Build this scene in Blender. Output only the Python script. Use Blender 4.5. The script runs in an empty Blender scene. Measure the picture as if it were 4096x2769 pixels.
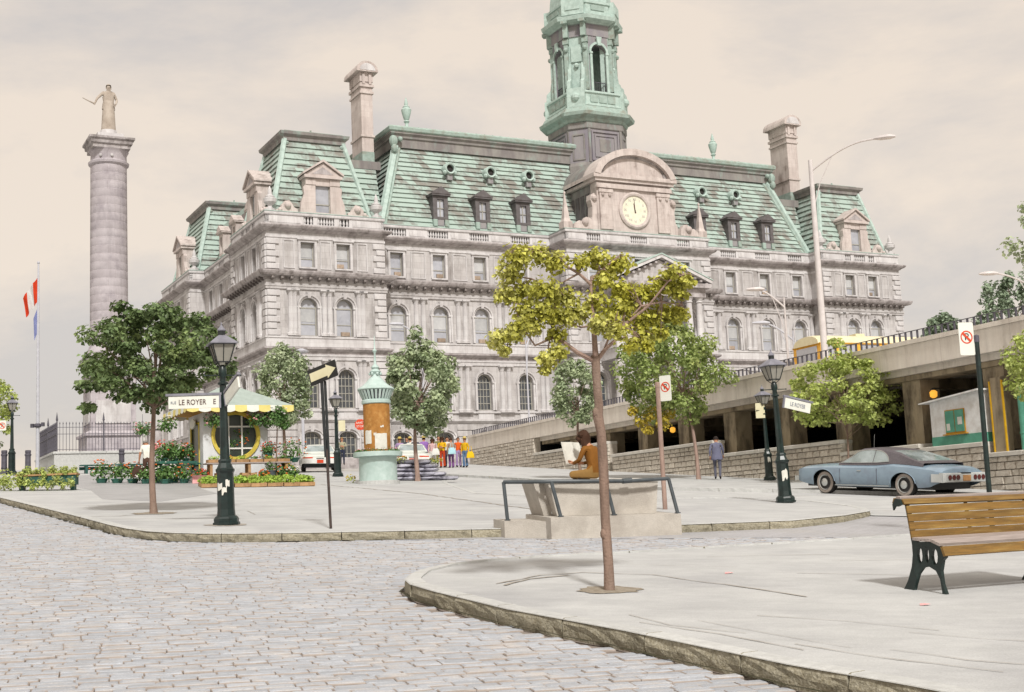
import bpy, math, random
from mathutils import Vector, Matrix, noise
from mathutils.geometry import tessellate_polygon
RN = random.Random(11)
sc = bpy.context.scene
COL = sc.collection
PI = math.pi

# ------------------------------------------------------------------ camera
EYE = 1.70456
PITCH, ROLL = 0.13232, 0.04378
cam_d = bpy.data.cameras.new('camera')
cam = bpy.data.objects.new('camera', cam_d)
COL.objects.link(cam)
_f = Vector((0, math.cos(PITCH), math.sin(PITCH)))
_u0 = Vector((0, -math.sin(PITCH), math.cos(PITCH)))
_r0 = Vector((1, 0, 0))
_r = _r0 * math.cos(ROLL) - _u0 * math.sin(ROLL)
_u = _r0 * math.sin(ROLL) + _u0 * math.cos(ROLL)
_m = Matrix((_r, _u, -_f)).transposed().to_4x4()
_m.translation = Vector((0, 0, EYE))
cam.matrix_world = _m
cam_d.sensor_width = 36
cam_d.lens = 5229.5 / 4096 * 36
cam_d.clip_end = 6000
cam_d.clip_start = 0.1
cam_d.dof.use_dof = False
sc.camera = cam

# ------------------------------------------------------------------ world and sun
SUN_EL, SUN_AZ = math.radians(44), math.radians(166)   # azimuth clockwise from +Y
w = bpy.data.worlds.new('World')
sc.world = w
w.use_nodes = True
nt = w.node_tree
nt.nodes.clear()
def wn(t, **k):
    n = nt.nodes.new(t)
    for a, b in k.items():
        setattr(n, a, b)
    return n
out = wn('ShaderNodeOutputWorld')
bg = wn('ShaderNodeBackground')
sky = wn('ShaderNodeTexSky', sky_type='NISHITA')
sky.sun_disc = False
sky.sun_elevation = SUN_EL
sky.sun_rotation = SUN_AZ
sky.air_density = 1.0
sky.dust_density = 3.0
skym = wn('ShaderNodeVectorMath', operation='SCALE')
skym.inputs['Scale'].default_value = 0.10
tc = wn('ShaderNodeTexCoord')
mp = wn('ShaderNodeMapping')
mp.inputs['Scale'].default_value = (1.0, 1.0, 2.2)
mp.inputs['Location'].default_value = (0.8, 4.4, 2.1)
n1 = wn('ShaderNodeTexNoise')
n1.inputs['Scale'].default_value = 2.4
n1.inputs['Detail'].default_value = 9
n1.inputs['Roughness'].default_value = 0.60
n1.inputs['Distortion'].default_value = 0.25
cr = wn('ShaderNodeValToRGB')
cr.color_ramp.elements[0].position = 0.36
cr.color_ramp.elements[1].position = 0.52
cl = wn('ShaderNodeMix', data_type='RGBA')          # grey cloud base to lit warm cloud
cl.inputs[6].default_value = (0.70, 0.645, 0.60, 1)
cl.inputs[7].default_value = (0.945, 0.815, 0.68, 1)
mx = wn('ShaderNodeMix', data_type='RGBA')          # a little open sky behind the cloud
mx.inputs[0].default_value = 0.86
L = nt.links.new
L(tc.outputs['Generated'], mp.inputs['Vector'])
L(mp.outputs['Vector'], n1.inputs['Vector'])
L(n1.outputs['Fac'], cr.inputs['Fac'])
L(cr.outputs['Color'], cl.inputs[0])
L(sky.outputs['Color'], skym.inputs[0])
L(skym.outputs['Vector'], mx.inputs[6])
L(cl.outputs[2], mx.inputs[7])
L(mx.outputs[2], bg.inputs['Color'])
bg.inputs['Strength'].default_value = 1.0
L(bg.outputs['Background'], out.inputs['Surface'])

sun_d = bpy.data.lights.new('sun', 'SUN')
sun_d.energy = 3.7
sun_d.angle = math.radians(6)
sun_d.color = (1.0, 0.97, 0.93)
sun = bpy.data.objects.new('sun', sun_d)
COL.objects.link(sun)
_sd = Vector((math.sin(SUN_AZ) * math.cos(SUN_EL), math.cos(SUN_AZ) * math.cos(SUN_EL), math.sin(SUN_EL)))
sun.rotation_euler = _sd.to_track_quat('Z', 'Y').to_euler()
sun.location = _sd * 60

sc.view_settings.view_transform = 'Standard'
sc.view_settings.look = 'None'
sc.view_settings.gamma = 1.0
sc.view_settings.exposure = 0.03
sc.view_settings.use_curve_mapping = False
sc.cycles.max_bounces = 6
sc.cycles.transparent_max_bounces = 8

# ------------------------------------------------------------------ helpers
def hx(s):
    s = s.lstrip('#')
    v = [int(s[i:i + 2], 16) / 255 for i in (0, 2, 4)]
    return tuple(x / 12.92 if x <= 0.04045 else ((x + 0.055) / 1.055) ** 2.4 for x in v)

MATS = {}
WB = (0.935, 0.985, 1.012)      # the film's cool cast in mid tones, applied to every surface colour alike
def M(name, c1, c2=None, scale=4.0, rough=0.85, bump=0.0, bscale=None, metal=0.0, c3=None, s3=0.6, rnd=0.0,
      stretch=None, coord='Object', lo=0.38, hi=0.62, spec=0.3, isl=0.0, trans=0.0, emit=None, es=1.0, c3lo=0.5, c3hi=0.68, alpha=None):
    """Procedural material: two-colour noise, an optional third stain colour, bump, per-object / per-island variation."""
    m = bpy.data.materials.new(name)
    m.use_nodes = True
    t = m.node_tree
    b = t.nodes['Principled BSDF']
    lk = t.links.new
    b.inputs['Roughness'].default_value = rough
    b.inputs['Metallic'].default_value = metal
    b.inputs['Specular IOR Level'].default_value = spec
    c2 = c2 or tuple(x * 0.8 for x in c1)
    wb = lambda c: tuple(min(.9, v * k_) for v, k_ in zip(c, WB))
    c1, c2, c3 = wb(c1), wb(c2), (wb(c3) if c3 else None)
    def N(ty, **k):
        n = t.nodes.new(ty)
        for a, v in k.items():
            setattr(n, a, v)
        return n
    if coord == 'World':
        vec = N('ShaderNodeNewGeometry').outputs['Position']
    else:
        vec = N('ShaderNodeTexCoord').outputs[coord]
    if stretch:
        mpn = N('ShaderNodeMapping')
        mpn.inputs['Scale'].default_value = stretch
        lk(vec, mpn.inputs['Vector'])
        vs = mpn.outputs['Vector']
    else:
        vs = vec
    nz = N('ShaderNodeTexNoise')
    nz.inputs['Scale'].default_value = scale
    nz.inputs['Detail'].default_value = 6
    nz.inputs['Roughness'].default_value = 0.62
    lk(vs, nz.inputs['Vector'])
    rm = N('ShaderNodeMapRange')
    rm.inputs['From Min'].default_value = lo
    rm.inputs['From Max'].default_value = hi
    lk(nz.outputs['Fac'], rm.inputs['Value'])
    mixn = N('ShaderNodeMix', data_type='RGBA')
    mixn.inputs[6].default_value = (*c1, 1)
    mixn.inputs[7].default_value = (*c2, 1)
    lk(rm.outputs['Result'], mixn.inputs[0])
    colr = mixn.outputs[2]
    if c3:
        nb = N('ShaderNodeTexNoise')
        nb.inputs['Scale'].default_value = s3
        nb.inputs['Detail'].default_value = 7
        nb.inputs['Roughness'].default_value = 0.65
        lk(vs, nb.inputs['Vector'])
        r2 = N('ShaderNodeMapRange')
        r2.inputs['From Min'].default_value = c3lo
        r2.inputs['From Max'].default_value = c3hi
        lk(nb.outputs['Fac'], r2.inputs['Value'])
        m2 = N('ShaderNodeMix', data_type='RGBA')
        lk(r2.outputs['Result'], m2.inputs[0])
        lk(colr, m2.inputs[6])
        m2.inputs[7].default_value = (*c3, 1)
        colr = m2.outputs[2]
    if rnd or isl:
        hs = N('ShaderNodeHueSaturation')
        src = N('ShaderNodeObjectInfo').outputs['Random'] if rnd else N('ShaderNodeNewGeometry').outputs['Random Per Island']
        amt = rnd or isl
        r3 = N('ShaderNodeMapRange')
        r3.inputs['To Min'].default_value = 1 - amt
        r3.inputs['To Max'].default_value = 1 + amt
        lk(src, r3.inputs['Value'])
        lk(r3.outputs['Result'], hs.inputs['Value'])
        lk(colr, hs.inputs['Color'])
        colr = hs.outputs['Color']
    lk(colr, b.inputs['Base Color'])
    if bump:
        nb2 = N('ShaderNodeTexNoise')
        nb2.inputs['Scale'].default_value = bscale or scale * 4
        nb2.inputs['Detail'].default_value = 5
        lk(vec, nb2.inputs['Vector'])
        bp = N('ShaderNodeBump')
        bp.inputs['Strength'].default_value = bump
        bp.inputs['Distance'].default_value = 0.02
        lk(nb2.outputs['Fac'], bp.inputs['Height'])
        lk(bp.outputs['Normal'], b.inputs['Normal'])
    if trans:
        tr = N('ShaderNodeBsdfTranslucent')
        lk(colr, tr.inputs['Color'])
        ms = N('ShaderNodeMixShader')
        ms.inputs[0].default_value = trans
        lk(b.outputs['BSDF'], ms.inputs[1])
        lk(tr.outputs['BSDF'], ms.inputs[2])
        lk(ms.outputs['Shader'], t.nodes['Material Output'].inputs['Surface'])
    if emit:
        b.inputs['Emission Color'].default_value = (*emit, 1)
        b.inputs['Emission Strength'].default_value = es
    if alpha is not None:
        b.inputs['Alpha'].default_value = alpha
    MATS[name] = m
    return m

class MB:
    """Collects faces (optionally through a matrix) and links them as one mesh object."""
    def __init__(s, mtx=None):
        s.v, s.f, s.mi = [], [], []
        s.m = mtx
        s.cur = 0
    def add(s, vs, fs):
        o = len(s.v)
        if s.m is not None:
            vs = [s.m @ Vector(p) for p in vs]
        s.v += [tuple(p) for p in vs]
        s.f += [tuple(i + o for i in f) for f in fs]
        s.mi += [s.cur] * len(fs)
        return s
    def box(s, x0, x1, y0, y1, z0, z1):
        return s.add([(x0, y0, z0), (x1, y0, z0), (x1, y1, z0), (x0, y1, z0), (x0, y0, z1), (x1, y0, z1), (x1, y1, z1), (x0, y1, z1)],
                     [(0, 3, 2, 1), (4, 5, 6, 7), (0, 1, 5, 4), (1, 2, 6, 5), (2, 3, 7, 6), (3, 0, 4, 7)])
    def cbox(s, x0, x1, y0, y1, z0, z1, c):
        """box with a chamfered top and vertical edges"""
        def ring(e, z):
            return [(x0 + e + c, y0 + e, z), (x1 - e - c, y0 + e, z), (x1 - e, y0 + e + c, z), (x1 - e, y1 - e - c, z),
                    (x1 - e - c, y1 - e, z), (x0 + e + c, y1 - e, z), (x0 + e, y1 - e - c, z), (x0 + e, y0 + e + c, z)]
        return s.rings([ring(0, z0), ring(0, z1 - c), ring(c, z1)], cap=True)
    def rings(s, rs, cap=True, closed=True):
        n = len(rs[0])
        vs = [p for r in rs for p in r]
        fs = []
        for i in range(len(rs) - 1):
            for j in range(n if closed else n - 1):
                k = (j + 1) % n
                fs.append((i * n + j, i * n + k, (i + 1) * n + k, (i + 1) * n + j))
        if cap:
            fs.append(tuple(range(n - 1, -1, -1)))
            fs.append(tuple((len(rs) - 1) * n + j for j in range(n)))
        return s.add(vs, fs)
    def lathe(s, prof, x=0, y=0, z=0, n=12, cap=True, a0=0.0, sx=1, sy=1):
        rs = [[(x + r * sx * math.cos(a0 + 2 * PI * j / n), y + r * sy * math.sin(a0 + 2 * PI * j / n), z + h) for j in range(n)] for r, h in prof]
        return s.rings(rs, cap)
    def tube(s, pts, rad, n=6, cap=True):
        pts = [Vector(p) for p in pts]
        if not hasattr(rad, '__len__'):
            rad = [rad] * len(pts)
        rs = []
        ref = None
        for i, p in enumerate(pts):
            d = (pts[min(i + 1, len(pts) - 1)] - pts[max(i - 1, 0)]).normalized()
            if ref is None:
                ref = Vector((0, 0, 1)) if abs(d.z) < 0.9 else Vector((1, 0, 0))
            a = (ref - d * ref.dot(d)).normalized()
            b = d.cross(a)
            ref = a
            rs.append([p + (a * math.cos(2 * PI * j / n) + b * math.sin(2 * PI * j / n)) * rad[i] for j in range(n)])
        return s.rings(rs, cap)
    def prism(s, poly, y0, y1):
        """polygon in x,z extruded along y"""
        n = len(poly)
        vs = [(p[0], y0, p[1]) for p in poly] + [(p[0], y1, p[1]) for p in poly]
        tri = tessellate_polygon([[Vector((p[0], p[1], 0)) for p in poly]])
        fs = [tuple(t) for t in tri] + [tuple(i + n for i in t) for t in tri]
        fs += [(i, (i + 1) % n, (i + 1) % n + n, i + n) for i in range(n)]
        return s.add(vs, fs)
    def ball(s, c, r, n=8, m=5, sz=1.0):
        prof = [(max(1e-4, r * math.sin(PI * i / m)), -r * sz * math.cos(PI * i / m)) for i in range(m + 1)]
        return s.lathe(prof, c[0], c[1], c[2], n, cap=False)
    def sweep(s, path, prof, closed=False):
        """profile [(out, z)] swept along a plan path [(x, y)], outward = right of travel, mitred"""
        P = [Vector(p) for p in path]
        rs = []
        for i, p in enumerate(P):
            ns = []
            if i > 0 or closed:
                d = (p - P[i - 1]).normalized(); ns.append(Vector((d.y, -d.x)))
            if i < len(P) - 1 or closed:
                d = (P[(i + 1) % len(P)] - p).normalized(); ns.append(Vector((d.y, -d.x)))
            nn = sum(ns, Vector((0, 0)))
            nn = nn / max(0.3, nn.length)
            nn = nn / max(0.35, nn.dot(ns[0]))
            rs.append([(p.x + nn.x * o, p.y + nn.y * o, z) for o, z in prof])
        if closed:
            rs.append(rs[0])
        return s.rings(rs, cap=False, closed=False)
    def mesh(s, name, mats, smooth=False):
        me = bpy.data.meshes.new(name)
        me.from_pydata(s.v, [], s.f)
        for m in (mats if isinstance(mats, (list, tuple)) else [mats]):
            me.materials.append(MATS[m] if isinstance(m, str) else m)
        if any(s.mi):
            me.polygons.foreach_set('material_index', s.mi)
        if smooth:
            me.polygons.foreach_set('use_smooth', [True] * len(me.polygons))
            try:
                me.set_sharp_from_angle(angle=math.radians(38))
            except Exception:
                pass
        me.update()
        return me
    def build(s, name, mats, parent=None, smooth=False, loc=None, rotz=0):
        o = bpy.data.objects.new(name, s.mesh(name, mats, smooth))
        COL.objects.link(o)
        o.parent = parent
        if loc is not None:
            o.location = loc
        o.rotation_euler.z = rotz
        return o

def put(name, me, parent=None, loc=(0, 0, 0), rotz=0.0, scale=None, rot=None):
    o = bpy.data.objects.new(name, me)
    COL.objects.link(o)
    o.parent = parent
    o.location = loc
    o.rotation_euler = rot or (0, 0, rotz)
    if scale:
        o.scale = scale
    return o

def tag(o, label=None, cat=None, group=None, kind=None):
    if label: o['label'] = label
    if cat: o['category'] = cat
    if group: o['group'] = group
    if kind: o['kind'] = kind
    return o

def thing(name, label, cat, loc=(0, 0, 0), rotz=0.0, group=None):
    o = bpy.data.objects.new(name, None)
    COL.objects.link(o)
    o.location = loc
    o.rotation_euler.z = rotz
    o.empty_display_size = 0.3
    return tag(o, label, cat, group)

def copy_tree(o, parent=None):
    c = o.copy()
    COL.objects.link(c)
    c.parent = parent
    for ch in list(o.children):
        copy_tree(ch, c)
    return c

def text(body, size, mat, parent, loc, rot, name='lettering', ext=0.004, align='CENTER', sx=1.0):
    cu = bpy.data.curves.new('t', 'FONT')
    cu.body = body
    cu.size = size
    cu.extrude = ext
    cu.align_x = align
    cu.align_y = 'CENTER'
    o = bpy.data.objects.new('t', cu)
    COL.objects.link(o)
    dg = bpy.context.evaluated_depsgraph_get()
    me = bpy.data.meshes.new_from_object(o.evaluated_get(dg))
    bpy.data.objects.remove(o)
    bpy.data.curves.remove(cu)
    me.materials.clear()
    me.materials.append(MATS[mat])
    t = put(name, me, parent, loc, rot=rot)
    t.scale = (sx, 1, 1)
    return t

GA, GB = 0.062766, -0.03791
def gz(x, y, off=0.0):
    """height of the sloping square"""
    q = -0.4604 * x + 0.8877 * y
    z = GA * y + GB * x
    if q > 84:
        z -= 0.0732 * (q - 84)
    return z + off

# ------------------------------------------------------------------ materials
M('pavement', hx('#bcb9b6'), hx('#b2afad'), 0.8, 0.9, 0.25, 30, c3=hx('#a3a0a0'), s3=0.35, coord='World', c3lo=.52, c3hi=.78)
M('pavement_worn', hx('#bfbcb9'), hx('#b3b0ae'), 1.1, 0.9, 0.25, 26, c3=hx('#a8a29f'), s3=0.5, coord='World', c3lo=.55, c3hi=.8)
M('wet_stone', hx('#9e9b9a'), hx('#aaa7a6'), 1.2, 0.45, 0.15, 20, coord='World')
M('ground_dust', hx('#b5afa8'), hx('#a39d97'), 0.5, 0.95, 0.2, 9, coord='World')
M('sett_side', hx('#9a8d84'), hx('#a5988f'), 20, .95)  # sides of the setts, browner and darker than their tops
M('cobble', hx('#adadb1'), hx('#a3a3a7'), 9, 0.75, 0.45, 34, rnd=0.10, c3=hx('#b6aea9'), s3=3)
M('cobble_mass', hx('#adadb1'), hx('#a3a3a7'), 9, 0.75, 0.45, 34, isl=0.10, coord='World', c3=hx('#b6aea9'), s3=3)
M('joint', hx('#7f7168'), hx('#8d8178'), 5, 0.95, 0.3, 30, coord='World')
M('moss', hx('#4a4436'), hx('#35331f'), 12, 1.0)
M('seam', hx('#a79d92'), hx('#958b81'), 6, 0.95)
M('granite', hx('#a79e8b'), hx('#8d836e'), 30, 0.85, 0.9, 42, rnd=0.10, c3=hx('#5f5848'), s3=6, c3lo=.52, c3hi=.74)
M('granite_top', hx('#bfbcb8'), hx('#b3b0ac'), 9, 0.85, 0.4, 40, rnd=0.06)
M('soil', hx('#857868'), hx('#9b8f80'), 14, 1.0, 0.6, 60)
M('stone', hx('#c4bdba'), hx('#b8b1ae'), 1.6, 0.85, 0.25, 14, c3=hx('#877f7b'), s3=0.9, rnd=0.04, stretch=(1, 1, .40), c3lo=.49, c3hi=.74)
M('stone_light', hx('#d0cac8'), hx('#c3bcba'), 1.8, 0.85, 0.2, 14, c3=hx('#a39a97'), s3=1.1, rnd=0.05, stretch=(1, 1, .5), c3lo=.54, c3hi=.75)
M('stone_stained', hx('#bab1af'), hx('#a29896'), 2.2, 0.88, 0.25, 14, c3=hx('#6d6460'), s3=1.3, rnd=0.05, c3lo=.5, c3hi=.7)
M('stone_pink', hx('#cdbfb8'), hx('#bfb0a9'), 1.5, 0.85, 0.25, 14, c3=hx('#85756d'), s3=0.9, stretch=(1, 1, .6), c3lo=.55, c3hi=.75)
M('verdigris', hx('#9dabA2'), hx('#8d9b91'), 3.0, 0.7, 0.15, 20, c3=hx('#87867a'), s3=1.4, rnd=0.05)
M('verdigris_light', hx('#b3c1b8'), hx('#a0afa6'), 3.0, 0.7, 0.1, 20, c3=hx('#8d9a90'), s3=1.2, rnd=0.04, c3lo=.55, c3hi=.75)
M('roof_slate', hx('#a2b5a9'), hx('#868377'), 0.9, 0.75, 0.2, 22, c3=hx('#b2cabf'), s3=1.5, rnd=0.08, stretch=(1.3, 1.3, .55), c3lo=.50, c3hi=.62, lo=.42, hi=.58)
M('roof_dark', hx('#79716f'), hx('#8d8781'), 1.6, 0.75, 0.2, 16, c3=hx('#8ea198'), s3=1.4, stretch=(1, 1, .3), c3lo=.55, c3hi=.75)
M('tower_purple', hx('#827a80'), hx('#918a89'), 1.6, 0.75, 0.2, 16, c3=hx('#8f9a92'), s3=1.2, stretch=(1, 1, .3), c3lo=.56, c3hi=.75)
M('grime_shade', hx('#8f8581'), hx('#746b68'), 3, 0.9, c3=hx('#5a5250'), s3=2)  # modillion grime, with the shade under the cornice put into the colour
M('dark_gap', hx('#3c3836'), hx('#2f2b2a'), 4, 0.95)
M('bronze_dark', hx('#57504f'), hx('#666060'), 3, 0.7)
M('sash', hx('#a8a297'), hx('#99938a'), 4, 0.7)
M('glass_pale', hx('#b0aeb3'), hx('#98979e'), 0.8, 0.12, c3=hx('#b9b8be'), s3=0.7, rnd=0.12, spec=0.7)
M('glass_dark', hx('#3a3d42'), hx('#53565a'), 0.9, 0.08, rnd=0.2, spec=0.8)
M('blind', hx('#b9b6b4'), hx('#aca9a9'), 2, 0.85, rnd=0.10)
M('vent_box', hx('#a5917f'), hx('#8d7a6a'), 6, 0.8, rnd=0.2)
M('clock_face', hx('#e0d9c4'), hx('#d6cfb9'), 3, 0.7)
M('iron_black', hx('#242829'), hx('#1c2021'), 6, 0.45, spec=0.5)
M('iron_green', hx('#112422'), hx('#0b1a18'), 5, 0.38, 0.05, 40, spec=0.5, c3=hx('#1f3330'), s3=4)
M('iron_grey', hx('#54505a'), hx('#464249'), 6, 0.5, spec=0.5)
M('rail_grey', hx('#4b5053'), hx('#3e4346'), 6, 0.5, spec=0.5)
M('lamp_roof', hx('#85828a'), hx('#737078'), 5, 0.5, spec=0.5)
M('lamp_glass', hx('#c3bcb0'), hx('#b5aea4'), 3, 0.25, trans=0.5)
M('white_paint', hx('#dcd8d2'), hx('#d2cdc7'), 4, 0.55, c3=hx('#bdb5ab'), s3=2, c3lo=.6, c3hi=.8)
M('sign_white', hx('#dedbd0'), hx('#d6d2c6'), 3, 0.5)
M('sign_cream', hx('#d9cfae'), hx('#cfc49f'), 3, 0.5)
M('sign_red', hx('#d1492c'), hx('#c4401f'), 3, 0.5)
M('sign_black', hx('#2d2c2a'), hx('#252423'), 3, 0.6)
M('letter_dark', hx('#5c3f3a'), hx('#4c332f'), 3, 0.7)
M('letter_grey', hx('#8f9097'), hx('#85868d'), 3, 0.7)
M('rust_pole', hx('#4d3f39'), hx('#39312e'), 8, 0.7)
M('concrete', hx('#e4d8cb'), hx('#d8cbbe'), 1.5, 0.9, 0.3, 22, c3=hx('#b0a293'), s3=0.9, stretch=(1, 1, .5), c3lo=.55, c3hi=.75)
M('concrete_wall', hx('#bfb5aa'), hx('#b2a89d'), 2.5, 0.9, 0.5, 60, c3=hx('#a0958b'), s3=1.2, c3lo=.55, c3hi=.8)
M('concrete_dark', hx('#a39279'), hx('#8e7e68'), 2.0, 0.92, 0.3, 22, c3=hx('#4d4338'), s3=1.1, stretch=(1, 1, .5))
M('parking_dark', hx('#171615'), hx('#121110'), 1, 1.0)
M('rubble', hx('#d6cabb'), hx('#c6b9aa'), 7, 0.9, 0.7, 26, rnd=0.13, c3=hx('#9f8f7f'), s3=3)
M('mortar', hx('#c2b6a8'), hx('#afa396'), 5, 0.95, 0.4, 30)
M('coping', hx('#cfc7bd'), hx('#c2b9ae'), 3, 0.85, 0.3, 30, rnd=0.05)
M('bark', hx('#8d7466'), hx('#745f53'), 9, 0.95, 0.7, 40, stretch=(1, 1, .25), c3=hx('#8f7a6d'), s3=4)
M('bark_pale', hx('#a58a7d'), hx('#8e756a'), 9, 0.95, 0.7, 40, stretch=(1, 1, .25))
M('leaf_dark', hx('#768756'), hx('#5e7047'), 1.6, 0.55, isl=0.45, trans=0.28, c3=hx('#919d62'), s3=0.9, spec=0.35)
M('leaf_mid', hx('#aeb68f'), hx('#929f79'), 1.5, 0.55, isl=0.42, trans=0.3, c3=hx('#bcc2a4'), s3=0.9, spec=0.4)
M('leaf_yellow', hx('#c6c052'), hx('#a7a346'), 1.8, 0.55, isl=0.45, trans=0.32, c3=hx('#dcd688'), s3=1.2, spec=0.35)
M('leaf_lime', hx('#c6cc78'), hx('#a9b465'), 1.5, 0.5, isl=0.42, trans=0.45, c3=hx('#c2c582'), s3=1.0, spec=0.35)
M('leaf_fresh', hx('#a8b26e'), hx('#8a9a5a'), 1.5, 0.5, isl=0.42, trans=0.42, c3=hx('#b9bd76'), s3=1.0, spec=0.35)
M('leaf_gold', hx('#c9b34c'), hx('#b09b3c'), 2, 0.6, isl=0.35, trans=0.35)
M('leaf_far', hx('#93a086'), hx('#818f76'), 1.5, 0.6, isl=0.35, trans=0.3)
M('plant_green', hx('#6b8a4b'), hx('#557440'), 3, 0.6, isl=0.4, trans=0.25)
M('seedling', hx('#a9bf52'), hx('#92ad4c'), 3, 0.6, isl=0.35, trans=0.3)
M('flower_red', hx('#d94a2a'), hx('#c43a22'), 4, 0.6, isl=0.2)
M('flower_orange', hx('#e0702a'), hx('#cf5f22'), 4, 0.6, isl=0.2)
M('flower_pink', hx('#dba6a2'), hx('#cf8f8e'), 4, 0.6, isl=0.2)
M('flower_white', hx('#dcd4cc'), hx('#d0c8c0'), 4, 0.6, isl=0.1)
M('flower_yellow', hx('#d3b42c'), hx('#c2a326'), 4, 0.6, isl=0.2)
M('wood_bench', hx('#83602a'), hx('#624820'), 6, 0.5, 0.15, 30, stretch=(.6, 8, 8), rnd=0.12, c3=hx('#9a7a40'), s3=3, spec=0.4)
M('wood_grey', hx('#a99a93'), hx('#93857e'), 5, 0.55, 0.15, 30, stretch=(.6, 8, 8), rnd=0.06)
M('wood_crate', hx('#b08a63'), hx('#967350'), 6, 0.85, 0.2, 30, rnd=0.12)
M('teal_paint', hx('#b2c1ba'), hx('#a6b6ae'), 2.5, 0.6, 0.1, 30, c3=hx('#c0cbc5'), s3=1.5)
M('green_paint', hx('#3d6a5c'), hx('#335c50'), 4, 0.55)
M('teal_dark', hx('#2f5950'), hx('#274b44'), 4, 0.5)
M('hut_green', hx('#5b9a82'), hx('#4f8a74'), 3, 0.55)
M('hut_white', hx('#e2dedb'), hx('#ccc5bf'), 3, 0.6)
M('post_yellow', hx('#d2a31f'), hx('#c0921b'), 4, 0.55)
M('pillar_orange', hx('#a9743a'), hx('#96652f'), 5, 0.85, 0.2, 40, c3=hx('#bb8a4e'), s3=3)
M('paper', hx('#d8d2c6'), hx('#cbc5ba'), 7, 0.8)
M('kiosk_white', hx('#d8d6d6'), hx('#cccaca'), 2, 0.6, c3=hx('#bfbab6'), s3=1.3)
M('kiosk_yellow', hx('#d6bf55'), hx('#c8b048'), 3, 0.6)
M('kiosk_gold', hx('#b98620'), hx('#a8771a'), 3, 0.7)
M('kiosk_roof', hx('#a3aca4'), hx('#97a098'), 4, 0.7, 0.1, 20)
M('valance_yellow', hx('#dccb80'), hx('#d4c274'), 3, 0.7)
M('valance_white', hx('#dedcd2'), hx('#d4d2c8'), 3, 0.7)
M('shop_dark', hx('#232a25'), hx('#2e3a30'), 2, 0.3, spec=0.5)
M('red_cloth', hx('#c65a5c'), hx('#d99a98'), 8, 0.8)
M('sack', hx('#77737e'), hx('#57535e'), 3, 0.35, 0.2, 12, c3=hx('#b7b2bc'), s3=2.2, rnd=0.25, spec=0.5, c3lo=.45, c3hi=.6)
M('car_blue', hx('#8797a4'), hx('#7e8e9c'), 2, 0.20, spec=0.6, c3=hx('#7d8794'), s3=2)
M('car_white', hx('#d6d6cc'), hx('#cfcfc5'), 2, 0.25, spec=0.6)
M('vinyl', hx('#625b5e'), hx('#575053'), 20, 0.45)  # dark vinyl lightened, the sky's sheen is part of the colour
M('tail_silver', hx('#bdbcb9'), hx('#b0afac'), 6, 0.35, spec=0.6)
M('chrome', hx('#c9c7c2'), hx('#bdbbb7'), 4, 0.22, metal=0.8)
M('car_glass', hx('#a3aaaa'), hx('#7f8885'), 1.5, 0.05, spec=1.0, c3=hx('#636967'), s3=1.2)  # pale tone paints in the reflection of the sky
M('tyre', hx('#2c2a29'), hx('#353230'), 8, 0.9)
M('wheel_wall', hx('#a0938a'), hx('#8d8177'), 6, 0.7)
M('tail_red', hx('#5f2323'), hx('#501c1c'), 5, 0.25, spec=0.7)
M('plate_orange', hx('#b98a5e'), hx('#a6784e'), 9, 0.6)
M('bus_orange', hx('#e8af48'), hx('#dca23a'), 3, 0.45)
M('bus_cream', hx('#ddd0ae'), hx('#d3c5a2'), 3, 0.5)
M('flag_red', hx('#d8431f'), hx('#c93a1a'), 3, 0.8, trans=0.3)
M('flag_white', hx('#dcd6d2'), hx('#d2ccc8'), 3, 0.8, trans=0.3)
M('flag_blue', hx('#8d92bd'), hx('#7a80ae'), 3, 0.8, trans=0.3)
M('pole_white', hx('#bcb9be'), hx('#b0adb3'), 4, 0.5)
M('pole_grey', hx('#cdc3c0'), hx('#c1b7b4'), 4, 0.5)
M('amber_lamp', hx('#e0912a'), hx('#d5841f'), 4, 0.5, emit=(1.0, 0.48, 0.06), es=0.9)
M('column_stone', hx('#beb4b6'), hx('#b2a8aa'), 2.0, 0.88, 0.25, 16, c3=hx('#a0969a'), s3=1.1, rnd=0.05)
M('statue', hx('#b5a79a'), hx('#9c8d80'), 2.5, 0.9, 0.3, 20)
for nm, h in dict(skin='#b88468', hair_brown='#422b1e', hair_dark='#2b2320', hair_grey='#8a8580', hair_blond='#a8824c', jacket_brown='#82531f',
                  trouser_ochre='#8f6c3c', blue_jacket='#6c6b7f', trouser_grey='#5b5a66', shoe='#2c2422', shirt_white='#ddd8cc',
                  trouser_brown='#5b4238', purple='#8e66a6', lilac='#a68bb0', yellow_top='#d9a81c', maroon='#7e3320', red_trouser='#b2401f', navy='#2e3244',
                  denim='#5d7594', white_trouser='#d5d0c8', olive='#837a48', purple_trouser='#7a4f82', tan='#ab8d76', pink='#c8a2a0', orange='#dd5f1f', khaki='#a09a80',
                  straw='#c9b26a', bag_yellow='#dfb41e', bag_blue='#a9ccd4', bag_white='#d9d4cd', black='#242226', bag_brown='#4a342b').items():
    M(nm, hx(h), tuple(x * .85 for x in hx(h)), 9, 0.8, spec=0.2)

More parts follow.
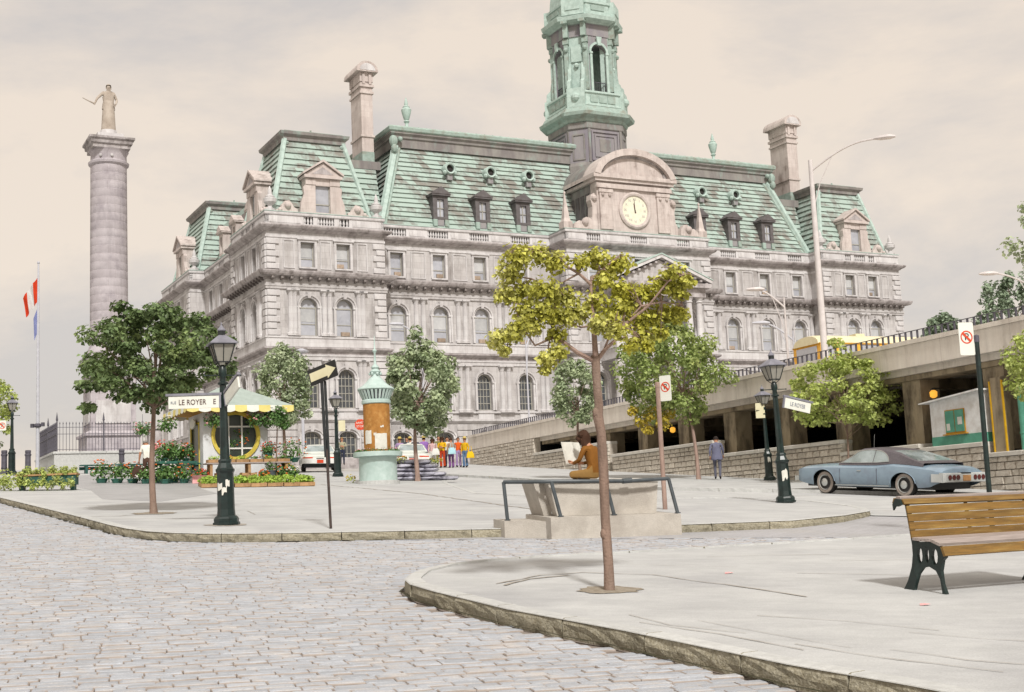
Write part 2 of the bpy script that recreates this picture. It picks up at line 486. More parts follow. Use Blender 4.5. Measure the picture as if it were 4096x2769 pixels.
def patch_roof(name, pale, brown, mid):
    m = M(name, pale, brown, 1.2, 0.72, 0.15, 24, rnd=0.04)
    t = m.node_tree; lk = t.links.new
    def N(ty, **k):
        n = t.nodes.new(ty)
        for a, v in k.items(): setattr(n, a, v)
        return n
    tcx = N('ShaderNodeTexCoord'); sp = N('ShaderNodeSeparateXYZ'); lk(tcx.outputs['Object'], sp.inputs[0])
    ad = N('ShaderNodeMath', operation='ADD'); lk(sp.outputs['X'], ad.inputs[0]); lk(sp.outputs['Y'], ad.inputs[1])
    sb = N('ShaderNodeMath', operation='SUBTRACT'); lk(sp.outputs['Z'], sb.inputs[0]); sb.inputs[1].default_value = 16.95
    cb = N('ShaderNodeCombineXYZ'); lk(ad.outputs[0], cb.inputs['X']); lk(sb.outputs[0], cb.inputs['Y'])
    br = N('ShaderNodeTexBrick'); br.inputs['Scale'].default_value = 1; br.inputs['Mortar Size'].default_value = 0.0
    br.inputs['Brick Width'].default_value = 0.62; br.inputs['Row Height'].default_value = 0.3735; br.offset = 0.37
    br.inputs['Color1'].default_value = (0, 0, 0, 1); br.inputs['Color2'].default_value = (1, 1, 1, 1)
    lk(cb.outputs[0], br.inputs['Vector'])
    nz = N('ShaderNodeTexNoise'); nz.inputs['Scale'].default_value = .55; nz.inputs['Detail'].default_value = 6; lk(tcx.outputs['Object'], nz.inputs['Vector'])
    nz2 = N('ShaderNodeTexNoise'); nz2.inputs['Scale'].default_value = 3.2; nz2.inputs['Detail'].default_value = 6
    mp2 = N('ShaderNodeMapping'); mp2.inputs['Scale'].default_value = (1.6, 1.6, .5); lk(tcx.outputs['Object'], mp2.inputs['Vector']); lk(mp2.outputs['Vector'], nz2.inputs['Vector'])
    a1 = N('ShaderNodeMath', operation='MULTIPLY_ADD'); lk(br.outputs['Color'], a1.inputs[0]); a1.inputs[1].default_value = .34; lk(nz.outputs['Fac'], a1.inputs[2])
    a2 = N('ShaderNodeMath', operation='MULTIPLY_ADD'); lk(nz2.outputs['Fac'], a2.inputs[0]); a2.inputs[1].default_value = .55; lk(a1.outputs[0], a2.inputs[2])
    rp = N('ShaderNodeValToRGB'); e = rp.color_ramp.elements
    w = lambda c: (*[min(.9, v * k) for v, k in zip(c, WB)], 1)
    e[0].position = .72; e[0].color = w(brown); e[1].position = 1.12 if False else 1.0; e[1].color = w(pale)
    k = rp.color_ramp.elements.new(.86); k.color = w(mid)
    lk(a2.outputs[0], rp.inputs['Fac'])
    hs = [n for n in t.nodes if n.type == 'HUE_SAT'][0]
    lk(rp.outputs['Color'], hs.inputs['Color'])
    return m
patch_roof('roof_slate', hx('#a2afa5'), hx('#827d75'), hx('#8e948c'))

def weather(name, bw=1.05, bh=.43, joint=.80, streak=.74):
    """stone joints and vertical rain streaks worked into an existing stone material"""
    m = MATS[name]; t = m.node_tree; lk = t.links.new
    def N(ty, **k):
        n = t.nodes.new(ty)
        for a, v in k.items(): setattr(n, a, v)
        return n
    b = t.nodes['Principled BSDF']; prev = b.inputs['Base Color'].links[0].from_socket
    tcx = N('ShaderNodeTexCoord'); sp = N('ShaderNodeSeparateXYZ'); lk(tcx.outputs['Object'], sp.inputs[0])
    ad = N('ShaderNodeMath', operation='ADD'); lk(sp.outputs['X'], ad.inputs[0]); lk(sp.outputs['Y'], ad.inputs[1])
    cb = N('ShaderNodeCombineXYZ'); lk(ad.outputs[0], cb.inputs['X']); lk(sp.outputs['Z'], cb.inputs['Y'])
    br = N('ShaderNodeTexBrick'); br.inputs['Scale'].default_value = 1; br.inputs['Mortar Size'].default_value = .014; br.inputs['Mortar Smooth'].default_value = .2
    br.inputs['Brick Width'].default_value = bw; br.inputs['Row Height'].default_value = bh
    br.inputs['Color1'].default_value = (1, 1, 1, 1); br.inputs['Color2'].default_value = (.90, .89, .89, 1); br.inputs['Mortar'].default_value = (joint, joint * .98, joint * .97, 1)
    lk(cb.outputs[0], br.inputs['Vector'])
    mpn = N('ShaderNodeMapping'); mpn.inputs['Scale'].default_value = (2.4, .16, 1); lk(cb.outputs[0], mpn.inputs['Vector'])
    nz = N('ShaderNodeTexNoise'); nz.inputs['Scale'].default_value = 1.6; nz.inputs['Detail'].default_value = 7; nz.inputs['Roughness'].default_value = .7; lk(mpn.outputs['Vector'], nz.inputs['Vector'])
    rm = N('ShaderNodeMapRange'); rm.inputs['From Min'].default_value = .46; rm.inputs['From Max'].default_value = .70; rm.inputs['To Min'].default_value = 1.0; rm.inputs['To Max'].default_value = streak; lk(nz.outputs['Fac'], rm.inputs['Value'])
    m1 = N('ShaderNodeMix', data_type='RGBA', blend_type='MULTIPLY'); m1.inputs[0].default_value = 1; lk(prev, m1.inputs[6]); lk(br.outputs['Color'], m1.inputs[7])
    m2 = N('ShaderNodeMix', data_type='RGBA', blend_type='MULTIPLY'); m2.inputs[0].default_value = 1; lk(m1.outputs[2], m2.inputs[6]); lk(rm.outputs['Result'], m2.inputs[7])
    lk(m2.outputs[2], b.inputs['Base Color'])
weather('stone'); weather('stone_light', 1.3, .5, .88, .80); weather('stone_stained', 1.1, 9, .85, .66); weather('stone_pink', .9, .42, .86, .78); weather('column_stone', .8, .46, .84, .80); weather('concrete', 3.1, 50, .8, .84)
def speckle(name, amt=.10, sc_=70):
    m = MATS[name]; t = m.node_tree; lk = t.links.new
    b = t.nodes['Principled BSDF']; prev = b.inputs['Base Color'].links[0].from_socket
    g_ = t.nodes.new('ShaderNodeNewGeometry'); nz = t.nodes.new('ShaderNodeTexNoise'); nz.inputs['Scale'].default_value = sc_; nz.inputs['Detail'].default_value = 3
    nz2 = t.nodes.new('ShaderNodeTexNoise'); nz2.inputs['Scale'].default_value = 1.7; nz2.inputs['Detail'].default_value = 9; nz2.inputs['Roughness'].default_value = .75
    mpn = t.nodes.new('ShaderNodeMapping'); mpn.inputs['Rotation'].default_value = (0, 0, -.3); mpn.inputs['Scale'].default_value = (.7, 1.5, 1)
    lk(g_.outputs['Position'], nz.inputs['Vector']); lk(g_.outputs['Position'], mpn.inputs['Vector']); lk(mpn.outputs['Vector'], nz2.inputs['Vector'])
    r1 = t.nodes.new('ShaderNodeMapRange'); r1.inputs['From Min'].default_value = .3; r1.inputs['From Max'].default_value = .7; r1.inputs['To Min'].default_value = 1 - amt; r1.inputs['To Max'].default_value = 1 + amt * .7
    r2 = t.nodes.new('ShaderNodeMapRange'); r2.inputs['From Min'].default_value = .35; r2.inputs['From Max'].default_value = .68; r2.inputs['To Min'].default_value = 1.04; r2.inputs['To Max'].default_value = .86
    lk(nz.outputs['Fac'], r1.inputs['Value']); lk(nz2.outputs['Fac'], r2.inputs['Value'])
    mu = t.nodes.new('ShaderNodeMath'); mu.operation = 'MULTIPLY'; lk(r1.outputs['Result'], mu.inputs[0]); lk(r2.outputs['Result'], mu.inputs[1])
    m2 = t.nodes.new('ShaderNodeMix'); m2.data_type = 'RGBA'; m2.blend_type = 'MULTIPLY'; m2.inputs[0].default_value = 1; lk(prev, m2.inputs[6]); lk(mu.outputs[0], m2.inputs[7]); lk(m2.outputs[2], b.inputs['Base Color'])
for nm in ('pavement', 'pavement_worn', 'wet_stone', 'concrete_wall', 'cobble', 'cobble_mass'): speckle(nm)
# ------------------------------------------------------------------ terrain, roads, pavements
SV = Vector((-0.4604, 0.8877)); FV = Vector((0.8877, 0.4604))
def qw(q, w_):
    p = SV * q + FV * w_
    return p.x, p.y
def sheet(name, poly, off, mat, kind='structure'):
    mb = MB()
    tri = tessellate_polygon([[Vector((x, y, 0)) for x, y in poly]])
    o = off if callable(off) else (lambda x, y: off)
    mb.add([(x, y, gz(x, y, o(x, y))) for x, y in poly], tri)
    return tag(mb.build(name, mat), kind=kind)
g = MB()
vs = []
for q in (-90, 84, 4000):
    for w_ in (-500, 500):
        x, y = qw(q, w_)
        vs.append((x, y, gz(x, y, -0.32)))
g.add(vs, [(0, 1, 3, 2), (2, 3, 5, 4)])
tag(g.build('ground', 'ground_dust'), kind='structure')

PL_A = [(-5, 66), (-4.2, 62), (-3.0, 54), (-2.6, 49), (-1.2, 40), (2.0, 35.8), (6.0, 36.3), (7.7, 34.0), (8.1, 31.8), (8.1, 30.55), (7.85, 29.55),
        (6.91, 28.05), (5.46, 26.43), (3.07, 25.36), (1.74, 24.91), (0.52, 24.73), (-1.76, 24.20), (-3.96, 23.73), (-5.2, 23.62), (-5.77, 23.72), (-6.3, 23.92),
        (-6.9, 24.4), (-7.5, 25.15), (-8.15, 26.21), (-10.04, 29.63), (-15.36, 38.92), (-38, 78)]
PL_A_full = PL_A + [qw(83.6, -70), qw(83.6, 5)]
KERB_A = PL_A[8:26]
CURVE_C = [(4.2, 6.6), (3.4, 7.9), (2.6, 9.12), (1.94, 9.97), (0.88, 11.69), (-0.16, 13.17), (-0.97, 14.67), (-1.31, 15.42), (-1.42, 15.96), (-1.41, 16.4),
           (-1.36, 16.9), (-1.09, 17.69), (-0.6, 18.35), (0.2, 18.95), (1.6, 19.6), (5.0, 21.6), (9.5, 24.6), (16.0, 29.0)]
PL_C = CURVE_C + [(40, 40), (40, -12), (12, -8)]
GD = Vector((0.38404, -0.92332)); GI = Vector((0.92332, 0.38404)); G0 = Vector((-1.02, 77.84))
def gar(u, w_):
    p = G0 + GD * u + GI * w_
    return p.x, p.y
PL_B = [(-4.4, 67), (-3.85, 62.2), (-0.76, 56.74), (4.97, 43.6), (9.6, 40.9), (13.6, 37.2), (15.6, 32.5), (19, 24.5), (26, 8), (45, 12), gar(40, 6), gar(0, 6), (-4.5, 86), (-8, 86)]
def road_off(x, y):
    t = max(0.0, min(1.0, (y - 25.5 - max(0, 8 - x) * 2) / 5.0))
    return -0.15 + 0.05 * t
# cobbled street in the foreground (its bed lies lower where stones are laid one by one)
COB_Y = 38.0
mb = MB()
xs = [-60, -30, -16, -8, -4, 0, 4, 6, 8, 10, 14, 20, 40]
ys = [-20, 2, 8, 12, 18, 24, 26, 28, 30, 32, 38, 44]
for i in range(len(xs) - 1):
    for j in range(len(ys) - 1):
        q4 = [(xs[i], ys[j]), (xs[i + 1], ys[j]), (xs[i + 1], ys[j + 1]), (xs[i], ys[j + 1])]
        near = ys[j + 1] <= 24 or (ys[j + 1] <= COB_Y and xs[i + 1] <= -4)
        mb.cur = 1 if near else 0
        mb.add([(x, y, gz(x, y, (-0.178 if near else road_off(x, y)))) for x, y in q4], [(0, 1, 2, 3)])
# far setts: relief in the material where single stones can no longer be told apart
mat = M('cobble_far', hx('#aeaaab'), hx('#a29f9f'), 0.7, 0.75, 0.0, coord='World', c3=hx('#b6b0ad'), s3=0.35)
t = mat.node_tree
lk = t.links.new
geo = t.nodes.new('ShaderNodeNewGeometry'); mpn = t.nodes.new('ShaderNodeMapping'); mpn.inputs['Rotation'].default_value = (0, 0, math.radians(-17))
br = t.nodes.new('ShaderNodeTexBrick')
br.inputs['Scale'].default_value = 1.0
br.inputs['Mortar Size'].default_value = 0.012
br.inputs['Brick Width'].default_value = 0.28
br.inputs['Row Height'].default_value = 0.14
br.inputs['Mortar Smooth'].default_value = 0.4
br.inputs['Color1'].default_value = (1, 1, 1, 1); br.inputs['Color2'].default_value = (.92, .92, .92, 1); br.inputs['Mortar'].default_value = (.80, .77, .75, 1)
lk(geo.outputs['Position'], mpn.inputs['Vector']); dn = t.nodes.new('ShaderNodeTexNoise'); dn.inputs['Scale'].default_value = 2.5; dv_ = t.nodes.new('ShaderNodeVectorMath'); dv_.operation = 'MULTIPLY_ADD'; dv_.inputs[1].default_value = (.22, .06, 0)
lk(geo.outputs['Position'], dn.inputs['Vector']); lk(dn.outputs['Color'], dv_.inputs[0]); lk(mpn.outputs['Vector'], dv_.inputs[2]); lk(dv_.outputs[0], br.inputs['Vector'])
bs = t.nodes['Principled BSDF']
prev = bs.inputs['Base Color'].links[0].from_socket
mm = t.nodes.new('ShaderNodeMix'); mm.data_type = 'RGBA'; mm.blend_type = 'MULTIPLY'; mm.inputs[0].default_value = 1.0
lk(prev, mm.inputs[6]); lk(br.outputs['Color'], mm.inputs[7]); lk(mm.outputs[2], bs.inputs['Base Color'])
bp = t.nodes.new('ShaderNodeBump'); bp.inputs['Strength'].default_value = 0.5; bp.inputs['Distance'].default_value = 0.02; bp.invert = True
lk(br.outputs['Fac'], bp.inputs['Height']); lk(bp.outputs['Normal'], bs.inputs['Normal'])
road = tag(mb.build('cobbled_street', ['cobble_far', 'joint']), kind='structure')

sheet('side_street', [(-5, 66), (-3.9, 62), (-0.5, 56.6), (5.1, 43.4), (9.7, 40.8), (13.7, 37.1), (15.7, 32.4), (18, 28), (12, 27.5), (7.9, 29.5), (6, 34), (0, 34), (-4.5, 48)], -0.094, 'pavement_worn')
plaza = sheet('plaza', PL_A_full, 0.0, 'pavement')
walk = sheet('sidewalk', PL_C, 0.0, 'pavement')
pave = sheet('garage_pavement', PL_B, 0.002, 'pavement_worn')

def inpoly(x, y, P):
    r = False
    n = len(P)
    for i in range(n):
        x1, y1 = P[i]; x2, y2 = P[(i + 1) % n]
        if (y1 > y) != (y2 > y) and x < (x2 - x1) * (y - y1) / (y2 - y1) + x1:
            r = not r
    return r

# kerb stones: each granite block a part of its pavement
def kerbs(path, parent, length, w0, h, inward=1, seed=1):
    rn = random.Random(seed)
    # resample the path
    pts = [Vector(p) for p in path]
    seg = []
    acc = 0.0
    cum = [0.0]
    for i in range(len(pts) - 1):
        acc += (pts[i + 1] - pts[i]).length
        cum.append(acc)
    def at(d):
        d = max(0, min(acc, d))
        for i in range(len(pts) - 1):
            if d <= cum[i + 1] + 1e-9:
                return pts[i].lerp(pts[i + 1], (d - cum[i]) / max(1e-9, cum[i + 1] - cum[i]))
        return pts[-1]
    d = 0.0
    while d < acc - 0.05:
        ln = length * rn.uniform(0.8, 1.2)
        e = min(acc, d + ln)
        k = max(2, int((e - d) / 0.16))
        mb = MB()
        rings = []
        for i in range(k + 1):
            dd = d + 0.008 + (e - d - 0.016) * i / k
            p = at(dd)
            t_ = (at(dd + 0.05) - at(dd - 0.05)).normalized()
            nrm = Vector((t_.y, -t_.x)) * inward
            jit = [rn.uniform(-.013, .013) for _ in range(5)]
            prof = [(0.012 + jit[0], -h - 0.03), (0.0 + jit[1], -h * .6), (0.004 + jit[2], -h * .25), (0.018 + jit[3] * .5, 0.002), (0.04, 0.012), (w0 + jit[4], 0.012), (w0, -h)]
            rings.append([(p.x + nrm.x * o, p.y + nrm.y * o, gz(p.x, p.y, z)) for o, z in prof])
        n = len(rings[0])
        vs = [p for r in rings for p in r]
        fs, mi = [], []
        for i in range(k):
            for j in range(n - 1):
                fs.append((i * n + j, i * n + j + 1, (i + 1) * n + j + 1, (i + 1) * n + j))
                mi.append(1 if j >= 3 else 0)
        fs += [tuple(range(n)), tuple(range(k * n + n - 1, k * n - 1, -1))]
        mi += [0, 0]
        mb.v, mb.f, mb.mi = vs, fs, mi
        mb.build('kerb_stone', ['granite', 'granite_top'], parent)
        d = e
kerbs(CURVE_C[:14], walk, 1.15, 0.20, 0.15, 1, 3)
kerbs(CURVE_C[13:], walk, 1.6, 0.20, 0.15, 1, 8)
kerbs(KERB_A, plaza, 1.3, 0.20, 0.15, 1, 5)
kerbs([(8.1, 31.8), (7.7, 34.0), (6.0, 36.3), (2.0, 35.8), (-1.2, 40), (-2.6, 49), (-3.0, 54), (-4.2, 62)], plaza, 1.9, 0.18, 0.1, -1, 6)
kerbs(PL_B[1:8], pave, 1.9, 0.18, 0.1, 1, 7)

# cobblestones of the near street
rn = random.Random(21)
cm = []
for k in range(8):
    r2 = random.Random(50 + k)
    l, d_ = r2.uniform(.148, .1505), r2.uniform(.084, .090)
    def ring(e, z):
        return [(a * (l - e) + r2.uniform(-.004, .004), b * (d_ - e) + r2.uniform(-.004, .004), z + r2.uniform(-.002, .002)) for a, b in
                ((-1, -.93), (-.965, -1), (.0, -1.02), (.965, -1), (1, -.93), (1, .93), (.965, 1), (0, 1.01), (-.965, 1), (-1, .93))]
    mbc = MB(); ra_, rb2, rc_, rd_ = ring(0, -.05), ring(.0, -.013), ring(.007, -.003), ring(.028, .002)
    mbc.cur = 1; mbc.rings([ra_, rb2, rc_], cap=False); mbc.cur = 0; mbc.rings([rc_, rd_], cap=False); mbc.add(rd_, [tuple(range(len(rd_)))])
    cm.append(mbc)
cmesh = [m_.mesh('cobblestone', ['cobble', 'sett_side']) for m_ in cm]
ang = math.radians(17)
ux, vx = Vector((math.cos(ang), math.sin(ang))), Vector((-math.sin(ang), math.cos(ang)))
tilt = Vector((-GB, -GA, 1)).normalized()
spots = []
kerb_hide = PL_C
for r_ in range(-10, 330):
    v0 = 4.0 + r_ * 0.140
    u0 = -20 + rn.uniform(0, .3)
    while u0 < 16:
        ln = rn.uniform(.22, .34)
        p = ux * (u0 + ln / 2) + vx * (v0 + 0.015 * math.sin(u0 * .9 + r_ * .05) + rn.uniform(-.004, .004))
        u0 += ln
        if 7.6 < p.y < COB_Y + .12 and (p.y < 24.1 or p.x < -3.8) and abs(p.x + .02 * p.y) < p.y * .44 + .4:
            ok = not inpoly(p.x + .1, p.y + .06, kerb_hide) and not inpoly(p.x, p.y - .1, PL_A)
            if ok: spots.append((p.y, p.x, ln))
spots.sort()
stuff = MB()
nobj = 0
for y, x, ln in spots:
    k = rn.randrange(8)
    z = gz(x, y, -0.152 + rn.uniform(-.009, .007))
    rz = ang + rn.uniform(-.018, .018)
    q = tilt.rotation_difference(Vector((0, 0, 1))).inverted()
    mt = Matrix.Translation((x, y, z)) @ q.to_matrix().to_4x4() @ Matrix.Rotation(rz, 4, 'Z') @ Matrix.Diagonal((ln / .30, .140 / .198, 1, 1))
    if nobj < 300 and y > 8.55:
        o = bpy.data.objects.new('cobblestone', cmesh[k]); COL.objects.link(o); o.parent = road; o.matrix_local = mt; nobj += 1
    else:
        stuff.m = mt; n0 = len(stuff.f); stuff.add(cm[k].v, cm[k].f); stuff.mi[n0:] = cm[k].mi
tag(stuff.build('cobblestones', ['cobble_mass', 'sett_side'], road), kind='stuff')

# seams, pit edges and worn joints in the paving
def strip(name, parent, pts, wd, mat='seam', off=0.006):
    mb = MB()
    P = [Vector(p) for p in pts]
    Q = []
    for i in range(len(P) - 1):
        n_ = max(1, int((P[i + 1] - P[i]).length / .25))
        Q += [P[i].lerp(P[i + 1], j / n_) for j in range(n_)]
    Q.append(P[-1])
    vs = []
    for i, p in enumerate(Q):
        t_ = (Q[min(i + 1, len(Q) - 1)] - Q[max(i - 1, 0)]).normalized()
        nn = Vector((-t_.y, t_.x)) * wd * rn.uniform(.3, 1.0) * .5
        j = Vector((rn.uniform(-.5, .5), rn.uniform(-.5, .5))) * wd
        for s_ in (1, -1):
            v = p + nn * s_ + j
            vs.append((v.x, v.y, gz(v.x, v.y, off)))
    mb.add(vs, [(2 * i, 2 * i + 1, 2 * i + 3, 2 * i + 2) for i in range(len(Q) - 1)])
    return mb.build(name, mat, parent)
strip('kerb_moss', road, [(x - .03, y - .02) for x, y in CURVE_C[1:10]], .06, 'moss', -.138)
strip('kerb_moss', road, [(x - .02, y - .05) for x, y in KERB_A[8:18]], .08, 'moss', -.138)
strip('paving_joint', plaza, [(-7.25, 48.3), (-3, 40), (-0.4, 33), (0.62, 30.3), (0.9, 27.0)], .10, off=.008)
strip('paving_joint', plaza, [(-10.6, 28.6), (-8.9, 29.2), (-8.0, 30.6)], .10, off=.008)
strip('paving_joint', plaza, [(-8.0, 30.9), (-6.4, 31.0), (-5.9, 29.5)], .035, off=.008)
strip('paving_joint', walk, [(-.3, 15.4), (.25, 16.3), (.75, 16.6), (1.6, 16.3), (2.3, 15.2), (3.0, 14.0)], .05, off=.008)
strip('paving_joint', walk, [(-.2, 15.2), (.1, 15.9), (.55, 16.3)], .06, off=.009)
for (x0, y0, x1, y1) in [(1.05, 12.2, 2.2, 10.6), (1.6, 12.3, 2.6, 10.7), (2.2, 10.9, 3.4, 9.6), (1.0, 12.7, 1.9, 11.5), (2.9, 10.6, 4.0, 9.7), (3.3, 11.5, 4.6, 10.8), (2.2, 12.6, 3.6, 11.6),
                         (3.4, 16.4, 5.0, 16.0), (1.4, 17.6, 2.8, 17.2), (4.2, 18.0, 6.6, 18.0), (0.2, 17.4, 1.1, 17.6), (2.6, 18.6, 4.4, 18.9)]:
    strip('paving_joint', walk, [(x0, y0), ((x0 + x1) / 2 + rn.uniform(-.15, .15), (y0 + y1) / 2 + rn.uniform(-.1, .1)), (x1, y1)], rn.uniform(.012, .024), off=.008)
for k in range(26):
    x0, y0 = rn.uniform(-14, 5), rn.uniform(26, 40)
    if inpoly(x0, y0, PL_A): strip('paving_joint', plaza, [(x0, y0), (x0 + rn.uniform(.6, 1.6), y0 + rn.uniform(-.3, .3))], .03, off=.008)
def disc(name, parent, x, y, r, mat, off, n=20, jag=.18):
    mb = MB()
    vs = [(x, y, gz(x, y, off))]
    for i in range(n):
        rr = r * (1 + rn.uniform(-jag, jag)); a = 2 * PI * i / n
        vs.append((x + rr * math.cos(a), y + rr * math.sin(a), gz(x + rr * math.cos(a), y + rr * math.sin(a), off)))
    mb.add(vs, [(0, 1 + i, 1 + (i + 1) % n) for i in range(n)])
    return mb.build(name, mat, parent)
disc('tree_pit', walk, 0.96, 14.75, .34, 'soil', .007)
disc('tree_pit', plaza, -8.37, 30.2, .5, 'soil', .007)
disc('lamp_footing', plaza, -5.8, 26.09, .42, 'seam', .006, jag=.1)
wet = [(-22, 62), (-17, 49.5), (-14.5, 44.5), (-11.9, 37.6), (-9.8, 36.0), (-9.4, 41), (-10.8, 44.8), (-12.2, 50.0), (-14, 56), (-16, 64)]
sheet('wet_paving', wet, 0.004, 'wet_stone')

# ------------------------------------------------------------------ parking garage with its deck (right)
GROT = math.atan2(GD.y, GD.x)
gx, gy = G0
def gfront(u, w_=0.0):
    x, y = gar(u, w_)
    return gz(x, y)
garage = thing('parking_garage', 'low concrete parking garage with a dark open ground floor behind a stone wall', 'parking garage', (gx, gy, 0), GROT)
U0, U1 = -5.2, 60.0
# deck, fascia and edge
mb = MB(); mb.box(U0, U1, 0.0, .38, 6.2, 6.95); mb.build('parapet_beam', 'concrete', garage)
mb = MB(); mb.box(U0, U1, -.06, .44, 6.953, 7.1); mb.build('parapet_coping', 'concrete', garage)
mb = MB(); mb.box(U0 + 1.5, U1, .385, 30, 6.0, 6.42); mb.build('deck', 'concrete', garage)
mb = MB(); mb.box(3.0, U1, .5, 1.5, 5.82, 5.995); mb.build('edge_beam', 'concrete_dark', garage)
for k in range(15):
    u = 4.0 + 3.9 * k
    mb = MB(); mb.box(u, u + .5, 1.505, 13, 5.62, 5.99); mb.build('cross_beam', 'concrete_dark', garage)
# ramp end solid wall
mb = MB(); mb.add([(U0, .05, 5.05), (5.2, .05, 2.2), (5.2, .05, 6.195), (U0, .05, 6.195), (U0, .4, 5.05), (5.2, .4, 2.2), (5.2, .4, 6.195), (U0, .4, 6.195)],
                  [(0, 1, 2, 3), (4, 7, 6, 5), (0, 4, 5, 1), (1, 5, 6, 2), (2, 6, 7, 3), (3, 7, 4, 0)])
mb.build('ramp_wall', 'mortar', garage)
# dark interior shell
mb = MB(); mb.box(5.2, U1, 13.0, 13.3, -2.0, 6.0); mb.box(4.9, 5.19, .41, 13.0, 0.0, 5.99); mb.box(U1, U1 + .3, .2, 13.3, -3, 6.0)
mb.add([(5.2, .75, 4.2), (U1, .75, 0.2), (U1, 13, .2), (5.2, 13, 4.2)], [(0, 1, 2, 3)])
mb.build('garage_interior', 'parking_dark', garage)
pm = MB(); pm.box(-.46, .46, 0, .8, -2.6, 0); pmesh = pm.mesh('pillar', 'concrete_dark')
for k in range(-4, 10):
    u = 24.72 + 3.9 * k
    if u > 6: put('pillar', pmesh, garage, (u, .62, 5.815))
# front wall of squared rubble with copings, stepping down the slope
STEPS = [(5.2, 14.4, 5.36), (14.75, 24.4, 4.68), (24.4, 33.1, 4.07), (33.1, 37.4, 3.62), (37.4, 40.35, 3.48), (40.35, 60, 3.12)]
rb = random.Random(77)
smesh = []
for k in range(7):
    m_ = MB(); r2 = random.Random(k)
    def rg(e, yy): return [(-.5 + e + r2.uniform(0, .02), yy, -.5 + e), (.5 - e, yy, -.5 + e + r2.uniform(0, .04)), (.5 - e - r2.uniform(0, .02), yy, .5 - e), (-.5 + e, yy, .5 - e - r2.uniform(0, .04))]
    m_.rings([rg(.0, .5), rg(.0, -.2), rg(.05, -.5)], cap=True)
    smesh.append(m_)
sm_ = [m_.mesh('stone', 'rubble') for m_ in smesh]
sstuff = MB(); ns = 0
for (a, b, top) in STEPS + [(-4.6, 5.2, None)]:
    def topz(u): return top - .14 if top else 6.17
    if top:
        mb = MB(); mb.add([(a, .1, gfront(a) - .3), (b, .1, gfront(b) - .3), (b, .1, top - .14), (a, .1, top - .14), (a, .5, gfront(a) - .3), (b, .5, gfront(b) - .3), (b, .5, top - .14), (a, .5, top - .14)],
                      [(0, 1, 2, 3), (4, 7, 6, 5), (0, 4, 5, 1), (1, 5, 6, 2), (2, 6, 7, 3), (3, 7, 4, 0)])
        mb.build('wall_core', 'mortar', garage)
        n_ = max(1, int((b - a) / 1.6))
        for i in range(n_):
            mb = MB(); mb.cbox(a + (b - a) * i / n_ + .006, a + (b - a) * (i + 1) / n_ - .006, -.09, .54, top - .137, top, .02)
            mb.build('coping_stone', 'coping', garage)
    u_lo, u_hi = a, b
    zt = topz(0)
    z = zt
    row = 0
    while z > -1.5:
        h = rb.choice((.17, .2, .24))
        u = u_lo
        while u < u_hi - .05:
            ln = min(rb.uniform(.3, .75), u_hi - u)
            cx_ = u + ln / 2
            gzz = gfront(cx_)
            if z > gzz + .02 and z - h > gzz - .25:
                prot = rb.uniform(.05, .085)
                mt = Matrix.Translation((cx_, .06 - prot / 2 + .05, z - h / 2)) @ Matrix.Diagonal((ln - .014, .1 + prot, h - .013, 1))
                k = rb.randrange(7)
                if cx_ > 18.5 and ns < 300:
                    o = bpy.data.objects.new('stone', sm_[k]); COL.objects.link(o); o.parent = garage; o.matrix_local = mt; ns += 1
                else:
                    sstuff.m = mt; sstuff.add(smesh[k].v, smesh[k].f)
            u += ln
        z -= h
        row += 1
tag(sstuff.build('rubble_stones', 'rubble', garage), kind='stuff')
# short gap pier between the first two wall sections
# railing of the deck: a rail and upright bars
mb = MB(); mb.box(U0 + .2, 45, .15, .18, 7.40, 7.425); mb.build('top_rail', 'iron_grey', garage)
bm_ = MB(); bm_.box(-.028, .028, .14, .19, 7.1, 7.40); bme = bm_.mesh('rail_bar', 'iron_grey')
far = MB(); nb = 0
u = 45.0
while u > U0 + .3:
    if nb < 300: put('rail_bar', bme, garage, (u, 0, 0)); nb += 1
    else: far.box(u - .022, u + .022, .14, .19, 7.1, 7.40)
    u -= .30
if far.v: tag(far.build('rail_bars', 'iron_grey', garage), kind='stuff')
# amber wall lamps on the pillars
for i, (u, z, lb) in enumerate([(19.6, 5.5, 'amber globe lamp under the garage deck left of the thin young tree'), (28.75, 5.42, 'amber globe lamp under the garage deck behind the hanging street sign'), (37.35, 5.28, 'amber lamp on the pillar beside the white hut')]):
    x, y = gar(u, .75)
    lt = thing('wall_lamp', lb, 'lamp', (x, y, z), GROT, 'amber lamps in the garage')
    mb = MB(); mb.lathe([(.05, -.14), (.12, -.09), (.13, .06), (.06, .12)], n=10); mb.build('lamp_shade', 'amber_lamp', lt, smooth=True)
    mb = MB(); mb.lathe([(.08, .12), (.09, .16), (.03, .19)], n=10); mb.box(-.02, .02, -.02, .25, .16, .2); mb.build('bracket', 'iron_black', lt)

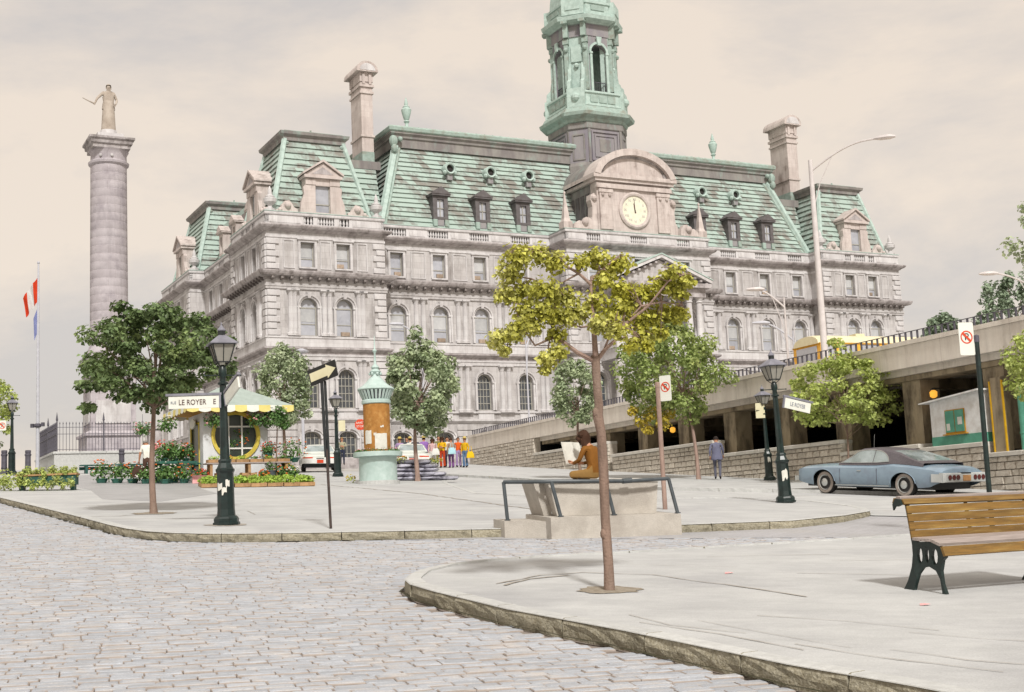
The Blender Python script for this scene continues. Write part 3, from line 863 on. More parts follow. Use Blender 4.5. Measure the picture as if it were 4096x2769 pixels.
# ticket hut standing on the garage wall
x, y = gar(37.95, .04)
hut = thing('ticket_hut', 'white and green hut with a shuttered window standing on the garage wall', 'hut', (x, y, 3.48), GROT)
HW = 2.36
mb = MB(); mb.box(0, HW, 0, .52, .30, 1.42); mb.add([(0, 0, 1.42), (HW, 0, 1.60), (HW, .52, 1.60), (0, .52, 1.42), (0, 0, 1.42), (HW, 0, 1.42), (HW, .52, 1.42)], [(0, 1, 5), (3, 6, 2), (0, 3, 2, 1), (1, 2, 6, 5)])
mb.build('wall', 'hut_white', hut)
mb = MB(); mb.box(-.004, HW + .004, -.012, .524, .0, .298); mb.build('base_band', 'hut_green', hut)
mb = MB(); mb.add([(-.3, -.22, 1.40), (HW + .12, -.22, 1.60), (HW + .12, .7, 1.62), (-.3, .7, 1.42), (-.3, -.22, 1.44), (HW + .12, -.22, 1.65), (HW + .12, .7, 1.67), (-.3, .7, 1.47)],
                  [(0, 1, 2, 3), (4, 7, 6, 5), (0, 4, 5, 1), (1, 5, 6, 2), (2, 6, 7, 3), (3, 7, 4, 0)]); mb.build('roof', 'hut_white', hut)
wf = MB(); wf.box(.70, 1.60, -.03, -.001, .36, 1.12); wfo = wf.build('window', 'kiosk_gold', hut)
for a in (0, 1):
    m_ = MB(); m_.box(.73 + a * .44, 1.13 + a * .44, -.045, -.031, .40, 1.09); m_.build('shutter', 'hut_green', wfo)
m_ = MB(); m_.box(.78, .93, -.052, -.046, .46, .68); m_.box(1.3, 1.5, -.052, -.046, .62, .86); m_.build('notice', 'paper', wfo)
m_ = MB(); m_.box(.62, 1.70, -.10, -.001, .315, .35); m_.build('sill', 'kiosk_gold', hut)
# yellow-edged posts and green pipe to the right of the hut
x, y = gar(40.6, .2)
post = thing('striped_post', 'brown post with two yellow edges on the garage wall right of the hut', 'post', (x, y, 3.12), GROT)
mb = MB(); mb.box(0, .46, 0, .3, 0, 2.3); mb.build('shaft', 'concrete_dark', post)
for a in (-.06, .46):
    mb = MB(); mb.box(a + .008, a + .052, -.03, .03, 0, 2.2); mb.build('edge_strip', 'post_yellow', post)
x, y = gar(41.75, .3)
pipe = tag(MB().lathe([(.12, 0), (.12, 2.0), (.14, 2.0), (.14, 2.1), (.1, 2.12)], n=14).lathe([(.125, .5), (.14, .5), (.14, .56), (.125, .56)], n=14, cap=False).build('standpipe', 'hut_green', smooth=True, loc=(x, y, 3.12)), 'green round standpipe on the garage wall beside the yellow-edged post', 'pipe')
# ------------------------------------------------------------------ city hall (local frame: x along the front, y into the building, z up)
CO = (-15.8927, 84.3144, 4.17645 + EYE)
CROT = math.atan2(0.46040, 0.88771)
hall = thing('city_hall', 'grey stone town hall with a green copper mansard roof and central clock tower', 'town hall', CO, CROT)
PATH = [(0, 31), (0, 21), (1.2, 21), (1.2, 8.4), (0, 8.4), (0, 0), (8.35, 0), (8.35, 1.5), (22.2, 1.5), (22.2, -1.0), (34.9, -1.0), (34.9, 1.5), (46.9, 1.5), (46.9, 0), (55.3, 0), (55.3, 22)]
# per wall run: window centres measured along the run from its first point
RUNS = [
    (0, [3.4, 6.4]), (1, []), (2, [2.1, 5.2, 8.3, 11.0]), (3, []), (4, [3.0, 5.75]),
    (5, [2.85, 5.36]), (6, []), (7, [1.50, 4.75, 8.0, 11.35]), (8, []), (9, [2.3, 6.3, 10.3]), (10, []),
    (11, [.45, 3.80, 7.20, 10.55]), (12, []), (13, [2.9, 5.35]), (14, [4, 8, 12, 16])]
FLOORS = [  # z0, z1, sill, spring, rise, width
    ('basement', 0.0, 2.9, 0.1, 1.75, .40, 1.24),
    ('ground', 2.9, 7.65, 3.68, 5.70, .58, 1.14),
    ('first', 7.65, 12.3, 8.49, 10.44, .60, 1.16),
    ('second', 12.3, 15.95, 13.12, 14.80, 0, .94)]
def arch_outline(w_, spring, rise, n=10):
    return [(w_ / 2 * math.cos(PI * i / n), spring + rise * math.sin(PI * i / n)) for i in range(n + 1)]
def wall_run(mb, p0, p1, z0, z1, cs, sill, spring, rise, w_, th=.42):
    P0, P1 = Vector(p0), Vector(p1)
    d = (P1 - P0); L_ = d.length; d /= L_
    inn = Vector((-d.y, d.x))
    def V3(a, h, e=0.0):
        q = P0 + d * a + inn * e
        return (q.x, q.y, h)
    xs_ = [0.0]
    for c in cs:
        a, b = c - w_ / 2, c + w_ / 2
        mb.add([V3(xs_[-1], z0), V3(a, z0), V3(a, z1), V3(xs_[-1], z1)], [(0, 1, 2, 3)])
        mb.add([V3(a, z0), V3(b, z0), V3(b, sill), V3(a, sill)], [(0, 1, 2, 3)])
        outl = [(c + x, z) for x, z in (arch_outline(w_, spring, rise) if rise else [(w_ / 2, spring), (-w_ / 2, spring)])]
        for i in range(len(outl) - 1):
            (xa, za), (xb, zb_) = outl[i], outl[i + 1]
            mb.add([V3(xa, za), V3(xa, z1), V3(xb, z1), V3(xb, zb_)], [(0, 1, 2, 3)])
        loop = [(b, sill)] + outl + [(a, sill)]
        for i in range(len(loop)):
            (xa, za), (xb, zb_) = loop[i], loop[(i + 1) % len(loop)]
            mb.add([V3(xa, za), V3(xb, zb_), V3(xb, zb_, th), V3(xa, za, th)], [(0, 1, 2, 3)])
        xs_.append(b)
    mb.add([V3(xs_[-1], z0), V3(L_, z0), V3(L_, z1), V3(xs_[-1], z1)], [(0, 1, 2, 3)])
# window kits: frame (window) with pane, muntins and blind as its own pieces
def kit(w_, sill, spring, rise, style):
    """meshes in a frame centred on the opening, x along, y inward, z from the sill"""
    H = spring - sill
    k = {}
    fr = MB()
    e = .07
    if rise:
        o = [(w_ / 2, 0)] + [(x, z - sill) for x, z in arch_outline(w_, spring, rise)] + [(-w_ / 2, 0)]
        i_ = [(w_ / 2 - e, e)] + [(x * (w_ / 2 - e) / (w_ / 2), H + (z - spring) * (rise - e) / rise) for x, z in arch_outline(w_, spring, rise)] + [(-w_ / 2 + e, e)]
    else:
        o = [(w_ / 2, 0), (w_ / 2, H), (-w_ / 2, H), (-w_ / 2, 0)]
        i_ = [(w_ / 2 - e, e), (w_ / 2 - e, H - e), (-w_ / 2 + e, H - e), (-w_ / 2 + e, e)]
    n = len(o)
    fr.rings([[(x, .26, z) for x, z in o], [(x, .26, z) for x, z in i_], [(x, .34, z) for x, z in i_]], cap=False)
    k['window'] = fr
    pn = MB(); pn.prism(i_, .315, .335); k['pane'] = pn
    mu = MB()
    hw = w_ / 2 - e
    if style == 'sash':
        mu.box(-hw, hw, .27, .31, H * .98 - .04, H * .98 + .04)
        mu.box(-hw, hw, .275, .31, H * .42 - .025, H * .42 + .025)
    elif style == 'rect':
        mu.box(-hw, hw, .275, .31, H * .36 - .03, H * .36 + .03)
    else:
        for z in ([.25, .5, .75, 1.0] if style == 'grid' else [.35, .7, 1.0]):
            mu.box(-hw, hw, .275, .31, H * z - .022, H * z + .022)
        for x in (-.5, 0, .5) if style == 'grid' else (-.5, 0, .5):
            mu.box(x * hw - .02, x * hw + .02, .28, .312, e, H + rise * (.85 if x == 0 else .6))
    k['muntin'] = mu
    bl = MB()
    k['blind'] = bl
    if style == 'sash': bl.box(-hw + .03, hw - .03, .296, .314, H * .50, H * .96)
    if style == 'rect': bl.box(-hw + .03, hw - .03, .296, .314, H * .42, H - e - .02)
    vb = MB()
    if style in ('sash', 'rect'): vb.box(-hw + .02, hw * .25, .20, .31, e, .34)
    k['vent'] = vb
    return k
KITS = {}
for (nm, z0, z1, sill, spring, rise, w_) in FLOORS:
    kk = kit(w_, sill, spring, rise, dict(basement='door', ground='grid', first='sash', second='rect')[nm])
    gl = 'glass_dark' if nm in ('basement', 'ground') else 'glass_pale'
    KITS[nm] = dict(window=kk['window'].mesh('window', 'sash'), pane=kk['pane'].mesh('pane', gl), muntin=kk['muntin'].mesh('muntin', 'sash'),
                    blind=kk['blind'].mesh('blind', 'blind') if kk['blind'].v else None, vent=kk['vent'].mesh('vent', 'vent_box') if kk['vent'].v else None)
# moulded surrounds: archivolt with keystone, or flat architrave
def surround(w_, sill, spring, rise):
    mb = MB()
    H = spring - sill
    if rise:
        a0 = [(w_ / 2 + .02, 0)] + [(x * 1.035, z - sill) for x, z in arch_outline(w_, spring, rise)] + [(-w_ / 2 - .02, 0)]
        e = .24
        a1 = [(w_ / 2 + e, 0)] + [(x * (w_ / 2 + e) / (w_ / 2), H + (z - spring) * (rise + e) / rise) for x, z in arch_outline(w_, spring, rise)] + [(-w_ / 2 - e, 0)]
        am = [(x * .45 + u * .55, z * .45 + v * .55) for (x, z), (u, v) in zip(a0, a1)]
        mb.rings([[(x, .0, z) for x, z in a0], [(x, -.05, z) for x, z in a0], [(x, -.07, z) for x, z in am], [(x, -.16, z) for x, z in am], [(x, -.18, z) for x, z in a1], [(x, 0.0, z) for x, z in a1]], cap=False, closed=False)
        mb.add([(-.10, -.16, H + rise - .02), (.10, -.16, H + rise - .02), (.15, -.2, H + rise + .36), (-.15, -.2, H + rise + .36), (-.10, .0, H + rise - .02), (.10, 0, H + rise - .02), (.15, 0, H + rise + .36), (-.15, 0, H + rise + .36)],
               [(0, 1, 2, 3), (0, 4, 5, 1), (1, 5, 6, 2), (2, 6, 7, 3), (3, 7, 4, 0)])
        for s_ in (-1, 1):
            mb.box(s_ * (w_ / 2 + .14) - .15, s_ * (w_ / 2 + .14) + .15, -.14, 0, H - .09, H + .02)
    else:
        for s_ in (-1, 1): mb.box(s_ * (w_ / 2 + .10) - .08, s_ * (w_ / 2 + .10) + .08, -.06, 0, -.02, H)
        mb.box(-w_ / 2 - .18, w_ / 2 + .18, -.07, 0, H + .003, H + .15)
        mb.box(-w_ / 2 - .26, w_ / 2 + .26, -.16, 0, H + .153, H + .23)
        mb.box(-w_ / 2 - .16, w_ / 2 + .16, -.12, 0, -.12, -.023)
    return mb
SUR = {nm: surround(w_, sill, spring, rise).mesh('surround', 'stone_light') for (nm, z0, z1, sill, spring, rise, w_) in FLOORS}
# half columns
def column_mesh(h, r):
    mb = MB()
    mb.box(-r * 1.45, r * 1.45, -r * 1.45, .02, 0, .12)
    mb.lathe([(r * 1.35, .123), (r * 1.35, .18), (r * 1.05, .24), (r, .27), (r * .96, h * .4), (r * .84, h - .42), (r * .95, h - .40), (r * .85, h - .37), (r * 1.05, h - .22), (r * 1.4, h - .10)], n=10)
    mb.box(-r * 1.5, r * 1.5, -r * 1.5, .02, h - .10, h)
    return mb.mesh('column', 'stone_light')
COLM = {'ground': column_mesh(6.9 - 3.5, .20), 'first': column_mesh(11.58 - 8.45, .20)}
rw = random.Random(5)
for ri, cs in RUNS:
    p0, p1 = PATH[ri], PATH[ri + 1]
    P0, P1 = Vector(p0), Vector(p1)
    d = (P1 - P0); Ln = d.length; d /= Ln
    rot = math.atan2(d.y, d.x)
    inn = Vector((-d.y, d.x))
    front = ri >= 5 and ri <= 13
    for (nm, z0, z1, sill, spring, rise, w_) in FLOORS:
        mb = MB()
        wall_run(mb, p0, p1, z0, z1, cs, sill, spring, rise, w_)
        mb.build('wall', 'stone' if ri not in (0, 2, 4) else 'stone', hall)
        if ri == 14: continue
        for c in cs:
            q = P0 + d * c
            K = KITS[nm]
            wo = put('window', K['window'], hall, (q.x, q.y, sill), rot)
            put('pane', K['pane'], wo)
            put('muntin', K['muntin'], wo)
            if K['blind'] and rw.random() < .8:
                b_ = put('blind', K['blind'], wo)
            if K['vent'] and rw.random() < .6:
                put('vent_box', K['vent'], wo, (rw.choice((0, .28)), 0, 0))
            put('window_surround', SUR[nm], hall, (q.x, q.y, sill), rot)
        # columns between windows
        if nm in COLM and cs:
            piers = []
            if len(cs) == 2 and Ln < 9.5:
                piers = [(cs[0] - 1.25,), (cs[0] - .98,), ((cs[0] + cs[1]) / 2 - .2,), ((cs[0] + cs[1]) / 2 + .2,), (cs[1] + 1.0,), (cs[1] + 1.3,)]
                piers = [x for (x,) in piers]
            else:
                for i in range(len(cs) - 1):
                    m_ = (cs[i] + cs[i + 1]) / 2
                    piers += [m_ - .27, m_ + .27]
                if ri in (7, 11):
                    for m_ in ((cs[-1] + 1.35, cs[-1] + 1.75) if ri == 7 else (cs[-1] + 1.2,)): piers.append(m_)
            for a in piers:
                if .2 < a < Ln - .2:
                    q = P0 + d * a
                    put('column', COLM[nm], hall, (q.x, q.y, 3.5 if nm == 'ground' else 8.45), rot)
            # recessed panel blocks under the windows
            for c in cs:
                q = P0 + d * c
                m_ = MB(); m_.box(-.62, .62, -.07, 0, 0, .42 if nm == 'ground' else .62)
                if nm == 'ground': m_.build('apron_panel', 'stone_light', hall, loc=(q.x, q.y, 3.03), rotz=rot)
        if nm == 'second' and cs and Ln > 5:
            ms = [(cs[i] + cs[i + 1]) / 2 for i in range(len(cs) - 1)] + ([cs[0] - 1.3, cs[-1] + 1.35] if len(cs) == 2 and Ln < 9.5 else [])
            for a in ms:
                pw = .55 if len(cs) > 2 else .38
                q = P0 + d * a
                m_ = MB()
                for (x0_, x1_, z0_, z1_) in ((-pw, pw, 13.0, 13.06), (-pw, pw, 14.86, 14.92), (-pw, -pw + .06, 13.06, 14.86), (pw - .06, pw, 13.06, 14.86)):
                    m_.box(x0_, x1_, -.05, 0, z0_, z1_)
                m_.build('panel_moulding', 'stone_light', hall, loc=(q.x, q.y, 0), rotz=rot)
# horizontal courses
def course(name, prof, mat='stone_light'):
    m_ = MB(); m_.sweep(PATH, prof); return m_.build(name, mat, hall)
course('plinth', [(0, -.6), (.10, -.6), (.10, .35), (0, .42)], 'stone_stained')
course('water_table', [(0, 2.72), (.10, 2.78), (.22, 2.90), (.22, 3.02), (0, 3.06)])
course('sill_course', [(0, 3.44), (.14, 3.46), (.14, 3.56), (0, 3.60)])
course('ground_architrave', [(0, 6.86), (.08, 6.88), (.08, 7.10), (.13, 7.12), (.13, 7.22), (.06, 7.24)], 'stone_light')
course('ground_cornice', [(.06, 7.24), (.06, 7.42), (.18, 7.46), (.34, 7.58), (.34, 7.68), (.1, 7.73), (0, 7.73)], 'stone_stained')
course('belt_course', [(0, 7.73), (.16, 7.733), (.16, 8.28), (.22, 8.31), (.22, 8.42), (0, 8.45)])
course('architrave', [(0, 11.56), (.10, 11.58), (.10, 11.74), (.14, 11.75), (.14, 11.88), (.07, 11.9), (.07, 12.18)], 'stone')
course('main_cornice', [(.07, 12.18), (.16, 12.22), (.16, 12.34), (.52, 12.42), (.60, 12.52), (.66, 12.66), (.66, 12.74), (.1, 12.86), (0, 12.87)], 'stone_stained')
course('frieze_band', [(0, 15.02), (.05, 15.04), (.05, 15.18), (0, 15.2)])
course('top_cornice', [(0, 15.44), (.10, 15.48), (.16, 15.56), (.38, 15.66), (.46, 15.78), (.46, 15.86), (.12, 15.95), (-.3, 15.96)], 'stone_stained')
# rusticated basement joints and corner quoins, block by block
def along(ri, a): 
    P0, P1 = Vector(PATH[ri]), Vector(PATH[ri + 1]); d = (P1 - P0).normalized(); q = P0 + d * a
    return q, math.atan2(d.y, d.x), (P1 - P0).length
qb = {}
def block(l, h, dpt, mat='stone_light'):
    key = (round(l, 2), round(h, 2), dpt, mat)
    if key not in qb:
        m_ = MB(); e = .025
        m_.rings([[(0, 0, 0), (l, 0, 0), (l, 0, h), (0, 0, h)], [(0, -dpt + e, 0), (l, -dpt + e, 0), (l, -dpt + e, h), (0, -dpt + e, h)], [(e, -dpt, e), (l - e, -dpt, e), (l - e, -dpt, h - e), (e, -dpt, h - e)]], cap=True)
        qb[key] = m_.mesh('quoin', mat)
    return qb[key]
for (ri, end) in ((5, 0), (5, 1), (4, 1), (13, 0), (13, 1), (9, 0), (9, 1), (8, 1), (0, 1), (4, 0)):
    q0, rot, Ln = along(ri, 0)
    for (za, zb_, n_) in ((3.62, 6.84, 7), (8.47, 11.55, 7), (12.9, 15.0, 5)):
        for k in range(n_):
            l = .86 if k % 2 == 0 else .62
            hh = (zb_ - za) / n_
            a = 0.0 if end == 0 else Ln - l
            q, _, _ = along(ri, a)
            put('quoin', block(l, hh - .05, .11), hall, (q.x, q.y, za + k * hh), rot)
for ri, cs in RUNS[:9]:
    q0, rot, Ln = along(ri, 0)
    for k in range(5):
        z = .46 + k * .45
        a = 0.0
        edges = []
        for c in cs:
            hw = .62 + .30 if z < 2.3 else 0
            if hw: edges.append((c - hw, c + hw))
        spans = []
        a0 = 0.0
        for (s_, e_) in edges:
            spans.append((a0, s_)); a0 = e_
        spans.append((a0, Ln))
        for (s_, e_) in spans:
            n_ = max(1, round((e_ - s_) / 1.25))
            for i in range(n_):
                l = (e_ - s_) / n_
                if l < .15: continue
                q, _, _ = along(ri, s_ + i * l)
                put('stone_block', block(l - .035, .41, .08, 'stone'), hall, (q.x, q.y, z), rot)
# modillions below the main cornice and brackets below the top one
mo = MB(); mo.box(-.09, .09, -.46, 0, 0, .17); mo.box(-.07, .07, -.30, 0, -.08, -.002); mom = mo.mesh('modillion', 'grime_shade')
nmod = 0
mass = MB()
for ri in (5, 7, 9, 11, 13, 4, 2, 0, 8):
    q0, rot, Ln = along(ri, 0)
    n_ = int(Ln / .62)
    for i in range(n_):
        q, _, _ = along(ri, (i + .5) * Ln / n_)
        if nmod < 300: put('modillion', mom, hall, (q.x, q.y, 12.22), rot); nmod += 1
# parapet with groups of balusters
bal = MB(); bal.lathe([(.075, 0), (.075, .06), (.05, .09), (.09, .2), (.065, .36), (.05, .44), (.075, .47), (.075, .54)], n=6); balm = bal.mesh('baluster', 'stone_light')
OPEN = {5: [(2.63, 3.3), (3.62, 4.78), (5.15, 5.85)], 7: [(.5, 2.3), (3.95, 5.55), (7.25, 8.8), (10.6, 12.2)], 9: [(1.75, 2.95), (5.55, 7.05), (9.75, 10.95)],
        11: [(0.2, 1.2), (2.95, 4.5), (6.4, 7.9), (9.75, 11.2)], 13: [(2.55, 3.2), (3.55, 4.75), (5.1, 5.75)], 2: [(1.3, 2.9), (4.4, 6.0), (7.5, 9.1)], 4: [(2.6, 3.3), (3.7, 4.8), (5.2, 5.9)], 0: [(2.6, 3.3), (4.2, 5.2)]}
for ri in range(15):
    q0, rot, Ln = along(ri, 0)
    ops = OPEN.get(ri, [])
    a0 = 0.0
    for (s_, e_) in ops + [(Ln, Ln)]:
        if s_ - a0 > .02:
            q, _, _ = along(ri, a0)
            m_ = MB(); m_.box(0, s_ - a0, 0, .30, 15.965, 16.58)
            if s_ - a0 > 1.0: m_.box(.22, s_ - a0 - .22, -.03, 0, 16.06, 16.48)
            m_.build('parapet', 'stone_light', hall, loc=(q.x, q.y, 0), rotz=rot)
        a0 = e_
        if e_ > s_:
            n_ = max(3, round((e_ - s_) / .2))
            for i in range(n_):
                q, _, _ = along(ri, s_ + (i + .5) * (e_ - s_) / n_)
                q = q + Vector((-math.sin(rot), math.cos(rot))) * .13
                put('baluster', balm, hall, (q.x, q.y, 16.03), rot)
m_ = MB(); m_.sweep(PATH, [(-.3, 15.965), (.03, 15.965), (.03, 16.03), (-.3, 16.03)]); m_.build('parapet_base', 'stone_light', hall)
m_ = MB(); m_.sweep(PATH, [(-.34, 16.58), (.06, 16.58), (.08, 16.64), (.08, 16.76), (-.34, 16.78), (-.34, 16.58)]); m_.build('parapet_rail', 'stone_light', hall)
m_ = MB(); m_.sweep(PATH, [(-.34, 16.783), (.1, 16.783), (.1, 16.83), (-.55, 16.90), (-.9, 16.9)]); m_.build('gutter', 'verdigris_light', hall)
# ------------------------------------------------------------------ roofs
def slope_courses(a0, b0, a1, b1, y0, y1, z0, z1, n, frame, mat='roof_slate'):
    """lapped horizontal courses on a sloping trapezoid; frame maps (along, depth, z) to local xyz"""
    for i in range(n):
        f0, f1 = i / n, (i + 1) / n
        def P(f, s_, out): 
            a = (a0 + (a1 - a0) * f) if s_ == 0 else (b0 + (b1 - b0) * f)
            return frame(a, y0 + (y1 - y0) * f - out, z0 + (z1 - z0) * f)
        m_ = MB()
        vs = [P(f0, 0, .11), P(f0, 1, .11), P(f1, 1, .0), P(f1, 0, .0), P(f0, 0, -.05), P(f0, 1, -.05)]
        m_.add(vs, [(0, 1, 2, 3), (0, 4, 5, 1), (0, 3, 4), (1, 5, 2)])
        m_.build('roof_course', mat, hall)
FRT = lambda a, y, z: (a, y, z)
def hip(p, q, r=.13, mat='verdigris_light'):
    m_ = MB(); m_.tube([p, q], r, n=6); m_.build('hip_roll', mat, hall)
def SIDE(s0): return lambda a, y, z: (s0 + y, a, z)
def SIDER(s0): return lambda a, y, z: (s0 - y, a, z)
# main mansard: front, split around the tower only by being behind it
slope_courses(9.0, 47.3, 11.2, 45.2, 2.1, 4.3, 16.95, 23.3, 17, FRT)
slope_courses(2.1, 20, 4.3, 18, 0, 2.2, 16.95, 23.3, 15, SIDE(9.0))
slope_courses(2.1, 20, 4.3, 18, 0, 2.2, 16.95, 23.3, 15, SIDER(47.3))
for (p, q) in (((9.0, 2.1, 16.95), (11.2, 4.3, 23.4)), ((47.3, 2.1, 16.95), (45.2, 4.3, 23.4))):
    hip(p, q, .28); 
for s_, sg in ((9.32, 1), (46.98, -1)):
    hip((s_, 2.05, 16.95), (s_ + sg * 2.15, 4.22, 23.3), .12, 'verdigris')
TOPP = [(11.0, 18), (11.0, 4.15), (45.4, 4.15), (45.4, 18)]
m_ = MB(); m_.sweep(TOPP, [(0, 23.3), (.05, 23.3), (.05, 23.95), (.16, 24.0)]); m_.build('roof_frieze', 'roof_dark', hall)
m_ = MB(); m_.sweep(TOPP, [(.16, 24.0), (.18, 24.15), (.34, 24.3), (.34, 24.42)]); m_.build('eave_moulding', 'roof_dark', hall)
m_ = MB(); m_.sweep(TOPP, [(.34, 24.42), (.46, 24.5), (.5, 24.72), (.4, 24.84)]); m_.build('eave_gutter', 'verdigris', hall)
m_ = MB(); m_.add([(10.6, 3.75, 24.84), (45.8, 3.75, 24.84), (43.3, 8.5, 26.1), (13.6, 8.5, 26.1), (10.6, 18.4, 24.84), (45.8, 18.4, 24.84), (43.3, 13.5, 26.1), (13.6, 13.5, 26.1)],
                  [(0, 1, 2, 3), (1, 5, 6, 2), (5, 4, 7, 6), (4, 0, 3, 7), (3, 2, 6, 7)]); m_.build('roof_top', 'verdigris', hall)
for i in range(44):      # standing seams on the flat upper roof
    s_ = 13.8 + i * .68
    m_ = MB(); m_.tube([(s_ - .9 + (.05 * i if False else 0), 3.8, 24.86), (s_, 8.45, 26.10)], .03, n=4); m_.build('roof_seam', 'verdigris_light', hall)
for s_ in (10.9, 45.5):  # scrolled corner ornaments
    m_ = MB(); m_.ball((s_, 3.9, 23.7), .34, 8, 5, 1.3); m_.ball((s_, 3.75, 23.1), .24, 8, 5, 1.4); m_.ball((s_ + (.5 if s_ < 20 else -.5), 3.8, 23.85), .2, 8, 5); m_.build('corner_scroll', 'verdigris', hall, smooth=True)
# pavilion roofs
def pavilion_roof(x0, x1, y0, y1, inset=1.35, z0=16.95, z1=22.35, n=12, sides='FLR'):
    xi0, xi1, yi0, yi1 = x0 + inset, x1 - inset, y0 + inset, y1 - inset
    if 'F' in sides: slope_courses(x0, x1, xi0, xi1, y0, yi0, z0, z1, n, FRT)
    if 'L' in sides: slope_courses(y0, y1, yi0, yi1, 0, inset, z0, z1, n, SIDE(x0))
    if 'R' in sides: slope_courses(y0, y1, yi0, yi1, 0, inset, z0, z1, n, SIDER(x1))
    for (p, q) in (((x0, y0), (xi0, yi0)), ((x1, y0), (xi1, yi0)), ((x0, y1), (xi0, yi1)), ((x1, y1), (xi1, yi1))):
        hip((*p, z0), (*q, z1 + .1), .2)
    pp = [(xi0 - .1, yi1 + .1), (xi0 - .1, yi0 - .1), (xi1 + .1, yi0 - .1), (xi1 + .1, yi1 + .1)]
    m_ = MB(); m_.sweep(pp, [(0, z1), (.05, z1), (.06, z1 + .28), (.26, z1 + .42), (.3, z1 + .62), (-.1, z1 + .72)], closed=True); m_.build('eave_moulding', 'roof_dark', hall)
    m_ = MB(); m_.box(xi0, xi1, yi0, yi1, z1, z1 + .78); m_.box((xi0 + xi1) / 2 - .05, (xi0 + xi1) / 2 + .05, yi0 + .6, yi0 + .7, z1 + .78, z1 + 1.1); m_.build('roof_top', 'verdigris', hall)
    m_ = MB(); m_.ball((xi0 + .12, yi0 - .1, z1 - .18), .16, 7, 4); m_.ball((xi1 - .12, yi0 - .1, z1 - .18), .16, 7, 4); m_.build('corner_scroll', 'verdigris', hall, smooth=True)
pavilion_roof(.75, 7.65, .75, 8.0)
pavilion_roof(47.6, 54.6, .75, 8.0)
pavilion_roof(.75, 8.0, 21.4, 30.2)
# lower roofs between
slope_courses(8.4, 21.2, 8.4, 21.2, 0, 1.3, 16.95, 20.3, 8, SIDE(1.95))
m_ = MB(); m_.box(2.9, 5, 8.4, 21.4, 20.3, 20.75); m_.build('roof_edge', 'verdigris_light', hall)
slope_courses(7.4, 9.6, 7.4, 9.6, 3.2, 4.4, 16.95, 21.6, 11, FRT)
slope_courses(46.6, 48.2, 46.6, 48.2, 3.2, 4.4, 16.95, 21.6, 11, FRT)
m_ = MB(); m_.box(7.0, 10.0, 4.3, 7, 21.5, 22.1); m_.box(46.4, 48.6, 4.3, 7, 21.5, 22.1); m_.build('roof_saddle', 'roof_dark', hall)
m_ = MB(); m_.box(2.5, 53, 9, 21, 15, 20); m_.box(2.6, 8, 8, 22, 15, 19); m_.build('attic_core', 'roof_dark', hall)
# dormers
def stone_dormer(x, y, rot, w_=1.15):
    t_ = put('stone_dormer', None, hall, (x, y, 0), rot); 
    m_ = MB()
    for s_ in (-1, 1):
        m_.box(s_ * .86 - .34, s_ * .86 + .34, 0, 1.6, 16.84, 19.35)
        m_.box(s_ * .86 - .36, s_ * .86 + .36, -.05, -.001, 18.9, 19.3)
        m_.prism([(s_ * 1.2, 16.9), (s_ * 1.62, 16.9), (s_ * 1.55, 17.6), (s_ * 1.32, 18.2), (s_ * 1.38, 18.7), (s_ * 1.2, 18.9)], .02, .3)
    m_.box(-.52, .52, 0, 1.6, 18.86, 19.35)
    m_.box(-.52, .52, 0, .3, 16.84, 17.0)
    m_.build('dormer_wall', 'stone_pink', t_)
    m_ = MB(); m_.box(-1.35, 1.35, -.22, 2.2, 19.353, 19.55); m_.prism([(-1.35, 19.553), (1.35, 19.553), (0, 20.45)], -.12, 2.6)
    for s_ in (-1, 1):
        m_.prism([(s_ * 1.45, 19.556), (s_ * 1.45, 19.70), (0, 20.66), (0, 20.5)], -.28, 2.7)
    m_.build('pediment', 'stone_pink', t_)
    m_ = MB(); m_.prism([(-.75, 19.64), (.75, 19.64), (0, 20.14)], -.135, -.121); m_.build('tympanum', 'stone_stained', t_)
    m_ = MB(); m_.box(-.52, .52, .22, .26, 17.0, 18.86); m_.build('pane', 'glass_pale', t_)
    m_ = MB(); m_.box(-.52, .52, .17, .22, 17.55, 17.62); m_.box(-.52, -.46, .17, .22, 17.0, 18.86); m_.box(.46, .52, .17, .22, 17.0, 18.86); m_.build('sash_bar', 'sash', t_)
def scroll(x, y, rot, flip=1, s_=1.0):
    pts = [(0, 0), (1.55, 0), (1.55, .18), (1.2, .30), (1.15, .55), (.9, .82), (.6, .88), (.45, .7), (.28, .42), (.05, .3)]
    m_ = MB(); m_.prism([(px * flip * s_, pz * s_) for px, pz in pts], 0, .35); m_.ball((.72 * flip * s_, -.02, .52 * s_), .24 * s_, 8, 5); m_.ball((1.25 * flip * s_, .0, .2 * s_), .16 * s_, 8, 5)
    o = m_.build('scroll', 'stone_pink', hall, loc=(x, y, 16.84), rotz=rot, smooth=True)
def urn(x, y, z, k=1.0, mat='stone_light', name='urn'):
    m_ = MB(); m_.lathe([(.38 * k, 0), (.38 * k, .16 * k), (.16 * k, .26 * k), (.15 * k, .42 * k), (.42 * k, .62 * k), (.46 * k, .86 * k), (.30 * k, .95 * k), (.34 * k, 1.0 * k), (.16 * k, 1.15 * k), (.13 * k, 1.45 * k), (.02 * k, 1.75 * k)], n=10)
    m_.build(name, mat, hall, smooth=True, loc=(x, y, z))
for (x0, ) in ((4.15,), (51.15,)):
    stone_dormer(x0, .35, 0)
    scroll(x0 - 1.75, .4, 0, -1); scroll(x0 + 1.75, .4, 0, 1)
for (x, y) in ((.45, .4), (8.0, .4), (47.3, .4), (54.9, .4), (.45, 21.3)):
    urn(x, y, 16.84)
stone_dormer(.35, 4.2, -PI / 2); scroll(.4, 5.9, -PI / 2, -1, .8); scroll(.4, 2.5, -PI / 2, 1, .8)
stone_dormer(.35, 25.8, -PI / 2); scroll(.4, 24.2, -PI / 2, 1, .8)
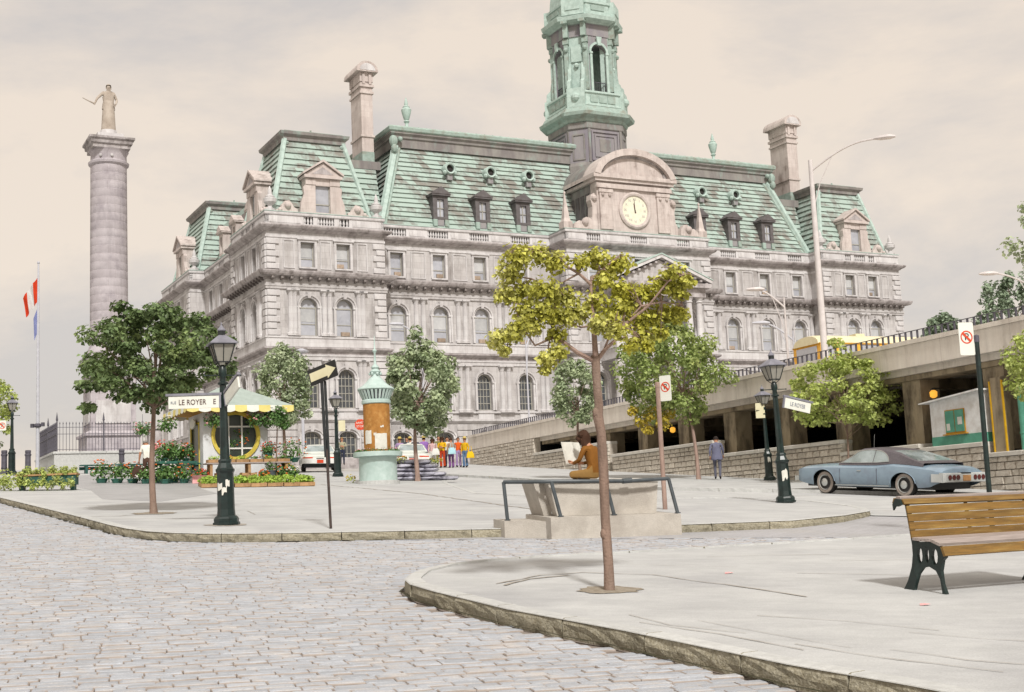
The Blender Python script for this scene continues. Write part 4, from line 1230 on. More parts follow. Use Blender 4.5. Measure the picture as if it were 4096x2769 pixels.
def small_dormer(x, y, rot=0, stone=False):
    k = put('roof_dormer', None, hall, (x, y, 0), rot)
    m_ = MB()
    for s_ in (-1, 1): m_.box(s_ * .43 - .16, s_ * .43 + .16, 0, 1.2, 17.55, 19.3)
    m_.box(-.27, .27, 0, 1.2, 19.05, 19.3); m_.box(-.27, .27, 0, .25, 17.55, 17.75)
    m_.build('dormer_wall', 'bronze_dark' if not stone else 'stone_pink', k)
    m_ = MB(); m_.box(-.74, .74, -.18, 1.7, 19.303, 19.42); m_.prism([(-.78, 19.423), (.78, 19.423), (0, 19.98)], -.22, 1.9); m_.build('pediment', 'bronze_dark' if not stone else 'stone_pink', k)
    m_ = MB(); m_.box(-.27, .27, .16, .2, 17.75, 19.05); m_.build('pane', 'glass_pale', k)
    m_ = MB(); m_.box(-.03, .03, .1, .16, 17.75, 19.05); m_.box(-.27, .27, .1, .16, 18.38, 18.43); m_.build('sash_bar', 'sash', k)
    m_ = MB(); m_.box(-.62, -.3, -.06, .3, 17.05, 17.547); m_.box(.3, .62, -.06, .3, 17.05, 17.547); m_.build('dormer_bracket', 'verdigris', k)
    m_ = MB(); m_.box(-.25, .25, .02, .3, 17.1, 17.545); m_.build('dormer_base', 'tower_purple', k)
for x in (13.75, 17.15, 20.5, 36.55, 39.9, 43.3): small_dormer(x - .12, 2.0)
for y in (10.3, 14.6, 18.4): small_dormer(1.9, y, -PI / 2, True)
def eye(x, z, y):
    k = put('round_dormer', None, hall, (x, y, z))
    m_ = MB()
    n = 14
    ro = [[(r_ * math.cos(2 * PI * j / n), yy, r_ * math.sin(2 * PI * j / n)) for j in range(n)] for r_, yy in ((.46, .5), (.46, -.12), (.40, -.2), (.30, -.16), (.30, .2))]
    m_.rings(ro, cap=False); m_.ball((-.42, -.05, -.3), .17, 6, 4); m_.ball((.42, -.05, -.3), .17, 6, 4); m_.build('ring', 'verdigris_light', k, smooth=True)
    m_ = MB(); m_.lathe([(.30, 0), (.30, .03)], n=n); o = m_.build('louvre', 'dark_gap', k); o.rotation_euler = (PI / 2, 0, 0); o.location = (0, .1, 0)
    m_ = MB(); m_.box(-.2, .2, -.02, .4, -.85, -.42); m_.build('dormer_base', 'tower_purple', k)
for x in (15.0, 18.35, 21.6, 37.6, 41.0): eye(x, 21.75, 3.15)
# chimneys
def chimney(x0, x1, y0, y1):
    k = put('chimney', None, hall)
    m_ = MB(); m_.box(x0, x1, y0, y1, 23.0, 28.3); m_.build('shaft', 'stone_pink', k)
    m_ = MB(); m_.box(x0 - .02, x1 + .02, y0 - .02, y1 + .02, 18.0, 22.997); m_.build('copper_base', 'verdigris', k)
    for z in (24.1, 27.4):
        m_ = MB(); m_.box(x0 - .09, x1 + .09, y0 - .09, y1 + .09, z, z + .16); m_.build('band', 'stone_pink', k)
    m_ = MB(); m_.box(x0 - .06, x1 + .06, y0 - .06, y1 + .06, 28.303, 29.0); m_.box(x0 - .12, x1 + .12, y0 - .12, y1 + .12, 27.9, 28.1)
    for i in range(2): m_.box(x0 + .1 + i * (x1 - x0 - .4), x0 + .3 + i * (x1 - x0 - .4), y0 - .16, y0 - .061, 28.1, 28.9)
    m_.build('shaft_top', 'stone_pink', k)
    c, hw = (x0 + x1) / 2, (x1 - x0) / 2 + .38
    outer = [(c + hw * math.cos(PI * i / 10), 29.1 + hw * .85 * math.sin(PI * i / 10)) for i in range(11)]
    innr = [(c + (hw - .22) * math.cos(PI * i / 10), 29.1 + (hw - .22) * .85 * math.sin(PI * i / 10)) for i in range(11)]
    m_ = MB(); m_.prism(outer + [(c - hw, 29.0), (c + hw, 29.0)], y0 - .35, y1 + .35); m_.build('hood', 'stone_pink', k)
    m_ = MB(); m_.prism(innr, y0 - .37, y0 - .351); m_.build('hood_face', 'stone_light', k)
chimney(8.85, 9.75, 4.9, 7.0)
chimney(48.3, 49.4, 4.9, 7.2)
# copper finial vases on the ridge
for x in (14.0, 43.1):
    m_ = MB(); m_.lathe([(.55, 0), (.5, .1), (.14, .35), (.12, .65), (.24, .8), (.13, .9), (.22, 1.0), (.36, 1.5), (.40, 1.75), (.26, 1.9), (.28, 1.98), (.12, 2.1), (.16, 2.25), (.02, 2.75)], n=12)
    m_.build('ridge_vase', 'verdigris_light', hall, smooth=True, loc=(x, 8.6, 26.05))
# ------------------------------------------------------------------ centre gable with the clock
CX = 28.45
k = put('clock_gable', None, hall, (CX, -.75, 0))
gab = [(-3.25, 16.85), (3.25, 16.85), (3.25, 20.65), (-3.25, 20.65)]
m_ = MB(); m_.prism(gab, 0, .9); m_.build('gable_wall', 'stone_pink', k)
for s_ in (-1, 1):
    m_ = MB(); m_.box(s_ * 2.55 - .55, s_ * 2.55 + .55, -.16, -.001, 17.0, 19.8); m_.box(s_ * 2.55 - .62, s_ * 2.55 + .62, -.22, -.001, 19.803, 20.05)
    m_.box(s_ * 2.55 - .03, s_ * 2.55 + .03, -.18, -.161, 17.3, 19.4)
    m_.ball((s_ * 2.85, -.22, 19.62), .13, 7, 4); m_.ball((s_ * 2.25, -.22, 19.62), .13, 7, 4)
    m_.build('pilaster', 'stone_pink', k)
    m_ = MB(); m_.prism([(s_ * 3.26, 16.87), (s_ * 4.55, 16.87), (s_ * 4.6, 17.1), (s_ * 4.0, 17.35), (s_ * 3.72, 17.9), (s_ * 3.66, 18.7), (s_ * 3.8, 19.2), (s_ * 3.75, 19.6), (s_ * 3.45, 19.75), (s_ * 3.26, 19.4)], .05, .7)
    m_.ball((s_ * 3.52, .0, 19.35), .24, 8, 5); m_.build('scroll_buttress', 'stone_pink', k)
    m_ = MB(); m_.prism([(s_ * 3.9, 16.86), (s_ * 5.6, 16.86), (s_ * 5.5, 17.2), (s_ * 5.1, 17.45), (s_ * 4.8, 17.4), (s_ * 4.5, 17.75), (s_ * 4.15, 17.7), (s_ * 3.95, 17.4)], -.35, .04); m_.ball((s_ * 4.6, -.36, 17.35), .28, 8, 5); m_.build('reclining_ornament', 'stone_pink', k, smooth=True)
    m_ = MB(); m_.lathe([(.52, 0), (.52, .5), (.42, .55), (.34, .7), (.32, .75), (.05, 2.6), (.10, 2.65), (.08, 2.78), (.01, 2.85)], n=4, a0=PI / 4); m_.build('obelisk', 'stone_pink', k, loc=(s_ * 6.0, .1, 16.84))
m_ = MB(); m_.box(-3.5, 3.5, -.3, 4.5, 20.653, 20.9); m_.box(-3.7, 3.7, -.45, 4.6, 20.9, 21.2); m_.box(-3.35, 3.35, -.2, -.001, 20.15, 20.5); m_.build('gable_cornice', 'stone_pink', k)
arc = [(3.75 * math.cos(a), 20.55 + 2.75 * math.sin(a)) for a in [math.radians(14 + 152 * i / 18) for i in range(19)]]
arci = [(x * .86, 20.75 + (z - 20.75) * .80) for x, z in arc]
m_ = MB()
for i in range(18):
    q4 = [arc[i], arc[i + 1], arci[i + 1], arci[i]]
    m_.prism(q4, -.5, 1.3)
m_.build('arched_pediment', 'stone_pink', k)
m_ = MB(); m_.prism(arci + [(arci[-1][0], 21.203), (arci[0][0], 21.203)], -.1, 1.2); m_.build('tympanum', 'stone_pink', k)
m_ = MB()
fl = [(3.0 * math.cos(a), 21.3 + 1.5 * math.sin(a)) for a in [PI * i / 12 for i in range(13)]]
for i in range(12): m_.prism([fl[i], fl[i + 1], (fl[i + 1][0] * .9, 21.3 + (fl[i + 1][1] - 21.3) * .88), (fl[i][0] * .9, 21.3 + (fl[i][1] - 21.3) * .88)], -.18, -.101)
m_.build('tympanum_moulding', 'stone_stained', k)
# side and roof of the gable running back to the tower
m_ = MB(); m_.box(-3.2, 3.2, .903, 6.0, 17.0, 20.6); m_.build('gable_side', 'roof_dark', k)
m_ = MB()
m_.prism(arc + [(-3.7, 20.9), (3.7, 20.9)], 1.303, 6.0); m_.build('gable_roof', 'roof_dark', k)
for i in range(5):
    for s_ in (-1, 1):
        m_ = MB(); m_.box(s_ * 3.2 - .06, s_ * 3.2 + .06, 1.2 + i * .75, 1.7 + i * .75, 18.0, 20.0); m_.build('side_panel', 'bronze_dark', k)
# clock
ck = put('clock', None, hall, (CX, -.75, 18.6))
def ringY(m_, prof, n=28):
    m_.rings([[(r_ * math.cos(2 * PI * j / n), yy, r_ * math.sin(2 * PI * j / n)) for j in range(n)] for r_, yy in prof], cap=False)
m_ = MB(); ringY(m_, [(1.42, 0), (1.42, -.12), (1.3, -.2), (1.16, -.16), (1.10, -.05)]); m_.build('clock_surround', 'stone_pink', ck, smooth=True)
m_ = MB(); m_.prism([(1.14 * math.cos(2 * PI * j / 28), 1.14 * math.sin(2 * PI * j / 28)) for j in range(28)], -.06, -.02); m_.build('dial', 'clock_face', ck)
num = ['XII', 'I', 'II', 'III', 'IIII', 'V', 'VI', 'VII', 'VIII', 'IX', 'X', 'XI']
for i in range(12):
    a = PI / 2 - i * PI / 6
    text(num[i], .27, 'stone_stained', ck, (.86 * math.cos(a), -.066, .86 * math.sin(a)), (PI / 2, -(i * PI / 6) * -1 if False else 0, 0), name='numeral', ext=.003)
for a, ln, wd in ((math.radians(92.5), .92, .035), (math.radians(100), .55, .055)):
    m_ = MB(); c_, s_ = math.cos(a), math.sin(a)
    m_.prism([(-s_ * wd - c_ * .2, c_ * wd - s_ * .2), (s_ * wd - c_ * .2, -c_ * wd - s_ * .2), (c_ * ln + s_ * wd * .3, s_ * ln - c_ * wd * .3), (c_ * ln - s_ * wd * .3, s_ * ln + c_ * wd * .3)], -.09, -.075); m_.build('hand', 'letter_dark', ck)
# ------------------------------------------------------------------ entrance porch with a pediment
k = put('porch', None, hall, (28.6, -1.0, 0))
m_ = MB(); m_.box(-4.0, 4.0, -2.4, 0, 7.0, 7.75); m_.box(-4.1, 4.1, -2.5, 0, 7.75, 8.4); m_.build('porch_floor', 'stone_light', k)
for x in (-3.6, -2.7, -1.2, 1.2, 2.7, 3.6):
    m_ = MB(); m_.lathe([(.36, 0), (.36, .15), (.28, .3), (.27, 1.2), (.22, 2.85), (.3, 2.9), (.25, 3.0), (.36, 3.25)], n=12); m_.build('column', 'stone_light', k, smooth=True, loc=(x, -2.0, 8.4))
    m_ = MB(); m_.lathe([(.38, 0), (.38, 3.3)], n=10); m_.build('pier', 'stone', k, loc=(x, -2.0, 3.6))
m_ = MB(); m_.box(-4.0, 4.0, -2.4, 0, 11.65, 12.3); m_.box(-4.3, 4.3, -2.75, 0, 12.303, 12.62); m_.build('entablature', 'stone_stained', k)
m_ = MB(); m_.prism([(-4.0, 12.623), (4.0, 12.623), (0, 14.3)], -2.4, 0); m_.build('tympanum', 'stone', k)
for s_ in (-1, 1):
    m_ = MB(); m_.prism([(s_ * 4.4, 12.63), (s_ * 4.4, 12.86), (0, 14.66), (0, 14.42)], -2.8, 0); m_.build('raking_cornice', 'stone_light', k)
    m_ = MB(); m_.prism([(s_ * 4.45, 12.865), (s_ * 4.45, 12.93), (0, 14.76), (0, 14.665)], -2.85, 0); m_.build('pediment_roof', 'verdigris_light', k)
    for i in range(8):
        m_ = MB(); x = s_ * (.45 + i * .5); z = 14.3 - abs(x) * .418; m_.box(x - .1, x + .1, -2.7, -2.41, z - .12, z + .04); m_.build('dentil', 'stone_stained', k)
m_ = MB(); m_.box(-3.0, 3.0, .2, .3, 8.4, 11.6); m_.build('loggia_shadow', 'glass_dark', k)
# ------------------------------------------------------------------ tower: a square plan with broad chamfered corners
T = put('clock_tower', None, hall, (28.5, 5.6, 0))
def cham(A, c):
    """corner points of the plan: main faces at distance A, chamfer faces c wide"""
    a = A - c * .7071
    return [(-a, -A), (a, -A), (A, -a), (A, a), (a, A), (-a, A), (-A, a), (-A, -a)]
def oct_part(name, prof, mat, c0=1.5, k=.45):
    A0 = prof[0][0]
    m_ = MB(); m_.rings([[(x, y, z) for x, y in cham(A, max(.3, c0 + (A - A0) * k))] for A, z in prof]); return m_.build(name, mat, T)
BA, BC = 2.62, 1.5
ba = BA - BC * .7071
oct_part('base', [(BA, 19), (BA, 26.5)], 'tower_purple', BC)
oct_part('plinth_band', [(BA + .14, 22.3), (BA + .14, 23.0), (BA + .01, 23.3)], 'roof_dark', BC)
oct_part('base_top_band', [(BA + .05, 26.0), (BA + .10, 26.06), (BA + .10, 26.5), (BA + .02, 26.52)], 'roof_dark', BC)
LA, LC = 2.3, 1.9
la = LA - LC * .7071
CB, CL_ = (BA - BC * .7071 + BA) * .7071, (la + LA) * .7071     # distances of the chamfer faces
for i in range(4):
    mt = Matrix.Rotation(i * PI / 2, 4, 'Z')
    mt2 = Matrix.Rotation(i * PI / 2 + PI / 4, 4, 'Z')
    m_ = MB(mt); b = -BA
    for e, d_ in ((1.25, .10), (.95, .07)):
        z0_, z1_ = 23.45 + (1.25 - e), 25.85 - (1.25 - e)
        for (x0_, x1_, za, zc) in ((-e, e, z1_ - .12, z1_), (-e, e, z0_, z0_ + .12), (-e, -e + .12, z0_ + .12, z1_ - .12), (e - .12, e, z0_ + .12, z1_ - .12)): m_.box(x0_, x1_, b - d_, b - .001, za, zc)
    m_.build('panel', 'tower_purple', T)
    m_ = MB(mt); m_.box(-.5, .5, b - .04, b - .001, 24.2, 25.2); m_.build('panel_centre', 'roof_dark', T)
    m_ = MB(mt2); b2 = -CB
    for x0_, x1_, za, zc in ((-.5, .5, 25.5, 25.6), (-.5, .5, 23.5, 23.6), (-.5, -.4, 23.6, 25.5), (.4, .5, 23.6, 25.5)): m_.box(x0_, x1_, b2 - .07, b2 - .001, za, zc)
    m_.build('corner_panel', 'roof_dark', T)
    m_ = MB(mt)
    for s_ in (-1, 1): m_.box(s_ * (ba - .12) - .1, s_ * (ba - .12) + .1, b - .08, b - .001, 23.3, 26.0)
    m_.build('corner_pier', 'roof_dark', T)
oct_part('cornice', [(BA, 26.5), (BA + .15, 26.6), (BA + .22, 26.8), (BA + .62, 27.0), (BA + .68, 27.25), (BA + .45, 27.4), (BA + .3, 27.7), (BA + .05, 27.9)], 'verdigris', BC)
oct_part('balustrade', [(BA + .1, 27.9), (BA + .1, 28.05), (BA - .02, 28.1), (BA - .02, 28.9), (BA + .1, 28.95), (BA + .1, 29.1), (BA - .4, 29.15)], 'verdigris_light', BC + .1)
for i in range(4):
    mt = Matrix.Rotation(i * PI / 2, 4, 'Z')
    mt2 = Matrix.Rotation(i * PI / 2 + PI / 4, 4, 'Z')
    m_ = MB(mt); b = -(BA - .02)
    for j in range(3): m_.box(-1.15 + j * .8, -.45 + j * .8, b - .06, b - .001, 28.2, 28.8)
    m_.build('balustrade_panel', 'verdigris', T)
    m_ = MB(mt2); b2 = -CB - .02; m_.box(-.72, .72, b2 - .28, b2 + .4, 27.75, 29.3); m_.ball((0, b2 - .25, 28.55), .36, 9, 5); m_.build('corner_pedestal', 'verdigris_light', T)
    m_ = MB(mt2 @ Matrix.Rotation(PI / 2, 4, 'Z')); 
    for s_ in (-1, 1): m_.prism([(-CB - .15, 29.3), (-CL_ - .1, 29.3), (-CL_ - .1, 31.6), (-CL_ - .3, 31.0), (-CL_ - .42, 30.2), (-CB - .1, 29.9)], s_ * .55 - .14, s_ * .55 + .14)
    m_.build('pier_scroll', 'verdigris_light', T)
    # lantern wall with its arched opening
    m_ = MB(mt); aw = .70
    outl = [(aw * math.cos(PI * q / 10), 32.45 + aw * math.sin(PI * q / 10)) for q in range(11)]
    for yy in (-LA, -LA + .4):
        for s_ in (-1, 1): m_.add([(s_ * la, yy, 29.1), (s_ * aw, yy, 29.1), (s_ * aw, yy, 34.6), (s_ * la, yy, 34.6)], [(0, 1, 2, 3)])
        for q in range(10):
            (xa, za), (xb, zb_) = outl[q], outl[q + 1]
            m_.add([(xa, yy, za), (xa, yy, 34.6), (xb, yy, 34.6), (xb, yy, zb_)], [(0, 1, 2, 3)])
    lp = [(aw, 29.1)] + outl + [(-aw, 29.1)]
    for q in range(len(lp) - 1): m_.add([(lp[q][0], -LA, lp[q][1]), (lp[q + 1][0], -LA, lp[q + 1][1]), (lp[q + 1][0], -LA + .4, lp[q + 1][1]), (lp[q][0], -LA + .4, lp[q][1])], [(0, 1, 2, 3)])
    m_.build('lantern_wall', 'tower_purple', T)
    m_ = MB(mt)
    oo = [(x * 1.26, 32.45 + (z - 32.45) * 1.26) for x, z in outl]
    for q in range(10): m_.prism([outl[q], outl[q + 1], oo[q + 1], oo[q]], -LA - .12, -LA - .002)
    for s_ in (-1, 1): m_.box(s_ * .72 - .1, s_ * .72 + .1, -LA - .13, -LA - .002, 29.1, 32.3); m_.box(s_ * .74 - .14, s_ * .74 + .14, -LA - .18, -LA - .002, 32.3, 32.45)
    m_.prism([(-.14, 33.0), (.14, 33.0), (.24, 33.7), (-.24, 33.7)], -LA - .26, -LA - .125)
    m_.build('arch_moulding', 'verdigris_light', T)
    m_ = MB(mt2); b2 = -CL_
    m_.box(-LC / 2 - .04, LC / 2 + .04, b2, b2 + .7, 29.1, 34.6)
    m_.build('corner_pier_core', 'verdigris_light', T)
    m_ = MB(mt2)
    for s_ in (-1, 1):
        m_.box(s_ * .78 - .17, s_ * .78 + .17, b2 - .25, b2 - .001, 29.3, 33.2); m_.box(s_ * .78 - .24, s_ * .78 + .24, b2 - .32, b2 - .001, 33.2, 33.6)
        m_.ball((s_ * .78, b2 - .3, 32.7), .2, 7, 4)
    m_.build('pilaster', 'verdigris', T)
    m_ = MB(mt2); m_.box(-.42, .42, b2 - .12, b2 - .001, 31.7, 33.0); m_.ball((0, b2 - .1, 31.4), .22, 7, 4); m_.build('corner_plaque', 'verdigris_light', T)
    m_ = MB(mt); m_.box(-.62, .62, -LA + .12, -LA + .17, 30.0, 30.05)
    for j in range(7): m_.box(-.6 + j * .2 - .015, -.6 + j * .2 + .015, -LA + .12, -LA + .17, 29.15, 30.0)
    m_.build('lantern_railing', 'iron_grey', T)
oct_part('lantern_floor', [(2.5, 28.8), (2.5, 29.16)], 'roof_dark', 1.6)
oct_part('frieze', [(LA + .06, 33.8), (LA + .06, 34.65), (LA + .2, 34.7)], 'tower_purple', LC)
for i in range(4):
    mt2 = Matrix.Rotation(i * PI / 2 + PI / 4, 4, 'Z')
    m_ = MB(mt2)
    for s_ in (-1, 1): m_.box(s_ * .72 - .2, s_ * .72 + .2, -CL_ - .5, -CL_, 33.7, 34.75); m_.box(s_ * .72 - .26, s_ * .72 + .26, -CL_ - .85, -CL_, 34.75, 34.98)
    m_.build('frieze_bracket', 'verdigris', T)
oct_part('upper_cornice', [(LA + .1, 34.7), (LA + .3, 34.85), (LA + .72, 35.0), (LA + .8, 35.3), (LA + .5, 35.45)], 'verdigris_light', LC + .1, .75)
oct_part('upper_parapet', [(LA + .35, 35.45), (LA + .35, 35.7), (LA + .2, 35.75), (LA + .2, 36.4), (LA + .3, 36.45), (LA + .3, 36.62), (LA - .1, 36.68)], 'verdigris_light', LC + .2)
for i in range(4):
    mt = Matrix.Rotation(i * PI / 2, 4, 'Z'); mt2 = Matrix.Rotation(i * PI / 2 + PI / 4, 4, 'Z')
    m_ = MB(mt2); m_.box(-.9, .9, -CL_ - .62, -CL_ + .2, 35.45, 36.75); m_.box(-.6, .6, -CL_ - .68, -CL_ - .621, 35.85, 36.35); m_.build('parapet_pier', 'verdigris_light', T)
    m_ = MB(mt); m_.box(-.62, .62, -LA - .27, -LA - .201, 35.9, 36.3); m_.build('parapet_panel', 'verdigris', T)
oct_part('dome', [(LA + .1, 36.66), (LA + .05, 37.4), (LA - .1, 38.4), (LA - .4, 39.6), (LA - 1.0, 40.8), (1.0, 41.5), (.9, 41.8), (.85, 43.5), (1.0, 43.7), (.6, 44.6), (.4, 46.5)], 'verdigris_light', LC + .1)
# ------------------------------------------------------------------ trees
def leaf_cloud(mb, rn, c, r, n, size, up=.35, droop=0.0, shell=.55):
    """n folded leaf faces spread through an ellipsoid volume"""
    c = Vector(c)
    for _ in range(n):
        while True:
            d = Vector((rn.gauss(0, 1), rn.gauss(0, 1), rn.gauss(0, 1)))
            if d.length > 1e-3: break
        d.normalize()
        k = shell + (1 - shell) * rn.random() if rn.random() < .75 else rn.random()
        k *= rn.uniform(.86, 1.12)
        p = c + Vector((d.x * r[0] * k, d.y * r[1] * k, d.z * r[2] * k))
        s = size * rn.uniform(.6, 1.35)
        nrm = (d * .7 + Vector((rn.uniform(-.8, .8), rn.uniform(-.8, .8), rn.uniform(-.3, .9) + up))).normalized()
        a = nrm.cross(Vector((rn.uniform(-1, 1), rn.uniform(-1, 1), rn.uniform(-.6, .4) - droop)))
        if a.length < 1e-3: continue
        a.normalize()
        b = nrm.cross(a)
        w_ = s * rn.uniform(.38, .55)
        f = nrm * s * .14
        mb.add([p - a * s * .5, p - b * w_ + f, p + a * s * .5 - f * .6, p + b * w_ + f], [(0, 1, 2), (0, 2, 3)])
def clump_crown(mb, rn, c, r, nclump, nleaf, size, csize=.34, low=-.75, jit=.15):
    """a crown made of many overlapping leaf clumps with an uneven outline"""
    c = Vector(c)
    cl = []
    for i in range(nclump):
        z = low + (1 - low) * ((i + rn.random()) / nclump)
        z = max(-1, min(1, z))
        a = i * 2.39996 + rn.uniform(-.5, .5)
        rr = math.sqrt(max(0.02, 1 - z * z)) * rn.uniform(.55, 1.0 + jit)
        p = c + Vector((math.cos(a) * rr * r[0], math.sin(a) * rr * r[1], z * r[2] * rn.uniform(.82, 1.05)))
        q = csize * rn.uniform(.7, 1.25)
        leaf_cloud(mb, rn, p, (r[0] * q, r[1] * q, r[2] * q * .72), nleaf, size)
        cl.append(p)
    return cl
def tree(label, x, y, crown_c, r, leaf, trunk_r, fork_z, nclump=34, nleaf=70, size=.16, seed=1, bark='bark', lean=(0, 0), low=-.75, group=None, extra=None, csize=.34, z0=None, name='street_tree', jit=.15):
    rn = random.Random(seed)
    gz0 = gz(x, y) if z0 is None else z0
    size *= .76; nleaf = int(nleaf * 1.55)
    t = thing(name, label, 'tree', (x, y, gz0), 0, group)
    tm = MB()
    pts, rad = [], []
    top = Vector((crown_c[0], crown_c[1], crown_c[2] + r[2] * .3))
    n = 9
    for i in range(n + 1):
        f = i / n
        z = fork_z * f
        pts.append(Vector((lean[0] * f + .03 * math.sin(4.0 * f + seed), lean[1] * f, z)))
        rad.append(trunk_r * (1.25 if i == 0 else 1.0 - .38 * f))
    tm.tube([Vector((pts[0].x, pts[0].y, -.12))] + pts, [trunk_r * 1.5] + rad, n=10)
    base = pts[-1]
    tm.tube([base, base.lerp(top, .5) + Vector((rn.uniform(-.1, .1), rn.uniform(-.1, .1), 0)), top], [trunk_r * .62, trunk_r * .4, trunk_r * .12], n=7)
    tm.build('trunk', bark, t, smooth=True)
    cm_ = MB()
    cl = clump_crown(cm_, rn, crown_c, r, nclump, nleaf, size, csize=csize, low=low, jit=jit)
    br = MB()
    for p in cl[::2]:
        s0 = base.lerp(top, rn.uniform(.0, .6))
        mid = s0.lerp(p, .5) + Vector((0, 0, rn.uniform(-.05, .12)))
        br.tube([s0, mid, p], [trunk_r * .28, trunk_r * .17, trunk_r * .05], n=5, cap=False)
    br.build('branches', bark, t, smooth=True)
    if extra: extra(cm_, rn)
    cm_.build('crown', leaf, t)
    return t

# young yellow-leaved tree in the foreground, limb by limb
rn = random.Random(4)
FX, FY = 0.96, 14.72
ft = thing('young_tree', 'slender young tree with sparse yellow-green leaves in the foreground pavement', 'tree', (FX, FY, gz(FX, FY)))
tm = MB()
tm.tube([(-.0, 0, -.1), (0, 0, .0), (.005, 0, .25), (-.005, 0, .8), (.005, 0, 1.3), (.0, 0, 1.75), (-.03, 0, 1.95), (-.01, 0, 2.05), (-.02, 0, 2.3), (-.02, 0, 2.58), (-.025, .02, 2.62)],
        [.085, .062, .055, .052, .055, .052, .060, .050, .047, .050, .048], n=12)
tm.ball((-.03, -.02, .62), .042, 8, 5, 1.6); tm.ball((-.045, -.02, 1.97), .045, 8, 5, 1.5); tm.ball((.02, -.02, 1.2), .042, 6, 4, 1.4)
tm.build('trunk', 'bark', ft, smooth=True)
LIMBS = [  # (points, radius)
    ([(-.02, 0, 2.55), (-.22, -.05, 2.66), (-.46, -.1, 2.85), (-.50, -.1, 2.98), (-.45, -.05, 3.15), (-.47, 0, 3.40)], .036),
    ([(-.02, 0, 2.55), (.10, .05, 2.70), (.22, .1, 2.80), (.33, .18, 2.98), (.55, .2, 3.2)], .034),
    ([(-.02, 0, 2.6), (-.02, .02, 2.95), (-.03, .05, 3.3), (-.02, .05, 3.55)], .045),
    ([(-.02, .05, 3.45), (-.16, .0, 3.58), (-.38, -.02, 3.72), (-.62, -.05, 3.86), (-.8, -.05, 3.9)], .024),
    ([(-.02, .05, 3.5), (.1, .1, 3.62), (.28, .1, 3.75), (.34, .12, 3.8)], .022),
    ([(-.03, .05, 2.98), (-.16, .1, 2.97), (-.3, .1, 3.02), (-.42, .12, 2.98)], .018),
    ([(-.46, -.1, 2.85), (-.7, -.15, 2.75), (-.85, -.2, 2.98), (-.95, -.2, 2.92)], .020),
    ([(.33, .18, 2.98), (.62, .1, 3.18), (.86, .05, 3.45), (1.0, 0, 3.5)], .022),
    ([(-.47, 0, 3.4), (-.7, .05, 3.55), (-.95, .05, 3.6)], .018), ([(-.45, -.05, 3.1), (-.75, 0, 3.2), (-.98, 0, 3.3)], .018),
    ([(.55, .2, 3.2), (.8, .25, 3.25), (1.02, .25, 3.2)], .018), ([(-.5, -.1, 2.95), (-.56, -.1, 2.7), (-.55, -.1, 2.6)], .014),
    ([(-.16, 0, 3.58), (-.35, .1, 3.5), (-.5, .1, 3.55)], .016), ([(.1, .1, 2.72), (.2, -.1, 2.95), (.25, -.15, 3.1)], .018)]
for P, r_ in LIMBS:
    m_ = MB(); m_.tube(P, [r_ * .82 * (1 - .7 * i / (len(P) - 1)) for i in range(len(P))], n=7); m_.build('limb', 'bark_pale', ft, smooth=True)
CL = [(-.85, -.05, 3.78, .22), (-.62, 0, 3.82, .19), (-.42, 0, 3.72, .18), (-.96, 0, 3.62, .19), (-1.0, 0, 3.38, .17), (-.78, .05, 3.42, .2), (-.55, -.1, 3.36, .22), (-.34, 0, 3.30, .19), (-.62, -.1, 3.12, .22), (-.4, -.1, 3.05, .20),
      (-.82, -.1, 3.14, .15), (-.2, .05, 3.12, .18), (-.72, -.1, 2.96, .15), (-.46, -.05, 2.86, .13), (-.95, -.2, 2.86, .15), (-1.1, -.2, 2.80, .15), (-.86, -.2, 2.95, .12), (-1.05, -.2, 2.66, .08), (-.58, -.1, 2.58, .14), (-.44, -.1, 2.66, .12), (-.6, -.1, 2.46, .08),
      (.05, .05, 3.78, .17), (.22, .1, 3.66, .16), (.36, .1, 3.72, .15), (.12, .05, 3.5, .14), (.0, .05, 3.24, .19), (.12, 0, 3.02, .19), (.02, -.1, 2.95, .14), (.24, -.1, 2.86, .16), (.30, .1, 3.2, .2), (.34, .1, 3.42, .15), (.5, .15, 3.05, .2), (.46, .15, 3.34, .19),
      (.64, .15, 3.36, .18), (.66, .2, 3.1, .2), (.82, .1, 3.46, .19), (.95, .05, 3.55, .17), (.98, .1, 3.36, .15), (1.08, .05, 3.45, .12), (.88, .2, 3.14, .18), (1.02, .2, 3.12, .15), (.78, .2, 2.92, .13), (.58, .15, 2.88, .16), (.42, .1, 2.76, .13), (-.15, 0, 3.7, .12), (.6, .1, 2.72, .10)]
tw = MB()
lp_all = [Vector(p) for P, r_ in LIMBS for p in P]
for (x, y, z, r_) in CL:
    c_ = Vector((x, y * 2.2, z)); q_ = min(lp_all, key=lambda p: (p - c_).length)
    for k_ in range(3):
        e_ = c_ + Vector((rn.uniform(-1, 1), rn.uniform(-1, 1), rn.uniform(-.6, .8))) * r_ * .8
        tw.tube([q_, q_.lerp(e_, .5) + Vector((0, 0, .03)), e_], [.008, .006, .003], n=4, cap=False)
tag(tw.build('twigs', 'bark_pale', ft), kind='stuff')
cm_ = MB()
for (x, y, z, r_) in CL:
    leaf_cloud(cm_, rn, (x, y * 2.2, z), (r_ * 1.02, r_ * 1.15, r_ * .84), int(1500 * r_), .054, up=.1, droop=.6, shell=.2)
cm_.build('crown', 'leaf_yellow', ft)

